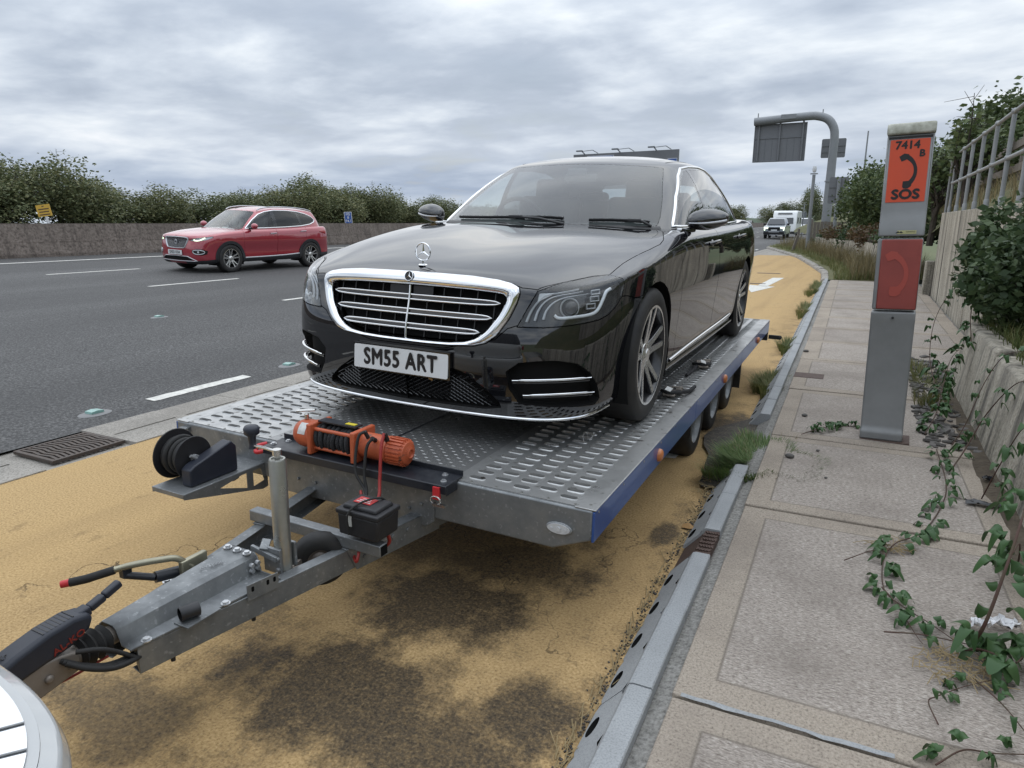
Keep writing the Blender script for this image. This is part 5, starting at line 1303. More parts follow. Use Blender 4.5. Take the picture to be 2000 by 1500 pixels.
def resample(poly, n):
    P = [np.array(p) for p in poly]; L_ = [0]; m = len(P)
    for i in range(m): L_.append(L_[-1] + np.linalg.norm(P[(i + 1) % m] - P[i]))
    out = []
    for k in range(n):
        d = L_[-1] * k / n; i = max(j for j in range(m) if L_[j] <= d + 1e-12); t = (d - L_[i]) / max(1e-9, L_[i + 1] - L_[i]); out.append(tuple(P[i] + (P[(i + 1) % m] - P[i]) * t))
    return out
def sym(h): return h + [(-x, z) for x, z in reversed(h) if x > 1e-6]      # half outline (x >= 0) to full loop
C45 = lambda x, y, z: ((x + y) / math.sqrt(2), z)
def mirror_mb(b): 
    c = MB(); c.v = [(-v[0], v[1], v[2]) for v in b.v]; c.f = [f[::-1] for f in b.f]; c.mi = list(b.mi); return c
def pair(name, b, m, parent, **k): return [b.build(name, m, parent, **k), mirror_mb(b).build(name, m, parent, **k)]

CAR = thing('black_saloon_car', 'large glossy black saloon with chrome grille loaded on the trailer', 'car', CAR_LOC); CAR.rotation_euler = CAR_ROT
cc = CarCut(LOW, CAR)
arc_ = lambda cy, cz, r, n=30: [(cy + r * math.cos(2 * math.pi * k / n), cz + r * math.sin(2 * math.pi * k / n)) for k in range(n)]
AY, BY_, WZ_, AR = .838, 3.88, .347, .372
for cy in (AY, BY_): cc.drop(cc.take(arc_(cy, WZ_, AR), 'side', .05, lambda c: c.x > .5))
# grille
GO = [(0, .764), (.15, .763), (.30, .760), (.43, .750), (.50, .737), (.530, .722), (.538, .700), (.530, .660), (.505, .592), (.458, .517), (.41, .480), (.352, .463), (.25, .455), (.12, .452), (0, .452)]
GI = [(0, .706), (.15, .705), (.30, .702), (.43, .695), (.468, .690), (.478, .680), (.476, .660), (.452, .603), (.405, .535), (.362, .500), (.31, .482), (.23, .473), (.12, .470), (0, .470)]
go = cc.take([(-.01, .764)] + GO[1:-1] + [(-.01, .452)], 'front', .02, lambda c: c.y < .3)
cc.drop(go)
N_ = 120; fo = resample(sym(GO), N_); fi = resample(sym(GI), N_)
b = band(LOW, 'front', fo, fi, [(0, -.012), (.02, .004), (.15, .013), (.40, .020), (.7, .017), (.92, .008), (1, -.004), (1.0, -.035)], N_)
gf = b.build('grille_frame', 'chrome', CAR, smooth=60)
pb = MB(); pn = on_surf(LOW, 'front', fi); cen = sum((p for p, q in pn), Vector()) / N_ ; 
pts = [p + Vector((0, .055, 0)) for p, q in pn]; pb.add(pts + [cen + Vector((0, .07, 0))], [(k, (k + 1) % N_, N_) for k in range(N_)])
pb.build('grille_backing', 'matt_black', CAR)
def gx(z): return float(np.interp(z, [.47, .482, .500, .535, .603, .66, .69], [.23, .30, .36, .404, .450, .474, .476]))
def gpt(x, z, d=.006):
    p, q = on_surf(LOW, 'front', [(x, z)])[0]; return p + Vector((0, d, 0))
for z0 in (.652, .588, .524):
    xe = gx(z0) - .018; up_ = []; lo_ = []
    for k in range(41):
        x = -xe + 2 * xe * k / 40; e = max(0.0, 1 - abs(x / xe) ** 10) ** .5
        up_.append((x, z0 + .0105 * e)); lo_.append((x, z0 - .0105 * e))
    lp = up_ + lo_[-2:0:-1]
    b = MB(); b.tube([gpt(x, z, .004) for x, z in lp], .0042, 8, closed=True); sl_ = b.build('chrome_slat', 'chrome', CAR, smooth=60)
    b = MB(); b.add([gpt(x, z, dd) for dd in (.006, .04) for x, z in [(p[0] * .995, z0) for p in up_]], [(k, k + 1, 42 + k, 41 + k) for k in range(40)])
    b.add([gpt(x, z0 + s_ * .008, .008) for s_ in (-1, 1) for x in [p[0] * .98 for p in up_]], [(k, k + 1, 42 + k, 41 + k) for k in range(40)]); b.build('slat_blade', 'gloss_black', sl_)
for x in [-.42 + .084 * k for k in range(11)]:
    if abs(x) < .02: continue
    zt = .700; zb_ = .474 + (.03 if abs(x) > .3 else 0) + (.04 if abs(x) > .38 else 0)
    b = MB(); b.bar(gpt(x, zb_, .03), gpt(x, zt, .03), .005, .012, (0, 1, 0)); b.build('grille_rib', 'satin_black', CAR)
b = MB(); b.tube([gpt(0, z, .002) for z in np.linspace(.470, .705, 10)], .0055, 10); b.build('grille_spine', 'chrome', CAR, smooth=60)
for s_ in (1, -1):
    b = MB(); b.add([gpt(s_ * x, z, .012) for z in (.664, .702) for x in (.012, .06, .118)], [(0, 1, 4, 3), (1, 2, 5, 4)]); b.build('radar_panel', 'satin_black', CAR)
def badge(parent, c, nrm, r_, upv, thick=.004):
    """round emblem: disc, ring and three-pointed star"""
    n_ = Vector(nrm).normalized(); u = (Vector(upv) - n_ * Vector(upv).dot(n_)).normalized(); a = u.cross(n_); c = Vector(c)
    ring = MB().tube([c + n_ * thick + (a * math.cos(t) + u * math.sin(t)) * r_ for t in [2 * math.pi * k / 40 for k in range(40)]], r_ * .09, 8, closed=True)
    for t in (90, 210, 330):
        t = R(t); d = a * math.cos(t) + u * math.sin(t); s_ = n_.cross(d)
        p = [c + s_ * r_ * .13, c + d * r_ * .98, c - s_ * r_ * .13]
        ring.add([q + n_ * (thick - r_ * .02) for q in p] + [c + n_ * (thick + r_ * .12)] + [q + n_ * (thick - r_ * .14) for q in p], [(0, 1, 3), (1, 2, 3), (4, 5, 1, 0), (5, 6, 2, 1)])
    return ring
p, q = on_surf(LOW, 'front', [(0, .738)])[0]
b = MB(); fr = Vector((0, -1, .35)).normalized(); b.cyl(p + fr * .016, p + fr * .022, .024, n=28); e_ = b.build('emblem_disc', 'satin_black', CAR, smooth=40)
badge(CAR, p + fr * .021, fr, .022, (0, 0, 1), .003).build('emblem', 'chrome', e_, smooth=40)
# headlights
HL = [(.605, .118, .712), (.647, .168, .733), (.687, .227, .747), (.765, .361, .767), (.823, .424, .772), (.872, .437, .762), (.889, .438, .742), (.890, .406, .684), (.878, .361, .642), (.860, .312, .609), (.835, .261, .590), (.76, .166, .573), (.653, .096, .561), (.540, .060, .559), (.566, .08, .617)]
hp = [C45(*p) for p in HL]
hf = cc.take(hp, 'corner', .0, lambda c: c.y < .6)
lens = cc.emit('headlight_lens', 'lamp_glass', hf, False, .0025, .006, .001)
bk = cc.emit('headlight_bucket', 'gloss_black', hf, False, .004, -.045, -.046); cc.drop(hf)
for l, bo_ in zip(lens, bk): bo_.parent = l
pc = [C45(*p) for p in HL]; cx_ = sum(p[0] for p in pc) / len(pc); cz_ = sum(p[1] for p in pc) / len(pc)
def hl_path(P, lift, per=6): return on_surf(LOW, 'corner', catmull([C45(*p) for p in P], per), lift)
drl = ribbon(hl_path([(.687, .125, .616), (.707, .134, .604), (.762, .177, .608), (.817, .24, .617), (.836, .273, .634), (.847, .304, .676), (.853, .33, .712), (.858, .36, .724)], -.016), .013, .006)
for o, l in zip(pair('daytime_strip', drl, 'drl_white', CAR, smooth=60), lens): o.parent = l
for P in ([(.575, .074, .585), (.590, .091, .632), (.617, .112, .674), (.66, .14, .706), (.74, .25, .735)], [(.610, .086, .591), (.619, .101, .634), (.645, .123, .674), (.69, .16, .70), (.76, .25, .722)], [(.645, .10, .597), (.653, .114, .635), (.678, .138, .670), (.72, .175, .692), (.78, .26, .708)]):
    w_ = [.010] * 25; w_ = [.012 * (1 - .75 * k / 24) for k in range(25)]
    for o, l in zip(pair('light_blade', ribbon(hl_path(P, -.018), w_, .005), 'lamp_chrome', CAR, smooth=60), lens): o.parent = l
tri = on_surf(LOW, 'corner', [C45(.60, .118, .668), C45(.612, .12, .706), C45(.665, .16, .712)], -.012)
for o, l in zip(pair('corner_reflector', MB().add([p for p, q in tri] + [p - q * .01 for p, q in tri], [(0, 1, 2), (3, 5, 4), (0, 2, 5, 3), (0, 3, 4, 1), (1, 4, 5, 2)]), 'drl_white', CAR), lens): o.parent = l
p, q = on_surf(LOW, 'corner', [C45(.750, .174, .650)], -.040)[0]
b = MB().sphere(p, .036, 18, 12); b2 = MB().tube([p + Vector((0, -.006, 0)) + (Vector((.75, .66, 0)) * math.cos(t) + Vector((0, 0, 1)) * math.sin(t)) * .041 for t in [2 * math.pi * k / 30 for k in range(30)]], .004, 8, closed=True)
for o, l in zip(pair('projector', b, 'gloss_black', CAR, smooth=60), lens): o.parent = l
for o, l in zip(pair('projector_ring', b2, 'lamp_chrome', CAR, smooth=60), lens): o.parent = l
for P in ((.818, .284, .716), (.822, .270, .684), (.812, .25, .652)):
    pn = on_surf(LOW, 'corner', [(C45(*P)[0] + a, P[2] + c) for a, c in ((-.022, -.011), (.022, -.009), (.022, .011), (-.022, .009))], -.022)
    for o, l in zip(pair('led_cell', ribbon(pn, .006, .005, closed=True), 'lamp_chrome', CAR), lens): o.parent = l
    for o, l in zip(pair('led_chip', MB().add([p - q * .004 for p, q in pn], [(0, 1, 2, 3)]), 'gloss_black', CAR), lens): o.parent = l
# lower intakes
VT = [(.505, .037, .362), (.560, .048, .405), (.64, .08, .418), (.715, .114, .421), (.781, .173, .405), (.819, .229, .362), (.838, .275, .300), (.838, .310, .232), (.815, .300, .206), (.72, .17, .212), (.633, .096, .217), (.552, .069, .222), (.518, .046, .285)]
vf = cc.take([C45(*p) for p in VT], 'corner', 0, lambda c: c.y < .6)
for o in cc.emit('side_intake', 'matt_black', vf, False, 0, -.05, -.05): pass
cc.drop(vf)
for P in ([(.531, .045, .327), (.61, .07, .333), (.692, .102, .338), (.77, .165, .340), (.825, .236, .339)], [(.575, .063, .263), (.65, .095, .269), (.717, .126, .273), (.78, .19, .273), (.830, .263, .268)]):
    pair('intake_blade', ribbon(on_surf(LOW, 'corner', catmull([C45(*p) for p in P], 6), -.002), [.011 * (1 if 2 < k < 22 else .5) for k in range(25)], .008), 'chrome', CAR, smooth=60)
    pair('intake_vane', ribbon(on_surf(LOW, 'corner', catmull([C45(p[0], p[1], p[2] - .012) for p in P], 6), -.012), .016, .006), 'gloss_black', CAR, smooth=60)
MS = [(0, .372), (.20, .366), (.31, .338), (.40, .282), (.47, .222), (.478, .196), (.40, .182), (0, .176)]
mf = cc.take([(-.01, .372)] + MS[1:-1] + [(-.01, .176)], 'front', 0, lambda c: c.y < .3)
cc.emit('lower_intake', 'matt_black', mf, True, 0, -.035, -.035); cc.drop(mf)
ml_ = sym(MS); b = MB()
for sg in (1, -1):
    for k in range(-40, 41):
        x0 = k * .034; pts = [(x0 + sg * (z - .17) * 1.9, z) for z in np.linspace(.17, .375, 9)]
        run = []
        for x, z in pts + [(9, 9)]:
            if inside(ml_, x, z): run.append((x, z))
            else:
                if len(run) > 1: b.tube([gpt(x, z, .012) for x, z in run], .0022, 4)
                run = []
o = b.build('intake_mesh', 'gloss_black', CAR); o['kind'] = 'stuff'
# bumper, bonnet, doors
cc.panel('front_bumper', 'black_paint', [(-.01, .05), (1.1, .05), (1.1, .655), (.93, .655), (.90, .684), (.86, .684), (.50, .55), (.45, .50), (.2, .44), (-.01, .44)], 'front', -.12, lambda c: c.y < .66 and c.z < .69 and (c.y < .50 or c.z < .67), centre=True)
HB = [(-.01, .084), (.243, .088), (.47, .104), (.54, .103), (.605, .120), (.647, .170), (.687, .229), (.765, .363), (.821, .426), (.829, .583), (.846, .737), (.866, .902), (.876, 1.058), (.864, 1.172), (.80, 1.397), (.745, 1.50), (.60, 1.455), (.35, 1.40), (-.01, 1.375)]
cc.panel('bonnet', 'black_paint', HB, 'top', .03, lambda c: c.z > .6, centre=True)
D1 = [(1.335, .935), (1.322, .88), (1.325, .836), (1.345, .72), (1.357, .60), (1.366, .40), (1.375, .225), (2.46, .225), (2.462, .44), (2.458, .62), (2.475, .85), (2.49, .99), (1.60, .99), (1.36, .965)]
D2 = [(2.495, .99), (2.48, .85), (2.463, .62), (2.467, .44), (2.465, .225), (3.40, .225), (3.47, .50), (3.53, .62), (3.64, .74), (3.68, .86), (3.69, .99)]
d1 = cc.panel('front_door', 'black_paint', D1, 'side', .12, lambda c: c.x > .5); d2 = cc.panel('rear_door', 'black_paint', D2, 'side', .12, lambda c: c.x > .5)
cab = cc.panel('cabin_floor', 'cabin_black', [(-.01, 1.50), (.55, 1.56), (.74, 1.72), (.77, 2.2), (.77, 3.5), (.70, 4.2), (.5, 4.42), (-.01, 4.45)], 'top', .2, lambda c: c.z > .8, centre=True, gap=0, flange=0, lift=-.03, shell=False)
body = cc.rest('body', 'black_paint'); cc.shell('inner_shell', 'matt_black')
# greenhouse
cu = CarCut(UPP, CAR)
WSP = [(-.01, 1.378), (.20, 1.374), (.346, 1.368), (.50, 1.360), (.566, 1.350), (.582, 1.322), (.606, 1.275), (.671, 1.140), (.708, 1.035), (.715, .990), (.70, .968), (.496, .964), (.16, .964), (-.01, .964)]
ws_ = cu.panel('windscreen', 'windscreen_glass', WSP, 'front', .05, lambda c: c.y < 2.5, centre=True, gap=.001, flange=.004, shell=False)
cu.panel('rear_window', 'rear_glass', [(-.01, 1.335), (.25, 1.33), (.42, 1.315), (.47, 1.28), (.55, 1.14), (.57, 1.08), (.55, 1.06), (-.01, 1.075)], 'rear', .05, lambda c: c.y > 3.5, centre=True, gap=.001, flange=.004, shell=False)
GL1 = [(1.70, .990), (1.93, 1.140), (2.199, 1.280), (2.36, 1.337), (2.445, 1.352), (2.47, 1.00), (2.3, .99)]
GL2 = [(2.535, 1.003), (2.50, 1.358), (2.80, 1.376), (3.05, 1.372), (3.30, 1.338), (3.45, 1.285), (3.47, 1.012), (3.2, 1.008)]
GL3 = [(3.515, 1.014), (3.495, 1.268), (3.62, 1.205), (3.74, 1.125), (3.83, 1.05), (3.84, 1.025)]
DLO = [(1.655, .978), (1.93, 1.158), (2.199, 1.300), (2.36, 1.358), (2.529, 1.380), (2.80, 1.394), (3.05, 1.389), (3.32, 1.352), (3.52, 1.276), (3.68, 1.188), (3.80, 1.10), (3.88, 1.03), (3.885, 1.012), (3.2, .994), (2.3, .977)]
for nm, m_, gl in (('front_side_window', 'side_glass', GL1), ('rear_side_window', 'privacy_glass', GL2), ('quarter_window', 'privacy_glass', GL3)):
    cu.panel(nm, m_, gl, 'side', .05, lambda c: c.x > .4, gap=.0005, flange=.003, shell=False)
cu.panel('window_surround', 'gloss_black', DLO, 'side', .05, lambda c: c.x > .4, gap=0, flange=.004, lift=.0008)
cu.panel('roof_panel', 'gloss_black', [(-.01, 2.33), (.36, 2.35), (.47, 2.40), (.50, 2.6), (.50, 3.2), (.46, 3.50), (-.01, 3.54)], 'top', .3, lambda c: c.z > 1.2, centre=True)
up_body = cu.rest('roof_and_pillars', 'black_paint'); cu.shell('headliner', 'cabin_grey')
pair('window_chrome', ribbon(on_surf(UPP, 'side', densify(DLO, .03), .001), .020, .008, closed=True), 'chrome', CAR, smooth=60)
pair('roof_gutter', ribbon(on_surf(UPP, 'top', densify([(.545, 2.34), (.565, 2.6), (.575, 2.9), (.565, 3.2), (.53, 3.5)], .05, False), .0), .008, .002), 'satin_black', CAR)
# interior
b = MB(); b.grid(lambda u, v: Vector((-.70 + 1.4 * u, 1.52 + .38 * v, .955 + .035 * math.sin(math.pi * v) + .01 * math.sin(9 * u))), 24, 8); b.build('dashboard', 'cabin_black', CAR, smooth=60)
def seat(x, y, h, w, name):
    b = MB(); b.box((x, y, .95), (w, .14, .44), rot=(-.22, 0, 0)); s_ = b.build(name, 'cabin_black', CAR, bevel=.05, bseg=3)
    b = MB(); b.box((x, y + .07, h), (w * .52, .10, .17), rot=(-.15, 0, 0)); b.build('headrest', 'cabin_black', s_, bevel=.035, bseg=3)
for s_ in (-1, 1): seat(s_ * .36, 2.42, 1.21, .50, 'front_seat'); seat(s_ * .36, 3.35, 1.15, .52, 'rear_seat')
b = MB(); b.tube([(-.37 + .19 * math.cos(t), 1.96 - .07 * math.sin(t), .96 + .175 * math.sin(t)) for t in [2 * math.pi * k / 36 for k in range(36)]], .016, 10, closed=True); b.build('steering_wheel', 'cabin_black', CAR, smooth=60)
p, q = on_surf(UPP, 'front', [(0, 1.325)])[0]
b = MB(); b.box(p + Vector((0, .055, -.005)), (.14, .03, .05)); b.box(p + Vector((0, .13, -.040)), (.24, .025, .06)); b.build('sensor_pod', 'cabin_grey', CAR, bevel=.010)
# wipers
for P in ([(-.62, .992), (-.40, .994), (-.15, 1.000), (.05, 1.004), (.17, 1.000)], [(.33, .994), (.45, .997), (.58, .995), (.67, .990)]):
    pn = on_surf(UPP, 'front', catmull(P, 6), .010); w_ = ribbon(pn, .012, .014).build('wiper_blade', 'satin_black', CAR)
    p, q = on_surf(UPP, 'front', [P[len(P) // 2]], .016)[0]; MB().box(p, (.10, .03, .022)).build('wiper_joint', 'satin_black', w_, bevel=.006)
    a0, _ = on_surf(UPP, 'front', [(P[-1][0] + .02, .970)], .01)[0]; MB().tube([p, (p + a0) / 2 + Vector((0, -.012, .012)), a0], .008, 8).build('wiper_arm', 'satin_black', w_)
b = MB(); pn = on_surf(UPP, 'front', [(-.74 + 1.48 * k / 40, .963) for k in range(41)], .0); ribbon(pn, .05, .008).build('cowl_panel', 'satin_black', CAR, smooth=60)
# bonnet star
p, q = on_surf(LOW, 'top', [(0, .155)])[0]
b = MB(); b.lathe([(.001, .006), (.018, .005), (.022, 0)], p, n=20); b.cyl(p, p + Vector((0, 0, .022)), .004, n=10); so_ = b.build('bonnet_star_base', 'chrome', CAR, smooth=50)
badge(CAR, p + Vector((0, 0, .060)), (0, -1, 0), .040, (0, 0, 1), 0).build('bonnet_star', 'chrome', so_, smooth=40)
# chrome lip, sill strips
def at_z(z, x, y): 
    o = Vector((x * 4, y if abs(x) > .9 else -3, z)); 
    h_, n_ = LOW.hit(Vector((x, -3, z)), Vector((0, 1, 0))) if abs(x) < .80 else LOW.hit(Vector((3, y, z)), Vector((-1, 0, 0)))
    return h_
def radial(z, ang, c=(0, .75)):
    d = Vector((math.sin(R(ang)), -math.cos(R(ang)), 0)); h_ = None
    while h_ is None and z < .5: h_, n_ = LOW.hit(Vector((c[0], c[1], z)) + d * 4, -d); z += .004
    return h_, LOW.normal_at(h_)
lipn = [radial(.148 + .006 * abs(a / 70) ** 2, a) for a in np.linspace(-72, 72, 73)]
ribbon([(p + n_ * .002, n_) for p, n_ in lipn], .012, .008).build('front_lip_trim', 'chrome', CAR, smooth=60)
pn = on_surf(LOW, 'side', catmull([(1.30, .235), (1.8, .250), (2.3, .258), (2.9, .262), (3.30, .268)], 8), .004); pair('sill_trim', ribbon(pn, .018, .010), 'chrome', CAR, smooth=60)
pn = on_surf(LOW, 'side', catmull([(1.24, .190), (1.8, .188), (2.4, .188), (3.0, .188), (3.48, .19)], 8), .0); pair('side_skirt', ribbon(pn, .05, .022), 'black_paint', CAR, smooth=60)
for d, (ya, yb, zz) in zip((d1, d2), ((2.12, 2.37, .872), (3.30, 3.54, .895))):
    pn = on_surf(LOW, 'side', catmull([(ya, zz - .002), (ya + .06, zz + .004), (yb - .06, zz + .006), (yb, zz + .004)], 6), .0)
    b = MB(); P = [(p + n_ * h_) for (p, n_), h_ in zip(pn, [.0, .016, .024, .028, .030, .032, .033, .034, .034, .034, .034, .034, .033, .031, .029, .026, .020, .012, .0])]; b.tube(P, .011, 10)
    for o, dd in zip(pair('door_handle', b, 'black_paint', CAR, smooth=60), d): o.parent = dd
    for o, dd in zip(pair('handle_trim', ribbon([(p + n_ * (h_ + .008), n_) for (p, n_), h_ in zip(pn[2:-2], [.024] * 4 + [.030] * 7 + [.026] * 4)], .009, .004), 'chrome', CAR), d): o.parent = dd
    p, n_ = on_surf(LOW, 'side', [((ya + yb) / 2 - .02, zz - .004)])[0]
    for o, dd in zip(pair('handle_recess', MB().sphere(p - n_ * .012, .05, 14, 8, (.35, 1.3, .62)), 'black_paint', CAR, smooth=60), d): o.parent = dd
# number plate
b = MB(); b.prism(rrect(.520, .111, .008, 4), 0, .004, ((-.018, -.014, .362), (1, 0, 0), (0, .07, 1), (0, -1, .0))); pl_ = b.build('number_plate', 'plate_white', CAR)
MB().box((-.018, -.006, .362), (.535, .016, .125)).build('plate_holder', 'gloss_black', CAR)
text_obj('plate_text', 'SM55 ART', .110, 'plate_black', pl_, (-.018, -.0195, .361), (R(90), 0, 0), sx=.78, bold=.0034, space=1.10)
text_obj('plate_maker', 'FLEXIBLE ACRYLIC', .008, 'plate_black', pl_, (-.018, -.0195, .311), (R(90), 0, 0))
b = MB(); b.add([(.115, .014, .315), (.135, .012, .322), (.148, .016, .318), (.138, .020, .292), (.125, .012, .302)], [(0, 1, 4), (1, 2, 3, 4)]); o = b.build('fallen_leaf', 'brown_leaf', None); o.location = CAR_LOC + Vector((.02, -.022, -.012)); tag(o, 'small dry brown leaf caught in the lower bumper mesh below the plate', 'leaf')
# mirrors
def mirror_shell(u, v):
    t = 2 * math.pi * u; r_ = math.sin(math.pi * min(.999, max(.001, v))) ** .62; s_ = -math.cos(math.pi * v)
    cy, sz = math.cos(t), math.sin(t)
    y = cy * r_ * (.080 if cy < 0 else .050); z = sz * r_ * (.066 if sz > 0 else .060) * (1 - .22 * max(0, s_)) + .010 * s_
    return Vector((.980 + .115 * s_, 1.735 + y + .030 * (s_ + .3), 1.022 + z))
mr_ = pair('door_mirror', MB().grid(mirror_shell, 32, 20), 'black_paint', CAR, smooth=70)
pn = []
for k in range(16):
    v = .18 + .74 * k / 15; p = mirror_shell(.5 + .045 + .012 * k / 15, v); pn.append((p, Vector((.15, -1, .0)).normalized()))
for o, m_ in zip(pair('mirror_indicator', ribbon([(p + n_ * .001, n_) for p, n_ in pn], [.006 + .009 * k / 15 for k in range(16)], .005), 'lamp_chrome', CAR, smooth=60), mr_): o.parent = m_
for o, m_ in zip(pair('mirror_arm', MB().bar((.84, 1.70, .955), (.91, 1.735, .965), .05, .030), 'black_paint', CAR, bevel=.01), mr_): o.parent = m_
for o, m_ in zip(pair('mirror_foot_trim', MB().bar((.845, 1.60, .962), (.85, 1.80, .968), .03, .014), 'chrome', CAR, bevel=.004), mr_): o.parent = m_
# wheels
def alloy(parent, s_, spokes=5, r=.345, rr=.252, w=.245, dark='rim_dark', bright='rim_bright', twin=True, tyre_round=.02):
    """tyre, barrel and twin-spoke face; local axis X, face towards s_"""
    t = MB().lathe([(rr - .004, -w * .44), (rr + .012, -w * .48), (rr + (r - rr) * .55, -w * .50), (r - .016, -w * .455), (r - .003, -w * .40), (r, -w * .2), (r, w * .2), (r - .003, w * .40), (r - .016, w * .455), (rr + (r - rr) * .55, w * .50), (rr + .012, w * .48), (rr - .004, w * .44)], n=56, axis='X')
    ty = t.build('tyre', 'tyre_rubber', parent, smooth=50)
    f = s_ * w * .45
    MB().lathe([(rr + .004, f), (rr + .006, f + s_ * .006), (rr - .004, f + s_ * .007), (rr - .012, f - s_ * .004), (rr - .022, f - s_ * .05), (rr - .03, -f)], n=56, axis='X').build('rim_barrel', dark, ty, smooth=50)
    MB().lathe([(rr + .003, f + s_ * .0068), (rr - .008, f + s_ * .0072)], n=56, axis='X').build('rim_edge', bright, ty, smooth=60)
    MB().lathe([(.001, -s_ * .02), (.17, -s_ * .02)], n=40, axis='X').build('brake_disc', 'galv_dull', ty)
    MB().box((-s_ * .0 + s_ * .005, .13, .06), (.05, .08, .16)).build('brake_caliper', 'satin_black', ty, bevel=.01)
    for k in range(spokes):
        a = 2 * math.pi * k / spokes + math.pi / 2; sp = []
        for tw in ((-1, 1) if twin else (0,)):
            def P(ra, off, d): c, sn = math.cos(a), math.sin(a); return Vector((f + s_ * d, ra * c - off * sn, ra * sn + off * c))
            in_o, out_o = tw * .016, tw * .050; hw0, hw1 = .020, .015
            if not twin: hw0, hw1 = .032, .026
            sec = [(.045, in_o, hw0 + .008, -.030), (.10, in_o + tw * .006, hw0, -.020), (.18, (in_o + out_o) / 2 + tw * .004, (hw0 + hw1) / 2, -.006), (rr - .006, out_o, hw1 + .003, .004)]
            for nm, dpt, gr_, mm in (('spoke', -.022, 1.0, dark), ('spoke_face', 0, .80, bright)):
                b = MB(); V = []
                for ra, off, hw, d in sec:
                    V += [P(ra, off - hw * gr_, d - (.004 if nm == 'spoke' else 0)), P(ra, off + hw * gr_, d - (.004 if nm == 'spoke' else 0)), P(ra, off + hw * gr_, d + (dpt if dpt else -.006)), P(ra, off - hw * gr_, d + (dpt if dpt else -.006))]
                n4 = len(sec); b.add(V, [(4 * i + j, 4 * i + (j + 1) % 4, 4 * i + 4 + (j + 1) % 4, 4 * i + 4 + j) for i in range(n4 - 1) for j in range(4)] + [(0, 1, 2, 3), (4 * n4 - 1, 4 * n4 - 2, 4 * n4 - 3, 4 * n4 - 4)])
                b.build(nm, mm, ty, smooth=35)
    MB().lathe([(.001, f - s_ * .012), (.030, f - s_ * .013), (.036, f - s_ * .02), (.062, f - s_ * .026), (.066, f - s_ * .05)], n=28, axis='X').build('hub_cap', bright, ty, smooth=40)
    return ty
for cy in (AY, BY_):
    for s_ in (1, -1):
        w_ = alloy(CAR, s_); w_.location = (s_ * .815, cy, .345)
        b = MB(); n = 28; aa = [R(-28 + 236 * k / n) for k in range(n + 1)]
        b.add([(s_ * x, cy + .388 * math.cos(a), WZ_ + .388 * math.sin(a)) for x in (.52, .925) for a in aa], [(k, k + 1, n + 2 + k, n + 1 + k) for k in range(n)]); b.add([(s_ * .52, cy + .39 * math.cos(a), WZ_ + .39 * math.sin(a)) for a in aa], [tuple(range(n + 1))])
        b.build('wheel_arch_liner', 'matt_black', CAR, smooth=60)
MB().box((0, 2.5, .24), (1.5, 4.3, .12)).build('underbody', 'matt_black', CAR)
MB().box((0, 2.35, .55), (1.0, 2.2, .5)).build('cabin_tub', 'cabin_black', CAR)
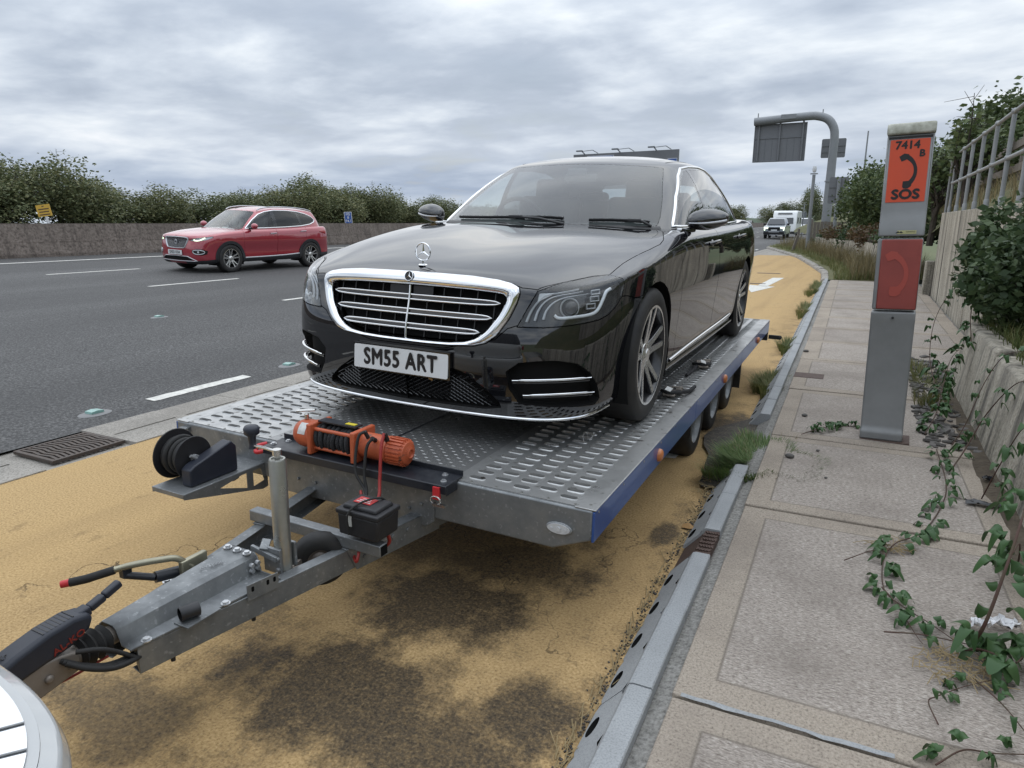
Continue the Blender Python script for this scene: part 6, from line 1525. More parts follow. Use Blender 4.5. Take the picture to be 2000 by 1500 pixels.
# ================================================================== red SUV on the motorway
mat_paint('red_paint', (0.34, 0.018, 0.036), 0.35, 0.32); mat('cladding', (0.020, 0.021, 0.024), 0.6); mat('silver_trim', (0.50, 0.51, 0.53), 0.3, metal=0.7)
mat('lit_lamp', (0.9, 0.95, 0.8), 0.3, emit=(0.85, 1.0, 0.72), es=1.6)
def suv_surfaces():
    lerp = lambda a, b, t: a + (b - a) * t
    plan = [(0, .02), (.35, .03), (.60, .08), (.77, .18), (.87, .34), (.912, .56), (.928, .91), (.930, 1.28), (.933, 1.7), (.935, 2.3), (.935, 2.9), (.932, 3.3), (.930, 3.63), (.915, 4.0), (.87, 4.28), (.79, 4.44), (.60, 4.51), (.40, 4.535), (.20, 4.55), (0, 4.55)]
    ztop = [.935, .93, .92, .905, .915, .955, .995, 1.025, 1.045, 1.06, 1.075, 1.09, 1.105, 1.115, 1.11, 1.09, 1.08, 1.075, 1.07, 1.07]
    nose = [(.22, .09), (.27, .03), (.40, .0), (.56, .0), (.70, .012), (.82, .035), (1, .09)]; flank = [(.25, .06), (.33, .02), (.46, .028), (.60, .022), (.76, .0), (.90, .012), (1, .065)]; tail = [(.28, .08), (.34, .02), (.48, .0), (.62, .005), (.76, .02), (.92, .03), (1, .07)]
    wt = [0, 0, 0, .1, .45, .85, 1, 1, 1, 1, 1, 1, 1, 1, .7, .3, .1, 0, 0, 0]; cols = []; n = len(plan)
    for i, (x, y) in enumerate(plan):
        a = plan[max(i - 1, 0)]; b = plan[min(i + 1, n - 1)]; t = Vector((b[0] - a[0], b[1] - a[1])).normalized(); nx, ny = t.y, -t.x
        if i in (0, n - 1): nx, ny = 0, (-1 if i == 0 else 1)
        col = []
        for (za, da), (zb, db) in zip(nose if i < 10 else tail, flank):
            z = lerp(za, zb, wt[i]) if za < 1 else ztop[i]; d = lerp(da, db, wt[i]); col.append((max(0, x - nx * d) if i not in (0, n - 1) else 0, y - ny * d, z))
        cols.append(col)
    gx_ = {1: 0, .8: .5, .55: .8, .28: .95, 0: 1.0}
    def capz(ci, f, e):
        z = float(np.interp(e[1], [0, .34, .6, .95, 1.3, 1.7, 4.3], [.94, .985, 1.02, 1.06, 1.09, 1.09, 1.10])); return e[1] - (.05 * (1 - f) if e[1] < 1.2 else 0), e[2] + (z - e[2]) * gx_[f]
    low = box_cage(cols, None, capz)
    base = [(0, 1.16, 1.05), (.35, 1.19, 1.05), (.62, 1.28, 1.045), (.77, 1.42, 1.04), (.83, 1.65, 1.045), (.845, 2.1, 1.055), (.85, 2.6, 1.065), (.848, 3.1, 1.075), (.84, 3.5, 1.09), (.82, 3.85, 1.10), (.77, 4.12, 1.10), (.6, 4.30, 1.10), (.4, 4.35, 1.10), (.2, 4.37, 1.10), (0, 4.37, 1.10)]
    roof = [(0, 1.98, 1.565), (.25, 1.99, 1.56), (.45, 2.02, 1.548), (.575, 2.08, 1.53), (.62, 2.18, 1.535), (.648, 2.4, 1.572), (.66, 2.7, 1.592), (.66, 3.0, 1.592), (.65, 3.4, 1.575), (.635, 3.75, 1.548), (.60, 3.98, 1.525), (.45, 4.06, 1.54), (.30, 4.07, 1.55), (.15, 4.08, 1.553), (0, 4.08, 1.553)]
    gc = []
    for i, (p, q) in enumerate(zip(base, roof)):
        c = []
        for t, bul in ((0, 0), (.12, .01), (.36, .025), (.62, .028), (.86, .016), (1.0, -.004)):
            v = Vector(p).lerp(Vector(q), t); o = Vector((v.x * .75, (v.y - 2.8) * .3, .3)).normalized(); v = v + o * bul
            if i in (0, len(base) - 1): v.x = 0
            c.append(tuple(v))
        gc.append(c)
    gr = {1: 0, .8: .5, .55: .82, .28: .96, 0: 1.0}
    def rz(ci, f, e): z = float(np.interp(e[1], [2.0, 2.2, 2.6, 3.0, 3.4, 3.8, 4.1], [1.57, 1.605, 1.635, 1.64, 1.63, 1.605, 1.56])); return e[1], e[2] + (z - e[2]) * gr[f]
    return low, box_cage(gc, None, rz)
(_a, _b), (_c, _d) = suv_surfaces()
SLO = Surf(subsurf_mesh(_a, _b, 3, 'sl')); SUP = Surf(subsurf_mesh(_c, _d, 3, 'su'))
SUV = thing('red_suv', 'red family SUV driving along the motorway beside the barrier', 'car', (-15.22, 11.58, .348)); SUV.rotation_euler = (0, R(2.0), R(-2.6))
cs = CarCut(SLO, SUV)
for cy in (.91, 3.63): cs.drop(cs.take(arc_(cy, .352, .385, 22), 'side', .05, lambda c: c.x > .5))
SG = [(0, .885), (.36, .878), (.45, .862), (.46, .835), (.40, .70), (.345, .615), (.30, .598), (0, .588)]; SGI = [(0, .860), (.34, .853), (.40, .842), (.41, .825), (.36, .71), (.315, .635), (.29, .622), (0, .612)]
cs.drop(cs.take([(-.01, .885)] + SG[1:-1] + [(-.01, .588)], 'front', .02, lambda c: c.y < .4))
fo = resample(sym(SG), 60); fi = resample(sym(SGI), 60)
band(SLO, 'front', fo, fi, [(0, -.01), (.1, .006), (.5, .012), (.9, .004), (1, -.02)], 60).build('grille_frame', 'silver_trim', SUV, smooth=60)
pn = on_surf(SLO, 'front', fi); cen = sum((p for p, q in pn), Vector()) / 60
gb_ = MB().add([p + Vector((0, .02, 0)) for p, q in pn] + [cen + Vector((0, .02, 0))], [(k, (k + 1) % 60, 60) for k in range(60)]).build('grille', 'gloss_black', SUV)
b = MB()
for r_ in range(9):
    for c_ in range(-11, 12):
        x, z = c_ * .034 + (r_ % 2) * .017, .628 + r_ * .026
        if inside(sym(SGI), x, z) and math.hypot(x, z - .745) > .06: p, q = on_surf(SLO, 'front', [(x, z)])[0]; b.box(p + Vector((0, .014, 0)), (.012, .006, .012), rot=(0, R(45), 0))
o = b.build('grille_studs', 'silver_trim', gb_); o['kind'] = 'stuff'
p, q = on_surf(SLO, 'front', [(0, .752)])[0]; oct_ = [(.062 * math.cos(R(22.5 + 45 * k)), .062 * math.sin(R(22.5 + 45 * k))) for k in range(8)]
bd = MB().prism(oct_, 0, .012, (p + Vector((0, .006, 0)), (1, 0, 0), (0, 0, 1), (0, -1, 0))).build('badge', 'silver_trim', SUV, bevel=.004)
text_obj('badge_letters', 'MG', .058, 'gloss_black', bd, p + Vector((0, -.008, 0)), (R(90), 0, 0), bold=.001, sx=.85)
SH = [(.47, .07, .80), (.60, .12, .845), (.74, .22, .872), (.86, .40, .900), (.885, .46, .905), (.88, .43, .865), (.82, .30, .815), (.70, .15, .785), (.58, .09, .782)]
sh = cs.take([C45(*p) for p in SH], 'corner', 0, lambda c: c.y < .7); sl_ = cs.emit('headlight', 'lamp_glass', sh, False, .002, .004, .001); sb = cs.emit('headlight_bucket', 'lamp_chrome', sh, False, .003, -.02, -.022); cs.drop(sh)
for a_, b_ in zip(sl_, sb): b_.parent = a_
pn = on_surf(SLO, 'corner', catmull([C45(.60, .10, .825), C45(.625, .10, .797), C45(.70, .15, .797), C45(.75, .20, .822), C45(.80, .28, .872)], 5), -.010)
for o, l in zip(pair('daytime_strip', ribbon(pn, .022, .006), 'lit_lamp', SUV), sl_): o.parent = l
SF = [(.56, .06, .565), (.66, .11, .592), (.78, .20, .590), (.845, .30, .545), (.83, .28, .470), (.76, .19, .445), (.62, .09, .455), (.55, .06, .51)]
cs.panel('fog_surround', 'gloss_black', [C45(*p) for p in SF], 'corner', 0, lambda c: c.y < .7, gap=0, flange=.02, lift=-.008, shell=False)
lp = [C45(.60, .07, .555), C45(.70, .13, .568), C45(.77, .20, .556), C45(.80, .24, .515), C45(.76, .19, .477), C45(.66, .11, .470), C45(.59, .07, .505)]
pair('fog_bezel', ribbon(on_surf(SLO, 'corner', catmull(lp, 4, True), .0), .022, .014, closed=True), 'silver_trim', SUV, smooth=60)
p, q = on_surf(SLO, 'corner', [C45(.70, .13, .517)])[0]; pair('fog_lamp', MB().sphere(p, .034, 14, 8, (.8, .6, .8)), 'lamp_chrome', SUV, smooth=60)
SL = [(0, .41), (.42, .40), (.58, .335), (.50, .31), (0, .305)]
cs.panel('lower_grille', 'matt_black', [(-.01, .41)] + SL[1:-1] + [(-.01, .305)], 'front', 0, lambda c: c.y < .4, centre=True, gap=0, flange=.02, lift=-.01, shell=False)
ribbon(on_surf(SLO, 'front', densify(sym([(0, .418), (.42, .408), (.62, .325), (.66, .30), (.50, .298), (0, .292)]), .05), .002), .022, .014, closed=True).build('skid_trim', 'silver_trim', SUV, smooth=60)
cs.panel('lower_cladding', 'cladding', [(-.5, .1), (5, .1), (5, .40), (3.3, .40), (1.2, .37), (.45, .34), (-.5, .25)], 'side', .02, lambda c: c.x > .3, gap=0, flange=0)
cs.panel('bonnet', 'red_paint', [(-.01, .075), (.44, .095), (.62, .16), (.80, .40), (.83, .7), (.82, 1.1), (.78, 1.36), (.6, 1.24), (-.01, 1.14)], 'top', .05, lambda c: c.z > .6, centre=True, gap=.003)
cs.panel('front_door', 'red_paint', [(1.36, 1.04), (1.33, .8), (1.36, .41), (2.42, .41), (2.44, 1.10), (1.6, 1.10)], 'side', .1, lambda c: c.x > .5, gap=.003)
cs.panel('rear_door', 'red_paint', [(2.45, 1.10), (2.43, .41), (3.16, .41), (3.30, .70), (3.48, .84), (3.52, 1.12)], 'side', .1, lambda c: c.x > .5, gap=.003)
cs.rest('body', 'red_paint'); cs.shell('inner_shell', 'matt_black')
cv = CarCut(SUP, SUV)
cv.panel('windscreen', 'windscreen_glass', [(-.01, 1.535), (.40, 1.525), (.56, 1.508), (.60, 1.46), (.70, 1.22), (.745, 1.085), (.70, 1.062), (-.01, 1.058)], 'front', .05, lambda c: c.y < 2.4, centre=True, gap=.001, flange=.004, shell=False)
cv.panel('rear_window', 'privacy_glass', [(-.01, 1.50), (.45, 1.49), (.55, 1.3), (.6, 1.16), (-.01, 1.15)], 'rear', .05, lambda c: c.y > 3.8, centre=True, gap=.001, flange=.004, shell=False)
SD = [(1.50, 1.085), (1.78, 1.30), (2.02, 1.44), (2.25, 1.515), (2.55, 1.555), (2.95, 1.556), (3.35, 1.53), (3.65, 1.475), (3.86, 1.40), (3.97, 1.31), (3.93, 1.25), (3.75, 1.19), (3.4, 1.145), (2.8, 1.115), (2.1, 1.095)]
for nm, m_, gl in (('front_side_window', 'side_glass', [(1.56, 1.105), (1.80, 1.285), (2.05, 1.42), (2.27, 1.492), (2.40, 1.515), (2.43, 1.12), (2.1, 1.11)]), ('rear_side_window', 'privacy_glass', [(2.53, 1.125), (2.50, 1.525), (2.95, 1.53), (3.28, 1.508), (3.36, 1.165), (2.8, 1.13)]), ('quarter_window', 'privacy_glass', [(3.42, 1.175), (3.36, 1.498), (3.62, 1.452), (3.82, 1.385), (3.92, 1.31), (3.75, 1.21)])):
    cv.panel(nm, m_, gl, 'side', .05, lambda c: c.x > .4, gap=0, flange=.003, shell=False)
cv.panel('window_surround', 'gloss_black', SD, 'side', .05, lambda c: c.x > .4, gap=0, flange=.003)
cv.rest('roof_and_pillars', 'red_paint'); cv.shell('headliner', 'cabin_grey')
pair('window_chrome', ribbon(on_surf(SUP, 'side', densify(SD, .05), .001), .026, .008, closed=True), 'chrome', SUV, smooth=60)
pair('roof_rail', MB().tube(catmull([(.60, 2.05, 1.545), (.615, 2.2, 1.60), (.635, 2.6, 1.64), (.635, 3.2, 1.635), (.62, 3.7, 1.60), (.60, 3.98, 1.55)], 5), .016, 8), 'silver_trim', SUV, smooth=60)
pair('door_mirror', MB().sphere((1.0, 1.62, 1.15), .11, 16, 10, (1.0, .62, .68)), 'red_paint', SUV, smooth=60); pair('mirror_stalk', MB().bar((.83, 1.60, 1.085), (.95, 1.62, 1.10), .08, .05), 'cladding', SUV, bevel=.01)
pair('sill_blade', ribbon(on_surf(SLO, 'side', catmull([(1.33, .355), (2.0, .36), (2.7, .375), (3.2, .40)], 6), .004), .035, .012), 'silver_trim', SUV, smooth=60)
for cy in (.91, 3.63): 
    pn = on_surf(SLO, 'side', [(cy + .40 * math.cos(R(a)), .352 + .40 * math.sin(R(a))) for a in np.linspace(-12, 192, 35)], .002); pair('arch_cladding', ribbon(pn, .075, .014, round_=False), 'cladding', SUV, smooth=40)
    for s_ in (1, -1):
        w_ = alloy(SUV, s_, r=.352, rr=.238, w=.235); w_.location = (s_ * .815, cy, .352)
        b = MB(); aa = [R(-25 + 230 * k / 24) for k in range(25)]; b.add([(s_ * x, cy + .40 * math.cos(a), .352 + .40 * math.sin(a)) for x in (.5, .91) for a in aa], [(k, k + 1, 26 + k, 25 + k) for k in range(24)]); b.build('wheel_arch_liner', 'matt_black', SUV, smooth=60)
for ya, z_ in ((2.20, .955), (3.28, 1.0)):
    pn = on_surf(SLO, 'side', [(ya, z_), (ya + .07, z_ + .003), (ya + .14, z_ + .006), (ya + .21, z_ + .006)], .0); pair('door_handle', ribbon(pn, .024, .03), 'silver_trim', SUV, smooth=60)
p, q = on_surf(SLO, 'side', [(4.25, .95)])[0]; pair('tail_lamp', ribbon(on_surf(SLO, 'side', [(4.02, .985), (4.12, .985), (4.22, .98), (4.30, .96)], .0), [.02, .07, .10, .10], .012), 'tail_red', SUV, smooth=60)
MB().box((0, -.005, .50), (.52, .012, .112)).build('number_plate', 'plate_white', SUV); text_obj('plate_text', 'DN23 ODA', .10, 'plate_black', SUV, (0, -.013, .499), (R(90), 0, 0), sx=.8, bold=.0015)
MB().box((0, 2.3, .31), (1.5, 3.9, .14)).build('underbody', 'matt_black', SUV); MB().box((0, 2.5, .75), (1.3, 2.4, .5)).build('cabin_tub', 'cabin_black', SUV)
for s_ in (-1, 1):
    b = MB(); b.box((s_ * .37, 2.35, 1.12), (.46, .16, .5), rot=(-.2, 0, 0)); b.box((s_ * .37, 2.45, 1.42), (.26, .1, .16)); b.build('front_seat', 'cabin_grey', SUV, bevel=.04); b = MB(); b.box((s_ * .37, 3.2, 1.15), (.5, .16, .4)); b.box((s_ * .37, 3.25, 1.38), (.26, .1, .16)); b.build('rear_seat', 'cabin_grey', SUV, bevel=.04)
# driver
mat('skin', (0.45, 0.27, 0.19), 0.6); mat('shirt', (0.45, 0.42, 0.38), 0.8); mat('hair_dark', (0.03, 0.022, 0.018), 0.6)
def person_at(parent_loc, label):
    me = bpy.data.meshes.new('person'); V = [(0, 0, 0), (0, .02, .25), (0, .03, .45), (0, .0, .56), (0, -.01, .64), (.19, .02, .42), (.24, -.12, .22), (.15, -.36, .24), (-.19, .02, .42), (-.24, -.12, .22), (-.15, -.36, .24)]
    me.from_pydata(V, [(0, 1), (1, 2), (2, 3), (3, 4), (2, 5), (5, 6), (6, 7), (2, 8), (8, 9), (9, 10)], [])
    o = bpy.data.objects.new('person', me); COL.objects.link(o); sk = o.modifiers.new('skin', 'SKIN'); rad = [.15, .16, .12, .055, .10, .07, .055, .045, .07, .055, .045]
    for v, r_ in zip(me.skin_vertices[0].data, rad): v.radius = (r_, r_ * .85)
    me.skin_vertices[0].data[0].use_root = True; ss = o.modifiers.new('s', 'SUBSURF'); ss.levels = 2; ss.render_levels = 2
    me.materials.append(M['shirt']); o.matrix_world = parent_loc; tag(o, label, 'person')
    b = MB().sphere((0, -.015, .655), .10, 16, 12, (.82, .98, 1.2)); b.sphere((0, -.115, .645), .018, 8, 6); b.sphere((.085, 0, .65), .022, 8, 6); b.sphere((-.085, 0, .65), .022, 8, 6); h_ = b.build('head', 'skin', o, smooth=60)
    MB().sphere((0, .012, .70), .105, 16, 10, (.86, .95, .85)).build('hair', 'hair_dark', o, smooth=60)
    return o
bpy.context.view_layer.update()
person_at(SUV.matrix_world @ Matrix.Translation((-.37, 2.2, .82)), 'driver in a pale shirt holding the wheel of the red SUV')
b = MB(); b.tube([(-.37 + .18 * math.cos(t), 1.82 - .07 * math.sin(t), 1.09 + .16 * math.sin(t)) for t in [2 * math.pi * k / 24 for k in range(24)]], .015, 8, closed=True); b.build('steering_wheel', 'cabin_black', SUV)
b = MB(); b.grid(lambda u, v: Vector((-.70 + 1.4 * u, 1.36 + .45 * v, 1.06 + .02 * math.sin(math.pi * v))), 8, 4); b.build('dashboard', 'cabin_black', SUV)

# ================================================================== distant traffic
mat_paint('grey_paint', (0.16, 0.19, 0.22), 0.4, 0.35); mat('caravan_white', (0.66, 0.67, 0.67), 0.3, coat=0.3); mat_paint('white_paint_car', (0.62, 0.63, 0.64), 0.0, 0.4); mat_paint('dark_paint', (0.03, 0.032, 0.036), 0.2, 0.35); mat('far_glass', (0.03, 0.035, 0.04), 0.08, coat=0.5)
def far_wheels(root, xs_, ys_, r_, w_=.22):
    for x in xs_:
        for y in ys_:
            t = MB().lathe([(r_ * .6, -w_ / 2), (r_, -w_ / 2 + .03), (r_, w_ / 2 - .03), (r_ * .6, w_ / 2)], (x, y, r_), 'X', 18).build('wheel', 'tyre_rubber', root, smooth=50)
            MB().lathe([(r_ * .62, math.copysign(w_ / 2 - .01, x)), (.001, math.copysign(w_ / 2 - .03, x))], (x, y, r_), 'X', 14).build('rim', 'rim_bright', t)
RG = thing('pickup_truck', 'grey pickup truck with lit headlights towing a white caravan towards us', 'pickup', (-7.35, 67.5, .12)); 
b = MB(); side = [(0, .45), (.0, 1.0), (.12, 1.13), (1.25, 1.22), (1.32, 1.22), (5.3, 1.22), (5.3, .6), (5.2, .42), (.15, .36)]
b.prism(side, -.93, .93, ((0, 0, 0), (0, 1, 0), (0, 0, 1), (1, 0, 0))); b.build('body', 'grey_paint', RG, bevel=.07, bseg=3)
b = MB(); cab_ = [(1.28, 1.2), (1.95, 1.80), (2.3, 1.86), (3.5, 1.84), (3.75, 1.7), (3.85, 1.2)]
V = [(s_ * (.86 if z < 1.3 else .68), y, z) for s_ in (-1, 1) for y, z in cab_]; b.add(V, [(0, 1, 2, 3, 4, 5), (11, 10, 9, 8, 7, 6)] + [(k, k + 6, (k + 1) % 6 + 6, (k + 1) % 6) for k in range(6)]); b.build('cab', 'grey_paint', RG, bevel=.04)
b = MB(); b.add([(-.78, 1.33, 1.27), (.78, 1.33, 1.27), (.63, 1.88, 1.755), (-.63, 1.88, 1.755)], [(0, 1, 2, 3)]); b.v = [(x, y - .02, z + .02) for x, y, z in b.v]; b.build('windscreen', 'far_glass', RG)
b = MB()
for s_ in (-1, 1): b.add([(s_ * .845, 1.5, 1.28), (s_ * .845, 3.6, 1.28), (s_ * .715, 3.45, 1.74), (s_ * .715, 2.05, 1.74)], [(0, 1, 2, 3)]); 
b.v = [(x + math.copysign(.015, x), y, z) for x, y, z in b.v]; b.build('side_windows', 'far_glass', RG)
MB().box((0, -.02, .88), (1.0, .06, .30)).build('grille', 'matt_black', RG, bevel=.02); MB().box((0, -.05, .88), (1.0, .03, .05)).build('grille_bar', 'satin_black', RG)
for s_ in (-1, 1):
    MB().box((s_ * .70, -.02, .98), (.36, .06, .12)).build('headlight', 'lit_lamp', RG, bevel=.02); MB().box((s_ * .82, -.02, .85), (.10, .06, .22)).build('running_lamp', 'lit_lamp', RG, bevel=.02); MB().box((s_ * 1.03, 1.55, 1.28), (.22, .12, .2)).build('door_mirror', 'satin_black', RG, bevel=.03)
MB().box((0, -.04, .55), (1.75, .12, .22)).build('bumper', 'satin_black', RG, bevel=.03); MB().box((0, -.10, .62), (.9, .02, .06)).build('bumper_trim', 'silver_trim', RG); MB().box((0, -.05, .77), (.52, .03, .11)).build('number_plate', 'plate_white', RG)
MB().box((0, .2, .34), (.8, .2, .07)).build('skid_plate', 'silver_trim', RG); far_wheels(RG, (-.82, .82), (.95, 4.2), .39, .27)
CV = thing('white_caravan', 'tall white touring caravan hitched behind the grey pickup', 'caravan', (-7.30, 75.2, .12))
b = MB(); cs_ = [(0, .55), (.10, 1.1), (.55, 2.35), (.95, 2.62), (6.2, 2.62), (6.5, 2.3), (6.5, .5), (.25, .45)]; b.prism(cs_, -1.13, 1.13, ((0, 0, 0), (0, 1, 0), (0, 0, 1), (1, 0, 0))); b.build('shell', 'caravan_white', CV, bevel=.09, bseg=3)
b = MB(); b.add([(-.85, .16, 1.35), (.85, .16, 1.35), (.82, .36, 1.92), (-.82, .36, 1.92)], [(0, 1, 2, 3)]); b.v = [(x, y - .03, z) for x, y, z in b.v]; b.build('front_window', 'far_glass', CV)
b = MB(); b.add([(-.7, .50, 2.26), (.7, .50, 2.26), (.66, .60, 2.40), (-.66, .60, 2.40)], [(0, 1, 2, 3)]); b.v = [(x, y - .03, z + .01) for x, y, z in b.v]; b.build('skylight', 'far_glass', CV)
for y0, y1 in ((1.2, 2.6), (4.0, 5.4)): MB().box((1.135, (y0 + y1) / 2, 1.65), (.02, y1 - y0, .6)).build('side_window', 'far_glass', CV, bevel=.008)
MB().box((0, -.7, .42), (.12, 1.6, .10)).build('drawbar', 'galv_dull', CV); MB().box((0, 3, .40), (2.1, 6, .12)).build('chassis', 'satin_black', CV); far_wheels(CV, (-1.0, 1.0), (3.4,), .33)
VN = thing('white_van', 'white van following behind the caravan in the near lane', 'van', (-7.2, 96, .12))
b = MB(); vs__ = [(0, .4), (0, .95), (.75, 1.18), (1.55, 1.95), (1.9, 2.02), (5.2, 2.02), (5.2, .4)]; b.prism(vs__, -.97, .97, ((0, 0, 0), (0, 1, 0), (0, 0, 1), (1, 0, 0))); b.build('body', 'white_paint_car', VN, bevel=.06)
b = MB(); b.add([(-.82, .83, 1.26), (.82, .83, 1.26), (.76, 1.50, 1.90), (-.76, 1.50, 1.90)], [(0, 1, 2, 3)]); b.v = [(x, y - .03, z + .02) for x, y, z in b.v]; b.build('windscreen', 'far_glass', VN); MB().box((0, -.03, .60), (1.5, .08, .26)).build('grille', 'satin_black', VN, bevel=.02)
for s_ in (-1, 1): MB().box((s_ * .76, -.02, .86), (.28, .06, .18)).build('headlight', 'lamp_chrome', VN, bevel=.02); MB().box((s_ * 1.08, 1.0, 1.3), (.16, .12, .26)).build('door_mirror', 'satin_black', VN, bevel=.02)
far_wheels(VN, (-.85, .85), (.9, 4.1), .33)
def far_car(loc, m, label, hgt=1.45):
    t = thing('distant_car', label, 'car', loc, 0, 'cars passing on the far carriageway')
    b = MB(); b.prism([(0, .4), (.02, .72), (.15, .80), (1.2, .92), (4.3, .95), (4.45, .7), (4.4, .35), (.1, .3)], -.88, .88, ((0, 0, 0), (0, 1, 0), (0, 0, 1), (1, 0, 0))); b.build('body', m, t, bevel=.08, bseg=3)
    pr = [(1.1, .9), (1.9, hgt - .05), (2.3, hgt), (3.4, hgt - .02), (4.2, .93)]; b = MB(); V = [(s_ * (.82 if z < 1 else .62), y, z) for s_ in (-1, 1) for y, z in pr]; b.add(V, [(0, 1, 2, 3, 4), (9, 8, 7, 6, 5)] + [(k, k + 5, (k + 1) % 5 + 5, (k + 1) % 5) for k in range(5)]); b.build('cabin', 'far_glass', t, bevel=.03)
    V = [(s_ * .60, y, z + .012) for s_ in (-1, 1) for y, z in pr[1:4]]; MB().add(V, [(0, 1, 4, 3), (1, 2, 5, 4)]).build('roof', m, t); far_wheels(t, (-.78, .78), (.85, 3.5), .32)
far_car((-29.5, 180, .55), 'white_paint_car', 'white car beyond the barrier, leftmost of the three far cars', 1.7); far_car((-29.5, 207, .55), 'dark_paint', 'dark car beyond the barrier, between the white car and the pickup', 1.6); far_car((-33, 150, .5), 'white_paint_car', 'white car beyond the barrier just behind the black saloon boot', 1.6)
# ================================================================== emergency telephone post
mat('post_grey', (0.245, 0.25, 0.25), 0.5, var=0.5, vscale=5, col2=(0.17, 0.175, 0.17), rvar=.1, bump=.05, bscale=30); mat('post_top', (0.50, 0.50, 0.43), 0.6, var=0.9, vscale=14, col2=(0.16, 0.16, 0.11))
mat('sos_orange', (0.62, 0.072, 0.022), 0.45, var=0.35, vscale=7, col2=(0.50, 0.07, 0.035), coat=.1); mat('door_red', (0.30, 0.058, 0.045), 0.5, var=0.7, vscale=4, col2=(0.20, 0.040, 0.034), rvar=.1); mat('sign_black', (0.012, 0.012, 0.013), 0.5); mat('label_yellow', (0.42, 0.40, 0.20), 0.5)
SP = thing('emergency_phone_post', 'tall grey roadside emergency phone post with orange SOS panel and red door', 'phone post', (.247, 5.12, .120)); SP.rotation_euler = (0, R(-1.4), R(-3))
def post_sec(z0, z1, prof, name, m, w=.255, bev=.012):
    """prof: (z, front y) pairs; the back is flat"""
    b = MB(); P = [(y, z) for z, y in prof] + [(.07, z1), (.07, z0)]; b.prism(P, -w / 2, w / 2, ((0, 0, 0), (0, 1, 0), (0, 0, 1), (1, 0, 0))); return b.build(name, m, SP, bevel=bev, bseg=3)
post_sec(0, .868, [(.0, -.085), (.055, -.085), (.075, -.060), (.10, -.055), (.74, -.055), (.80, -.075), (.868, -.085)], 'lower_casing', 'post_grey')
b = MB(); b.cyl((.0, -.083, .83), (.0, -.092, .83), .008, n=12); b.build('door_bolt', 'sign_black', SP)
post_sec(.880, 1.335, [(.880, -.078), (1.335, -.078)], 'mid_casing', 'post_grey', .252)
b = MB(); b.box((.010, -.083, 1.107), (.225, .014, .442)); dr = b.build('phone_door', 'door_red', SP, bevel=.006)
up = post_sec(1.347, 1.960, [(1.347, -.088), (1.40, -.088), (1.47, -.062), (1.52, -.056), (1.95, -.056), (1.960, -.056)], 'upper_casing', 'post_grey')
b = MB(); b.prism([(-.075, 1.962), (.075, 1.962), (.078, 2.015), (.03, 2.035), (-.06, 2.030), (-.078, 2.0)], -.132, .132, ((0, 0, 0), (0, 1, 0), (0, 0, 1), (1, 0, 0))); b.build('cap', 'post_top', SP, bevel=.012, bseg=3)
MB().box((0, -.055, 1.945), (.235, .008, .012)).build('cap_gap', 'sign_black', SP)
b = MB(); b.prism(rrect(.214, .375, .004, 2), 0, .002, ((.0, -.0575, 1.745), (1, 0, 0), (0, 0, 1), (0, -1, 0))); sg = b.build('sos_panel', 'sos_orange', SP)
Yf = -.0602
text_obj('panel_text', '7414', .066, 'sign_black', sg, (-.012, Yf, 1.897), (R(90), 0, 0), bold=.0024, sx=1.02); text_obj('panel_text', 'B', .056, 'sign_black', sg, (.070, Yf, 1.845), (R(90), 0, 0), bold=.0026); text_obj('panel_text', 'SOS', .080, 'sign_black', sg, (0, Yf, 1.602), (R(90), 0, 0), bold=.0042, sx=1.12)
def handset(parent, y, m, sc=1.0, cx=0, cz=0, lift=.0006):
    C_ = (-.085, .005); R0 = .110
    arc = [(C_[0] + R0 * math.cos(R(a)), C_[1] + R0 * math.sin(R(a))) for a in np.linspace(58, -42, 14)]; wd = [.017, .0165, .0150, .0135, .0125, .012, .012, .012, .012, .0125, .0135, .015, .0165, .017]
    L_, R_ = [], []
    for k, (x, z) in enumerate(arc):
        a = R(np.linspace(58, -42, 14)[k]); L_.append((x - math.cos(a) * wd[k] * .85, z - math.sin(a) * wd[k] * .85)); R_.append((x + math.cos(a) * wd[k] * .85, z + math.sin(a) * wd[k] * .85))
    ear = [(arc[0][0] - .052, arc[0][1] + .006), (arc[0][0] - .036, arc[0][1] - .026), (arc[0][0] - .010, arc[0][1] - .016), (arc[0][0] + .012, arc[0][1] + .004), (arc[0][0] + .004, arc[0][1] + .020), (arc[0][0] - .024, arc[0][1] + .026)]
    mouth = [(arc[-1][0] - .042, arc[-1][1] - .024), (arc[-1][0] - .040, arc[-1][1] + .012), (arc[-1][0] - .008, arc[-1][1] + .014), (arc[-1][0] + .014, arc[-1][1] + .004), (arc[-1][0] + .010, arc[-1][1] - .022), (arc[-1][0] - .008, arc[-1][1] - .036), (arc[-1][0] - .034, arc[-1][1] - .036)]
    b = MB(); fr = ((cx, y, cz), (sc, 0, 0), (0, 0, sc), (0, -1, 0))
    for k in range(13): b.prism([L_[k], R_[k], R_[k + 1], L_[k + 1]], 0, lift, fr)
    b.prism(ear, 0, lift * 1.1, fr); b.prism(mouth, 0, lift * 1.1, fr); return b.build('handset_symbol', m, parent)
handset(sg, Yf + .001, 'sign_black', .92, .020, 1.735, .0012); mat('door_red_faded', (0.36, 0.062, 0.045), 0.5); handset(dr, -.0898, 'door_red_faded', 1.25, .02, 1.10, .0025)
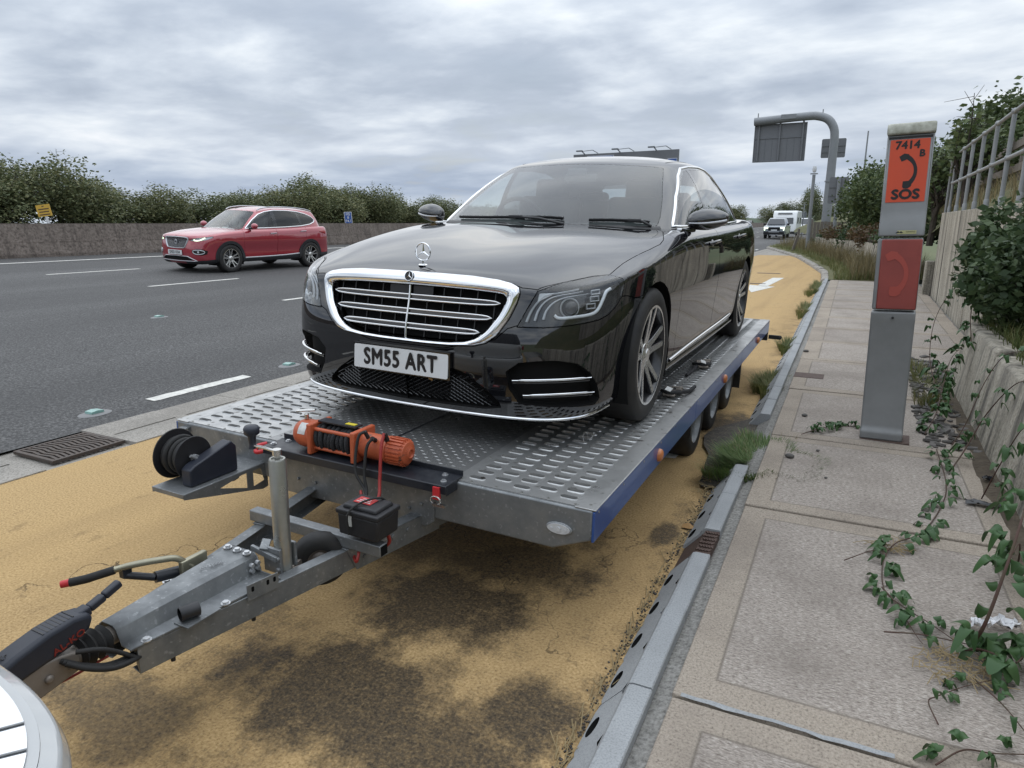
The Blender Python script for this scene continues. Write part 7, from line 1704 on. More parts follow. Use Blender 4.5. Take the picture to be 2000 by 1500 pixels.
b = MB(); b.box((.03, -.0895, 1.372), (.105, .003, .022)); lb = b.build('maker_label', 'label_yellow', SP); b = MB(); b.prism([(-.045, -.004), (-.030, .008), (-.022, .001), (-.014, .008), (.0, -.004), (-.018, -.004), (-.022, -.001), (-.027, -.004)], 0, .0008, ((.012, -.0912, 1.371), (1, 0, 0), (0, 0, 1), (0, -1, 0))); b.build('label_mark', 'plate_black', lb)
text_obj('label_text', 'GLENDALE', .0105, 'sign_black', lb, (.05, -.0913, 1.3745), (R(90), 0, 0)); b = MB()
for k in range(9): b.box((.112, -.0905, .92 + .045 * k), (.012, .002, .012))
o = b.build('door_braille', 'door_red', dr); o['kind'] = 'stuff'
MB().box((.0, .0, -.004), (.34, .22, .012)).build('base_plate', 'rusty_iron', SP)

# ================================================================== signs and poles
mat('sign_back', (0.17, 0.175, 0.185), 0.55, metal=0.2, var=0.4, vscale=2, col2=(0.13, 0.135, 0.145)); mat('pole_grey', (0.24, 0.25, 0.26), 0.5, metal=0.2, var=0.4, vscale=3, col2=(0.18, 0.19, 0.2)); mat('sign_blue', (0.03, 0.09, 0.30), 0.45); mat('sign_yellow', (0.58, 0.36, 0.05), 0.5); mat('sign_white', (0.62, 0.63, 0.64), 0.5); mat('far_sign_back', (0.12, 0.13, 0.14), 0.6)
GP = thing('cantilever_gantry', 'tall grey cantilever mast whose curved arm carries a sign over the lane', 'gantry', (-2.12, 46, 0))
path_ = [(0, 0, 0), (0, 0, 5.6), (0, 0, 6.4), (-.10, 0, 6.95), (-.42, 0, 7.40), (-.95, 0, 7.62), (-1.7, 0, 7.66), (-4.55, 0, 7.52)]
MB().tube(catmull(path_[:2], 2)[:-1] + catmull(path_[1:], 6), [.26] * 2 + [.235] * 37, 18).build('mast', 'pole_grey', GP, smooth=60)
MB().cyl((0, 0, 3.9), (0, 0, 3.97), .30, n=20).build('mast_collar', 'pole_grey', GP); MB().box((-2.6, 0, 7.68), (.85, .5, .3)).build('arm_clamp', 'pole_grey', GP, bevel=.03)
for x in (-4.35, -.75): MB().cyl((x, 0, 7.6), (x, 0, 8.0), .03, n=8).build('arm_pin', 'pole_grey', GP)
b = MB(); b.box((-3.03, .22, 6.27), (2.95, .06, 2.2)); sb_ = b.build('sign_board', 'sign_back', GP)
for x in (-4.25, -3.05, -1.75): MB().box((x, .13, 6.45), (.10, .12, 2.5)).build('sign_stiffener', 'sign_back', sb_, bevel=.015)
for z in (5.22, 6.55, 7.33): MB().box((-3.03, .17, z), (2.95, .04, .05)).build('sign_rail', 'sign_back', sb_)
for x in (-4.50, -1.56): MB().box((x, .17, 6.27), (.04, .06, 2.2)).build('sign_edge', 'sign_back', sb_)
for x in (-3.85, -3.45, -2.6, -2.2): MB().box((x, .185, 5.9), (.02, .012, 1.25)).build('panel_seam', 'far_sign_back', sb_)
b = MB(); b.box((0, 0, .45), (1.5, 1.2, .9)); b.build('mast_plinth', 'wall_concrete', GP, bevel=.03)
def board(name, label, cx, cy, z0, z1, w, post_x, post_z0, post_z1, r_, double=False):
    t = thing(name, label, 'sign', (cx, cy, 0)); b = MB(); b.prism(rrect(w, z1 - z0, .08, 4), 0, .03, ((0, 0, (z0 + z1) / 2), (1, 0, 0), (0, 0, 1), (0, 1, 0))); sb2 = b.build('board', 'sign_back', t)
    for z in (z0 + (z1 - z0) * .3, z0 + (z1 - z0) * .62): MB().box((0, -.02, z), (w * .96, .03, .045)).build('board_rail', 'sign_back', sb2)
    MB().cyl((post_x, -.10, post_z0), (post_x, -.10, post_z1), r_, n=12).build('post', 'pole_grey', t, smooth=60); return t
board('rear_sign', 'small dark sign backing seen behind the gantry mast top', -2.28, 49.5, 5.55, 6.70, 1.40, .0, .4, 6.6, .10)
board('verge_sign', 'grey backed sign on a brown post right of the gantry mast', -1.42, 40.3, 2.52, 3.84, .92, .0, .4, 3.8, .085)
LP_ = thing('detector_pole', 'slim pole with a white topped sensor left of the gantry mast', 'pole', (-2.50, 38, .2)); MB().tube([(0, 0, 0), (0, 0, 3.65)], [.095, .075], 14).build('shaft', 'pole_grey', LP_, smooth=60); b = MB(); b.lathe([(.001, 4.06), (.08, 4.05), (.10, 3.96), (.085, 3.80), (.06, 3.76)], n=14); b.build('sensor_head', 'sign_white', LP_, smooth=60); MB().box((0, 0, 3.70), (.34, .2, .05)).build('sensor_arm', 'pole_grey', LP_)
FP = thing('far_slim_mast', 'very thin far mast standing between the van and the detector pole', 'mast', (-5.9, 80, 0)); MB().tube([(0, 0, 0), (0, 0, 3.4)], [.07, .04], 8).build('shaft', 'pole_grey', FP); MB().box((.05, 0, 3.4), (.4, .05, .05)).build('head', 'pole_grey', FP)
SM = thing('hedge_top_pole', 'thin grey pole rising out of the bushes behind the phone post', 'pole', (-.30, 36, 2)); MB().tube([(0, 0, 0), (0, 0, 3.55)], [.04, .03], 8).build('shaft', 'pole_grey', SM)
# signs on the central reserve
YS = thing('yellow_marker_sign', 'small yellow notice leaning on a white post above the barrier', 'sign', (-23.05, 13.28, .5)); YS.rotation_euler = (0, R(-8), R(40)); MB().cyl((0, .03, 0), (0, .03, 1.4), .035, n=10).build('post', 'sign_white', YS); b = MB(); b.box((0, 0, 1.44), (.40, .02, .36)); ys_b = b.build('plate', 'sign_yellow', YS); b = MB()
for k, w in enumerate((.06, .30, .28, .30)): b.box((0, -.012, 1.57 - .085 * k), (w, .004, .03))
b.build('print', 'rusty_iron', ys_b)
BS = thing('blue_location_sign', 'narrow blue driver location sign with white border above the barrier', 'sign', (-22.35, 26.8, .5)); BS.rotation_euler = (0, R(-3), R(35)); MB().cyl((0, .03, 0), (0, .03, 1.5), .035, n=10).build('post', 'pole_grey', BS); b = MB(); b.box((0, 0, 1.28), (.36, .02, .56)); bs_b = b.build('plate', 'sign_white', BS); MB().box((0, -.012, 1.28), (.31, .006, .51)).build('face', 'sign_blue', bs_b); 
for s_, z in (('M5', 1.44), ('B', 1.29), ('74.1', 1.13)): text_obj('location_text', s_, .16, 'sign_yellow' if False else 'sign_white', bs_b, (0, -.0165, z), (R(90), 0, 0), bold=.003)
OS = thing('overhead_direction_sign', 'wide grey overhead sign with roof lamps showing above the black car roof', 'sign', (-17.4, 54, 0)); OS.rotation_euler = (0, R(0), R(-4))
b = MB(); b.box((0, 0, 5.55), (8.75, .12, 2.75)); ob = b.build('board', 'sign_back', OS)
for cx, w, zt in ((-2.0, 2.3, 6.76), (3.9, .75, 6.30)): 
    MB().box((cx, -.07, zt - .6), (w, .02, 1.2)).build('panel_border', 'sign_white', ob); MB().box((cx, -.085, zt - .6), (w - .08, .02, 1.12)).build('blue_panel', 'sign_blue', ob)
for x in (-3.4, -.35, 2.6): b = MB(); b.box((x - .2, -.6, 7.13), (.5, .22, .09)); b.bar((x, -.55, 7.10), (x + .9, -.5, 7.16), .04, .04); b.bar((x + .9, -.5, 7.16), (x + 1.15, 0, 6.95), .04, .04); b.bar((x, -.55, 7.1), (x, 0, 6.93), .06, .06); b.build('sign_lamp', 'far_sign_back', OS)
for x in (-3.4, 3.4): MB().box((x, .2, 2.7), (.3, .3, 5.4)).build('post', 'pole_grey', OS)
b = MB(); b.box((-16.5, 210, 3.3), (3.4, .3, 2.2)); b.cyl((-15.5, 210, .5), (-15.5, 210, 2.3), .2, n=10); tag(b.build('far_message_sign', 'far_sign_back'), 'small dark far message sign above the distant barrier', 'sign')
# dark timber fence by the mast, timber posts
TF = thing('timber_fence', 'dark timber close-board fence below the gantry mast', 'fence', (-2.6, 41.5, .3))
for k in range(22): MB().box((.17 * k, .02 * k, .65 + random.uniform(-.02, .02)), (.155, .03, 1.3)).build('fence_board', 'old_timber', TF)
for k in range(3): MB().box((1.8 * k, .08, .7), (.12, .12, 1.5)).build('fence_post', 'old_timber', TF)
for i, (x, y, h, lab) in enumerate(((-3.2, 38.3, .85, 'leaning pale timber post where the verge meets the road'), (.15, 25.2, 1.0, 'rough dark stake in the verge in front of the pale fence boards'), (-3.35, 42.5, 1.1, 'grey timber post left of the dark timber fence'))):
    o = MB().box((0, 0, h / 2), (.12, .12, h)).build('timber_post', 'old_timber', None, bevel=.015, loc=(x, y, .12)); o.rotation_euler = (R(4), R(14 if i == 0 else 2), .3); tag(o, lab, 'post')
# timber post-and-rail fence on the bank behind the railing
RF = thing('bank_rail_fence', 'dark post and rail fence on the bank behind the tubular railing', 'fence', (2.1, 6, 2.1))
for k in range(9): MB().box((.03 * k, 1.7 * k, .45), (.10, .10, 1.1)).build('fence_post', 'old_timber', RF)
for z in (.35, .75):
    for k in range(8): MB().bar((.03 * k - .06, 1.7 * k, z), (.03 * k - .03, 1.7 * k + 1.7, z), .04, .13).build('fence_rail', 'old_timber', RF)
# ================================================================== plants
def mat_leaf(name, c0, c1, c2, rough=0.55, trans=0.25):
    m = bpy.data.materials.new(name); m.use_nodes = True; nt = m.node_tree; b = nt.nodes['Principled BSDF']; M[name] = m
    geo = nt.nodes.new('ShaderNodeNewGeometry'); oi = nt.nodes.new('ShaderNodeObjectInfo')
    f = mth(nt, 'ADD', mth(nt, 'MULTIPLY', geo.outputs['Random Per Island'], 0.75), mth(nt, 'MULTIPLY', oi.outputs['Random'], 0.25))
    col = ramp(nt, f, [(0.05, c0), (0.5, c1), (0.95, c2)])
    nt.links.new(col, b.inputs['Base Color']); b.inputs['Roughness'].default_value = rough; b.inputs['Specular IOR Level'].default_value = 0.35
    t = nt.nodes.new('ShaderNodeBsdfTranslucent'); nt.links.new(col, t.inputs[0]); ms = nt.nodes.new('ShaderNodeMixShader'); ms.inputs[0].default_value = trans
    nt.links.new(b.outputs[0], ms.inputs[1]); nt.links.new(t.outputs[0], ms.inputs[2]); nt.links.new(ms.outputs[0], nt.nodes['Material Output'].inputs[0])
mat_leaf('hedge_leaf', (0.075, 0.095, 0.045), (0.130, 0.150, 0.068), (0.25, 0.24, 0.115)); mat_leaf('bush_leaf', (0.045, 0.070, 0.028), (0.088, 0.122, 0.048), (0.17, 0.20, 0.085)); mat_leaf('dark_leaf', (0.030, 0.052, 0.024), (0.052, 0.085, 0.036), (0.095, 0.135, 0.058))
mat_leaf('bramble_leaf', (0.030, 0.070, 0.026), (0.048, 0.105, 0.036), (0.085, 0.145, 0.052), rough=.42, trans=.15); mat_leaf('red_bramble', (0.07, 0.05, 0.025), (0.14, 0.085, 0.045), (0.10, 0.12, 0.05)); mat_leaf('grass_green', (0.075, 0.13, 0.038), (0.115, 0.18, 0.052), (0.19, 0.24, 0.085)); mat_leaf('grass_dry', (0.10, 0.085, 0.04), (0.20, 0.165, 0.085), (0.33, 0.26, 0.14)); mat_leaf('grass_mixed', (0.075, 0.105, 0.032), (0.13, 0.15, 0.05), (0.24, 0.21, 0.10))
mat('bark', (0.055, 0.045, 0.035), 0.9, var=0.6, vscale=10); mat('bramble_stem', (0.075, 0.030, 0.025), 0.7, var=0.5, vscale=20, col2=(0.05, 0.06, 0.02)); mat('straw', (0.33, 0.25, 0.13), 0.9, var=0.5, vscale=20)
def quads_mesh(name, C_, size, m, aspect=1.6, up_bias=0.0, rg=None):
    """one leaf quad (folded along its rib) per centre"""
    rg = rg or rng; n = len(C_); a = rg.normal(size=(n, 3)); a[:, 2] = a[:, 2] * .6 - .15; a /= np.linalg.norm(a, axis=1)[:, None]
    q = rg.normal(size=(n, 3)); q[:, 2] += up_bias; b = np.cross(a, q); b /= np.linalg.norm(b, axis=1)[:, None] + 1e-9; nn = np.cross(a, b)
    s = (size * rg.uniform(.6, 1.35, n))[:, None]; L_ = a * s * .5 * aspect; W = b * s * .5
    V = np.stack([C_ - L_, C_ + W + nn * s * .08, C_ + L_, C_ - W + nn * s * .08], 1).reshape(-1, 3)
    me = bpy.data.meshes.new(name); me.vertices.add(4 * n); me.vertices.foreach_set('co', V.ravel()); me.loops.add(4 * n); me.polygons.add(n)
    me.loops.foreach_set('vertex_index', np.arange(4 * n)); me.polygons.foreach_set('loop_start', np.arange(0, 4 * n, 4)); me.polygons.foreach_set('loop_total', np.full(n, 4)); me.update(); me.materials.append(M[m]); me.polygons.foreach_set('use_smooth', [True] * n); return me
def crown_points(rx, ry, rz, ncl, per, spread, rg, lumps=7, low=0.0):
    """leaf clumps on and in an uneven body made of several lobes"""
    lob = [(rg.uniform(-.55, .55) * rx, rg.uniform(-.55, .55) * ry, rg.uniform(-.35, .45) * rz, rg.uniform(.45, .75)) for _ in range(lumps)]; out = []
    while len(out) < ncl:
        l = lob[rg.integers(lumps)]; d = rg.normal(size=3); d /= np.linalg.norm(d); r_ = rg.uniform(.55, 1.0) ** .6
        p = np.array([l[0] + d[0] * rx * l[3] * r_, l[1] + d[1] * ry * l[3] * r_, l[2] + d[2] * rz * l[3] * r_])
        if p[2] > -rz * (1 - low): out.append(p)
    C_ = np.array(out); P = np.repeat(C_, per, 0) + rg.normal(size=(ncl * per, 3)) * spread; return P, C_
def tree_variant(name, rx, ry, h, ncl, per, leaf, m, seed, twigs=0, z0=.25, spread=None):
    rg = np.random.default_rng(seed); rz = h * (1 - z0) / 2; P, C_ = crown_points(rx, ry, rz, ncl, per, spread or leaf * 1.9, rg); P[:, 2] += h * z0 + rz; C_[:, 2] += h * z0 + rz
    P[:, 2] = np.maximum(P[:, 2], .05)
    cr = quads_mesh(name + '_crown', P, leaf, m, rg=rg)
    b = MB(); b.tube([(0, 0, -.2), (rg.uniform(-.1, .1), 0, h * .3), (rg.uniform(-.25, .25), rg.uniform(-.2, .2), h * .62)], [h * .022 + .03, h * .018 + .02, h * .008 + .01], 7)
    for k in range(9 + twigs):
        e = C_[rg.integers(len(C_))]; s_ = Vector((0, 0, h * rg.uniform(.15, .5))); mid = (s_ + Vector(e)) / 2 + Vector(rg.normal(size=3) * .15)
        top = Vector(e) + (Vector((rg.normal() * .2, rg.normal() * .2, rg.uniform(.35, .9))) if k >= 9 else Vector()); b.tube([s_, mid, Vector(e), top] if k >= 9 else [s_, mid, Vector(e)], [.035, .022, .012, .006] if k >= 9 else [.04, .022, .008], 5)
        if k >= 9:
            for q in range(5): t = Vector(e).lerp(top, rg.uniform(.2, .9)); b.tube([t, t + Vector(rg.normal(size=3) * .22) + Vector((0, 0, .12))], [.008, .004], 4)
    me = bpy.data.meshes.new(name + '_trunk'); me.from_pydata([tuple(v) for v in b.v], [], b.f); me.materials.append(M['bark']); return cr, me
def plant_tree(name, label, var, loc, rz, sc, group, cat='tree'):
    t = thing(name, label, cat, loc, rz, group); t.scale = sc
    for nm, me in (('crown', var[0]), ('trunk', var[1])): o = bpy.data.objects.new(nm, me); COL.objects.link(o); o.parent = t
    return t
LV = [tree_variant('hedge%d' % k, 2.7, 2.2, 5.2, 360, 26, .115, 'hedge_leaf', 40 + k, twigs=(34 if k == 1 else 12), z0=.02, spread=.30) for k in range(4)]
desc = ['rounded', 'twiggy topped', 'broad', 'ragged']
hy = [20.5, 24.5, 28, 31.5, 36, 40, 44.5, 48, 52, 56, 60.5, 65, 70, 75, 80.5, 86, 92, 99, 107, 116, 128, 142]
hh_ = [1.02, 1.08, 1.15, .96, .80, .78, .84, .95, 1.16, 1.02, 1.10, .92, .84, .90, .80, .76, .74, .8, .85, .9, .95, 1.0]
ords = 'first second third fourth fifth sixth seventh eighth ninth tenth eleventh twelfth thirteenth fourteenth fifteenth sixteenth seventeenth eighteenth nineteenth twentieth twenty-first twenty-second'.split()
for i, y in enumerate(hy):
    k = [3, 1, 1, 0, 2, 3, 0, 1, 2, 0, 1, 2, 0, 3, 1, 2, 0, 3, 2, 0, 1, 2][i]; s_ = hh_[i]
    plant_tree('hedgerow_tree', '%s green tree, %s from the left in the front of the far hedgerow' % (desc[k], ords[i]), LV[k], (-48 + random.uniform(-1.2, 1.2), y, .3), random.uniform(0, 6), (1.2, 1.2, s_ * .86), 'hedgerow trees beyond the barrier')
    if i % 3 != 2: plant_tree('hedgerow_tree', '%s green tree behind the %s tree from the left of the far hedgerow' % (desc[(k + 2) % 4], ords[i]), LV[(k + 2) % 4], (-51.5 + random.uniform(-1, 1), y + 2, .3), random.uniform(0, 6), (1.15, 1.15, s_ * random.uniform(.72, .95)), 'hedgerow trees beyond the barrier')
# low far trees round the bend
for i, (x, y, s_) in enumerate(((-38, 235, 1.4), (-24, 250, 1.6), (-17, 262, 2.4), (-9, 255, 1.5), (-2, 240, 1.5), (4, 225, 1.5), (-50, 245, 1.4), (-30, 262, 1.3), (-13, 280, 1.5), (10, 215, 1.6))):
    plant_tree('far_tree', 'tall far tree rising behind the white caravan' if i == 2 else 'low far skyline tree, %s of those beyond the traffic' % ords[i], LV[i % 4], (x, y, 0), i, (1.8, 1.8, s_), 'far skyline trees')
# bushes on the right bank
BV = [tree_variant('bush%d' % k, 1.55, 1.5, 3.3, 420, 22, .085, 'bush_leaf', 70 + k, twigs=3, z0=.0) for k in range(3)]
for i, (x, y, z, s_, h_, lab) in enumerate(((.85, 30.0, .7, 1.05, 1.08, 'dense dark bush beside the verge sign, leftmost on the bank'), (.35, 34.5, .7, 1.1, 1.05, 'dark bush half hidden behind the leftmost bank bush'), (1.6, 26.5, .8, 1.0, 1.0, 'rounded bush on the bank just left of the phone post'), (2.6, 22.5, 1.3, 1.0, .95, 'bush on the bank directly behind the phone post'), (3.2, 18.5, 1.7, 1.0, .84, 'bush behind the far end of the tubular railing'), (3.9, 15.5, 1.9, 1.0, .50, 'bush behind the middle of the tubular railing'), (4.1, 12.0, 2.0, 1.0, .44, 'bush behind the near railing posts'), (4.0, 8.5, 2.0, .9, .32, 'bush behind the nearest stretch of railing at the right edge'), (5.4, 20.0, 2.0, 1.1, .80, 'taller bush up the bank behind the railing end'), (6.0, 14.0, 2.2, 1.0, .45, 'taller bush up the bank towards the right edge'), (3.8, 28, 1.5, 1.2, 1.0, 'bush up the bank between phone post and railing'), (2.6, 38, 1.0, 1.2, 1.0, 'far bush along the bank behind the verge sign'))):
    plant_tree('bank_bush', lab, BV[i % 3], (x, y, z), i * 1.3, (s_, s_, h_), 'bushes on the right hand bank', 'bush')
EL = tree_variant('elder', .55, .5, 2.4, 70, 12, .09, 'bush_leaf', 91, twigs=8, z0=.3); plant_tree('leafy_sapling', 'upright feathery sapling rising just right of the phone post top', EL, (1.66, 15.6, 1.72), 0, (.9, .9, .70), None, 'sapling'); plant_tree('leafy_sapling', 'young sapling leaning out behind the phone post', EL, (1.35, 18.4, 1.2), 2, (.9, .9, .8), None, 'sapling')
# bramble mass on the bank in front of the pale fence boards
for i, (x, y, z, s_, m_, lab) in enumerate(((.75, 26.5, .75, .75, 'red_bramble', 'reddish bramble thicket over the pale fence boards'), (.1, 31, .7, .8, 'dark_leaf', 'low dark bramble thicket along the far fence boards'), (-.6, 35, .7, .75, 'red_bramble', 'far reddish bramble thicket near the timber fence'), (-1.5, 39, .5, .7, 'dark_leaf', 'low thicket at the foot of the dark timber fence'), (1.2, 22.5, 1.0, .7, 'dark_leaf', 'dark bramble thicket next to the phone post door'))):
    rg = np.random.default_rng(200 + i); P, C_ = crown_points(1.4, 2.4, .55, 170, 18, .11, rg); P[:, 2] += .35; t = thing('bramble_thicket', lab, 'bramble', (x, y, z)); t.scale = (s_, 1, s_); o = bpy.data.objects.new('foliage', quads_mesh('foliage', P, .085, m_, rg=rg)); COL.objects.link(o); o.parent = t
    b = MB()
    for k in range(14): e = C_[rg.integers(170)]; b.tube([(e[0] * .4, e[1] * .8, 0), (e[0] * .8, e[1], .5 + e[2]), (e[0] * 1.2, e[1] * 1.05, .35 + e[2])], .009, 4)
    b.build('canes', 'bramble_stem', t)
# bush planted behind the low wall, hanging over it
WB = thing('wall_bush', 'dense dark leafy bush spilling over the low concrete wall', 'bush', (1.22, 6.9, .58)); rg = np.random.default_rng(5); P, C_ = crown_points(.40, 1.25, .62, 620, 26, .045, rg, lumps=9, low=.1); P[:, 2] += .50; P = P[(P[:, 0] > -.62) & (P[:, 2] > -.06)]
o = bpy.data.objects.new('foliage', quads_mesh('foliage', P, .046, 'dark_leaf', rg=rg)); COL.objects.link(o); o.parent = WB
b = MB()
for k in range(26): e = C_[rg.integers(620)]; b.tube([(e[0] * .2, e[1] * .5, 0), (e[0] * .6, e[1] * .8, .3 + e[2] * .4), (e[0], e[1], .5 + e[2])], [.010, .007, .003], 5)
b.build('stems', 'bark', WB)
# ---------------------------------------------------------------- bramble runners with single leaves
def leaf_mesh(w, l, fold, nm):
    b = MB(); n = 9; rows = []
    for k in range(n + 1):
        t = (1 - math.cos(math.pi * k / n)) / 2; ww = max(.0004, w * math.sqrt(max(0, 1 - (2 * t - 1) ** 2)) ** .9 * (1.14 - .30 * t) * (1 + (.035 if k % 2 else -.02)))
        z = -fold * .8 * (t - .4) ** 2; rows.append([(-ww, t * l, z + fold * ww * 1.6), (-ww * .5, t * l, z + fold * ww * .5), (0, t * l, z - .0), (ww * .5, t * l, z + fold * ww * .5), (ww, t * l, z + fold * ww * 1.6)])
    b.add([p for r_ in rows for p in r_], [(5 * k + j, 5 * k + j + 1, 5 * k + j + 6, 5 * k + j + 5) for k in range(n) for j in range(4)])
    me = bpy.data.meshes.new(nm); me.from_pydata([tuple(v) for v in b.v], [], b.f); me.materials.append(M['bramble_leaf']); me.polygons.foreach_set('use_smooth', [True] * len(me.polygons)); return me
LM = [leaf_mesh(.0165, .043, .16, 'leaf_a'), leaf_mesh(.015, .038, .26, 'leaf_b'), leaf_mesh(.018, .041, .10, 'leaf_c')]
def runner(label, pts, r0=.0035, dens=.075, size=1.0, start=0.0, upright=False, seed=1, name='bramble_runner'):
    rg = random.Random(seed); t = thing(name, label, 'bramble', pts[0]); o3 = Vector(pts[0]); P = [Vector(p) - o3 for p in catmull(pts, 8)]
    MB().tube(P, [r0 * (1 - .6 * k / len(P)) for k in range(len(P))], 6).build('stem', 'bramble_stem', t, smooth=60)
    d = 0; nxt = start
    for a, b_ in zip(P[:-1], P[1:]):
        d += (b_ - a).length
        while d > nxt:
            nxt += dens * rg.uniform(.6, 1.5); dirv_ = (b_ - a).normalized(); sd = rg.choice((-1, 1)); base = a.lerp(b_, rg.random())
            az = math.atan2(dirv_.x, dirv_.y) * -1 + sd * rg.uniform(.5, 1.5); tip = base + Vector((-math.sin(az), math.cos(az), 0)) * .030 * size + Vector((0, 0, rg.uniform(.006, .030)))
            for q, off in ((0, 0), (1, 1.15), (2, -1.15))[:rg.choice((1, 3, 3, 3))]:
                o = bpy.data.objects.new('leaf', LM[rg.randrange(3)]); COL.objects.link(o); o.parent = t; o.location = tip
                s_ = size * rg.uniform(.75, 1.25) * (1 if q == 0 else .85); o.scale = (s_, s_, s_); o.rotation_euler = (rg.uniform(-.15, .50), rg.uniform(-.35, .35), az + off + rg.uniform(-.3, .3))
    return t
def zp(L_, z=.128): return [(x, y, z + .012 * math.sin(i * 1.9) + .006) for i, (x, y) in enumerate(L_)]
runner('long bramble runner trailing across the footpath slabs past the phone post', zp([(0.56, 4.94), (0.55, 4.25), (0.5, 3.91), (0.39, 3.52), (0.27, 3.29), (0.22, 3.1), (0.22, 2.87), (0.27, 2.73), (0.37, 2.63), (0.48, 2.53)]), dens=.050, seed=3)
runner('short bramble offshoot curling below the bend of the long runner', zp([(0.21, 2.86), (0.25, 2.74), (0.31, 2.57), (0.33, 2.51)]), .0025, .07, .8, seed=4)
runner('nearly bare straight bramble stem crossing the large near slab', zp([(0.21, 2.52), (0.33, 2.54), (0.49, 2.58)]), .003, .13, .7, .12, seed=5)
runner('bare brown stem tip pointing at the kerb from the runner bend', zp([(0.07, 3.04), (0.17, 3.16), (0.26, 3.28)]), .0025, .3, .6, .2, seed=6)
runner('small leafy bramble tip with a curled dark end on the near slab', zp([(0.34, 2.07), (0.32, 2.15), (0.35, 2.22), (0.43, 2.31), (0.52, 2.37)]), .0025, .06, .75, .08, seed=7)
runner('bramble runner creeping along the bottom right joint of the footpath', zp([(0.32, 1.89), (0.39, 1.97), (0.47, 2.02), (0.58, 2.07)]), .003, .05, .8, seed=8)
runner('thin bramble stem running off the lower right edge', zp([(0.46, 2.36), (0.52, 2.23), (0.58, 2.10)]), .003, .09, .7, .1, seed=9)
runner('leafy bramble sprig against the left foot of the phone post', zp([(-0.24, 4.9), (-0.11, 5.10), (0.0, 5.25), (0.10, 5.3)]), .003, .022, .8, .1, seed=10)
runner('thick upright reddish bramble cane with large leaves at the right edge', [(.47, 2.56, .135), (.49, 2.50, .25), (.53, 2.56, .42), (.58, 2.70, .56), (.62, 2.85, .64)], .0075, .05, 1.35, .06, seed=11)
runner('large leaved bramble crown at the foot of the thick cane', [(.44, 2.50, .14), (.48, 2.50, .16), (.52, 2.46, .18), (.57, 2.44, .17), (.62, 2.50, .2)], .005, .022, 1.35, 0, seed=12)
runner('bramble cane leaning up against the low wall in front of its stained face', [(.62, 4.62, .13), (.70, 4.80, .22), (.78, 4.86, .42), (.86, 4.65, .66), (.92, 4.4, .72)], .005, .10, 1.0, .1, seed=13)
runner('bramble cane arching from the footpath to the top of the low wall', [(.66, 5.1, .13), (.73, 5.2, .26), (.82, 5.35, .52), (.90, 5.35, .70), (1.0, 5.2, .78)], .004, .09, 1.0, .05, seed=14)
runner('tall arching bramble cane beside the right edge of the phone post', [(.70, 6.9, .15), (.68, 7.5, .32), (.72, 7.9, .62), (.82, 7.8, .92), (.95, 7.4, 1.12)], .004, .13, 1.25, .1, seed=15)
runner('young bramble cane in front of the wall by the black plastic scrap', [(.70, 4.12, .13), (.73, 4.02, .34), (.77, 3.92, .56), (.80, 3.8, .66)], .004, .06, 1.0, .12, seed=16)
runner('bramble cluster sprouting from the soil behind the phone post foot', [(.52, 5.3, .13), (.60, 5.6, .22), (.66, 6.0, .36), (.72, 6.3, .50), (.80, 6.4, .6)], .004, .030, 1.1, .0, seed=17)
runner('upright leafy bramble spray over the top of the low wall', [(.86, 6.5, .62), (.88, 6.9, .80), (.93, 7.1, 1.0), (1.0, 7.0, 1.25), (1.1, 6.6, 1.45)], .004, .05, 1.15, .0, seed=18)
runner('bramble spray hanging at the right edge above the low wall', [(1.05, 4.9, .72), (.98, 4.7, .95), (.92, 4.5, 1.08), (.86, 4.3, 1.06)], .004, .045, 1.1, 0, seed=19)
runner('second bramble spray low at the right edge of the footpath', [(.72, 3.3, .14), (.68, 3.1, .26), (.64, 2.95, .38), (.60, 2.85, .36)], .004, .04, 1.15, 0, seed=20)
# ---------------------------------------------------------------- grass
def grass(name, label, pts, h0, h1, m, w=.004, lean=.5, cat='grass', seed=1):
    rg = np.random.default_rng(seed); n = len(pts); P = np.array(pts); az = rg.uniform(0, 2 * np.pi, n); h = rg.uniform(h0, h1, n); l = rg.uniform(.1, lean, n) * h
    d = np.stack([np.cos(az), np.sin(az), 0 * az], 1); s = np.stack([-np.sin(az), np.cos(az), 0 * az], 1) * (w * rg.uniform(.6, 1.4, n))[:, None]; up = np.array([0, 0, 1.0])
    p1 = P + d * (l * .35)[:, None] + up * (h * .6)[:, None]; p2 = P + d * l[:, None] + up * h[:, None]
    V = np.stack([P - s, P + s, p1 - s * .7, p1 + s * .7, p2], 1).reshape(-1, 3); F = []
    for k in range(n): o = 5 * k; F += [(o, o + 1, o + 3, o + 2), (o + 2, o + 3, o + 4)]
    me = bpy.data.meshes.new(name); me.from_pydata(V.tolist(), [], F); me.materials.append(M[m]); o = bpy.data.objects.new(name, me); COL.objects.link(o); return o
def blob(cx, cy, rx, ry, n, z, seed, rot=0):
    rg = np.random.default_rng(seed); a = rg.uniform(0, 2 * np.pi, n); r_ = np.sqrt(rg.uniform(0, 1, n)) * (1 + .22 * np.sin(3 * a + seed) + .14 * np.sin(7 * a)); x, y = rx * r_ * np.cos(a), ry * r_ * np.sin(a); c, s = math.cos(rot), math.sin(rot)
    return [(cx + c * p - s * q, cy + s * p + c * q, z) for p, q in zip(x, y)]
g1 = thing('grass_tuft', 'large green grass tuft growing over the gap in the kerb', 'grass', (0, 0, 0)); g1.location = (-.44, 4.34, .05)
def tuft(root, name, rx, ry, n, h0, h1, m, seed, w=.004, lean=.9): o = grass(name, None, blob(0, 0, rx, ry, n, .0, seed), h0, h1, m, w, lean, seed=seed); o.parent = root; o['kind'] = 'stuff'
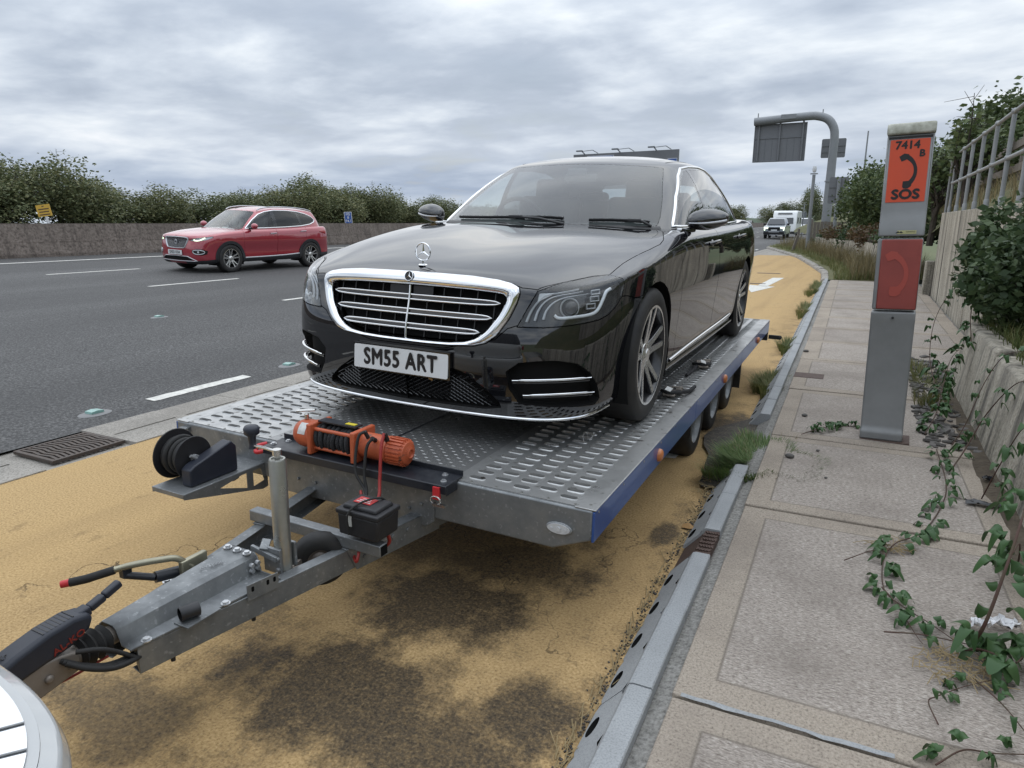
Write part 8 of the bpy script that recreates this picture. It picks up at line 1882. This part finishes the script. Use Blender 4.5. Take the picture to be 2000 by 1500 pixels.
tuft(g1, 'blades', .27, .40, 4200, .035, .09, 'grass_green', 21, .0038, 1.5); tuft(g1, 'dry_blades', .29, .46, 420, .03, .10, 'grass_dry', 22, .003, 1.6)
for i, (x, y, rx, ry, n, lab) in enumerate(((-.66, 6.75, .13, .45, 1500, 'grass tuft at the kerb foot below the phone post'), (-.72, 9.1, .09, .4, 700, 'small grass tuft along the kerb beyond the rusty cover'), (-.80, 13.2, .12, .9, 900, 'grass strip along the far kerb before the verge'), (-.90, 17.6, .14, 1.6, 1300, 'farthest grass strip along the kerb near the verge'), (.62, 6.9, .10, .9, 900, 'weedy grass in the soil behind the phone post'))):
    t = thing('grass_tuft', lab, 'grass', (x, y, .10 if x > 0 else .005)); tuft(t, 'blades', rx, ry, n, .04, .13, 'grass_mixed', 30 + i, .0035, 1.0)
pts = []
for k in range(16000):
    y = 19.6 + 27 * random.random() ** 1.5; xa = kerb_back(y) + .12; xb = (1.4 if y < 21 else .45 - .162 * (y - 23.8)); u = random.random() ** .8; pts.append((xa + (xb - xa) * u, y, .09 + .10 * u))
o = grass('verge_grass', None, pts[:9500], .06, .28, 'grass_mixed', .008, .8, seed=50); tag(o, 'short patchy grass on the verge past the footpath', 'grass', kind='stuff')
o = grass('verge_weeds', None, [p for p in pts[9500:] if p[0] > kerb_back(p[1]) + .5], .25, .75, 'grass_dry', .007, .6, seed=51); tag(o, 'tall dry weed stalks on the verge', 'weeds', kind='stuff')
pts = [(1.15 + 4 * random.random() ** 2, 6.5 + 14 * random.random(), 0) for _ in range(5000)]; pts = [(x, y, 1.72 + .8 * min(1, (x - 1.5) / 2)) for x, y, z in pts if x > 1.55]
o = grass('bank_grass', None, pts, .15, .5, 'grass_dry', .006, .7, seed=52); tag(o, 'dry grass behind the tubular railing', 'grass', kind='stuff')
pts = [(.98 + .5 * random.random(), 2.5 + 5 * random.random(), .66) for _ in range(2600)]; o = grass('wall_top_grass', None, pts, .05, .22, 'grass_mixed', .004, .9, seed=53); tag(o, 'tangled grass along the top of the low wall', 'grass', kind='stuff')
# straw, litter, stones
def straw(name, label, cx, cy, rx, ry, n, z, seed):
    b = MB(); rg = random.Random(seed)
    for k in range(n):
        a, r_ = rg.uniform(0, 6.28), math.sqrt(rg.random()); x, y = cx + rx * r_ * math.cos(a), cy + ry * r_ * math.sin(a); t = rg.uniform(0, 6.28); l = rg.uniform(.03, .11); b.tube([(x, y, z + .004), (x + l * .5 * math.cos(t), y + l * .5 * math.sin(t), z + rg.uniform(.006, .02)), (x + l * math.cos(t + .3), y + l * math.sin(t + .3), z + .004)], .0016, 4)
    o = b.build(name, 'straw'); return tag(o, label, 'straw', kind='stuff')
straw('dry_straw', 'dry straw litter at the foot of the thick bramble cane', .42, 2.42, .12, .09, 90, .125, 1); straw('dry_straw', 'straw caught at the bend of the long runner', .26, 3.28, .07, .06, 35, .125, 2); straw('kerb_straw', 'straw scattered round the broken end of the kerb', -.62, 3.95, .16, .2, 60, .02, 3)
b = MB(); rg_ = random.Random(9)
for k in range(260):
    y = -.5 + 4.6 * rg_.random(); x = kerb_back(y) + KF - .012 + rg_.uniform(-.03, .012); t = rg_.gauss(1.57, .35); l = rg_.uniform(.03, .10); b.tube([(x, y, .004), (x + l * math.cos(t), y + l * math.sin(t), rg_.uniform(.004, .014))], .0016, 4)
tag(b.build('kerb_debris', 'straw'), 'dry stalks and dirt lying along the kerb foot', 'debris', kind='stuff')
b = MB(); 
for k in range(900):
    y = -.5 + 5 * rg_.random(); x = kerb_back(y) + KF - .004 - abs(rg_.gauss(0, .018)); b.box((x, y, .002), (rg_.uniform(.003, .009), rg_.uniform(.003, .009), rg_.uniform(.002, .006)), rot=(0, 0, rg_.random() * 3))
tag(b.build('kerb_grit', 'dark_patch'), 'dark grit collected along the kerb foot', 'grit', kind='stuff')
def pebble(x, y, s_, lab, z=.122):
    rg = random.Random(int(x * 1000)); b = MB().sphere((0, 0, s_ * .35), s_, 9, 6, (1, .75, .55)); b.v = [(v[0] * rg.uniform(.85, 1.15), v[1] * rg.uniform(.85, 1.15), v[2]) for v in b.v]; o = b.build('pebble', 'stone_grey', None, smooth=60, loc=(x, y, z)); tag(o, lab, 'pebble', 'pebbles on the footpath')
pebble(-.27, 4.39, .028, 'largest dark pebble on the slab beside the grass tuft'); pebble(-.26, 5.44, .022, 'dark pebble on the slab left of the phone post foot'); pebble(-.45, 8.3, .03, 'far pebble near the kerb beyond the rusty cover'); pebble(-.12, 4.6, .012, 'small pebble between grass tuft and phone post'); pebble(-.05, 4.1, .010, 'tiny pebble on the middle of the slab near the grass tuft')
b = MB(); rg_ = random.Random(12)
for k in range(260): x, y = rg_.uniform(.50, .80), rg_.uniform(5.0, 8.6); s_ = rg_.uniform(.012, .035); b.box((x, y, .122 + s_ * .2), (s_ * 2, s_ * 1.4, s_ * .6), rot=(rg_.uniform(-.4, .4), rg_.uniform(-.4, .4), rg_.random() * 3))
tag(b.build('loose_stones', 'stone_grey', bevel=.004), 'loose slate chips along the wall behind the phone post', 'stones', kind='stuff')
mat('black_film', (0.012, 0.013, 0.016), 0.35); mat('white_film', (0.72, 0.72, 0.73), 0.5)
def crumple(name, label, loc, sx_, sy_, h_, m, seed):
    rg = random.Random(seed); b = MB().grid(lambda u, v: Vector(((u - .5) * sx_ + rg.uniform(-.006, .006), (v - .5) * sy_ * (1 - .4 * u) + rg.uniform(-.006, .006), .004 + h_ * abs(math.sin(5 * u + 3 * v)) * rg.uniform(.4, 1))), 9, 6); o = b.build(name, m, None, smooth=30, loc=loc); tag(o, label, 'litter')
crumple('plastic_scrap', 'flat torn black plastic scrap lying by the low wall', (.70, 4.04, .124), .16, .07, .02, 'black_film', 1); crumple('plastic_scrap', 'small crumpled black scrap tucked against the wall foot', (.77, 4.45, .13), .05, .06, .03, 'black_film', 2); crumple('paper_litter', 'crumpled white paper under the large bramble leaves', (.52, 2.72, .126), .06, .05, .035, 'white_film', 3); crumple('paper_litter', 'white wrapper half hidden by leaves at the right edge', (.60, 2.76, .126), .09, .05, .04, 'white_film', 4); crumple('paper_litter', 'tiny white scrap in the long bramble runner', (.47, 3.95, .126), .035, .03, .02, 'white_film', 5)
b = MB(); b.add([(-.03, -.02, .006), (.02, -.03, .012), (.035, .01, .006), (0, .03, .016), (-.03, .02, .01)], [(0, 1, 2, 3, 4)]); tag(b.build('curled_leaf', 'brown_leaf', None, loc=(-.66, 3.34, .002)), 'curled dry orange leaf on the lay-by near the kerb', 'leaf')
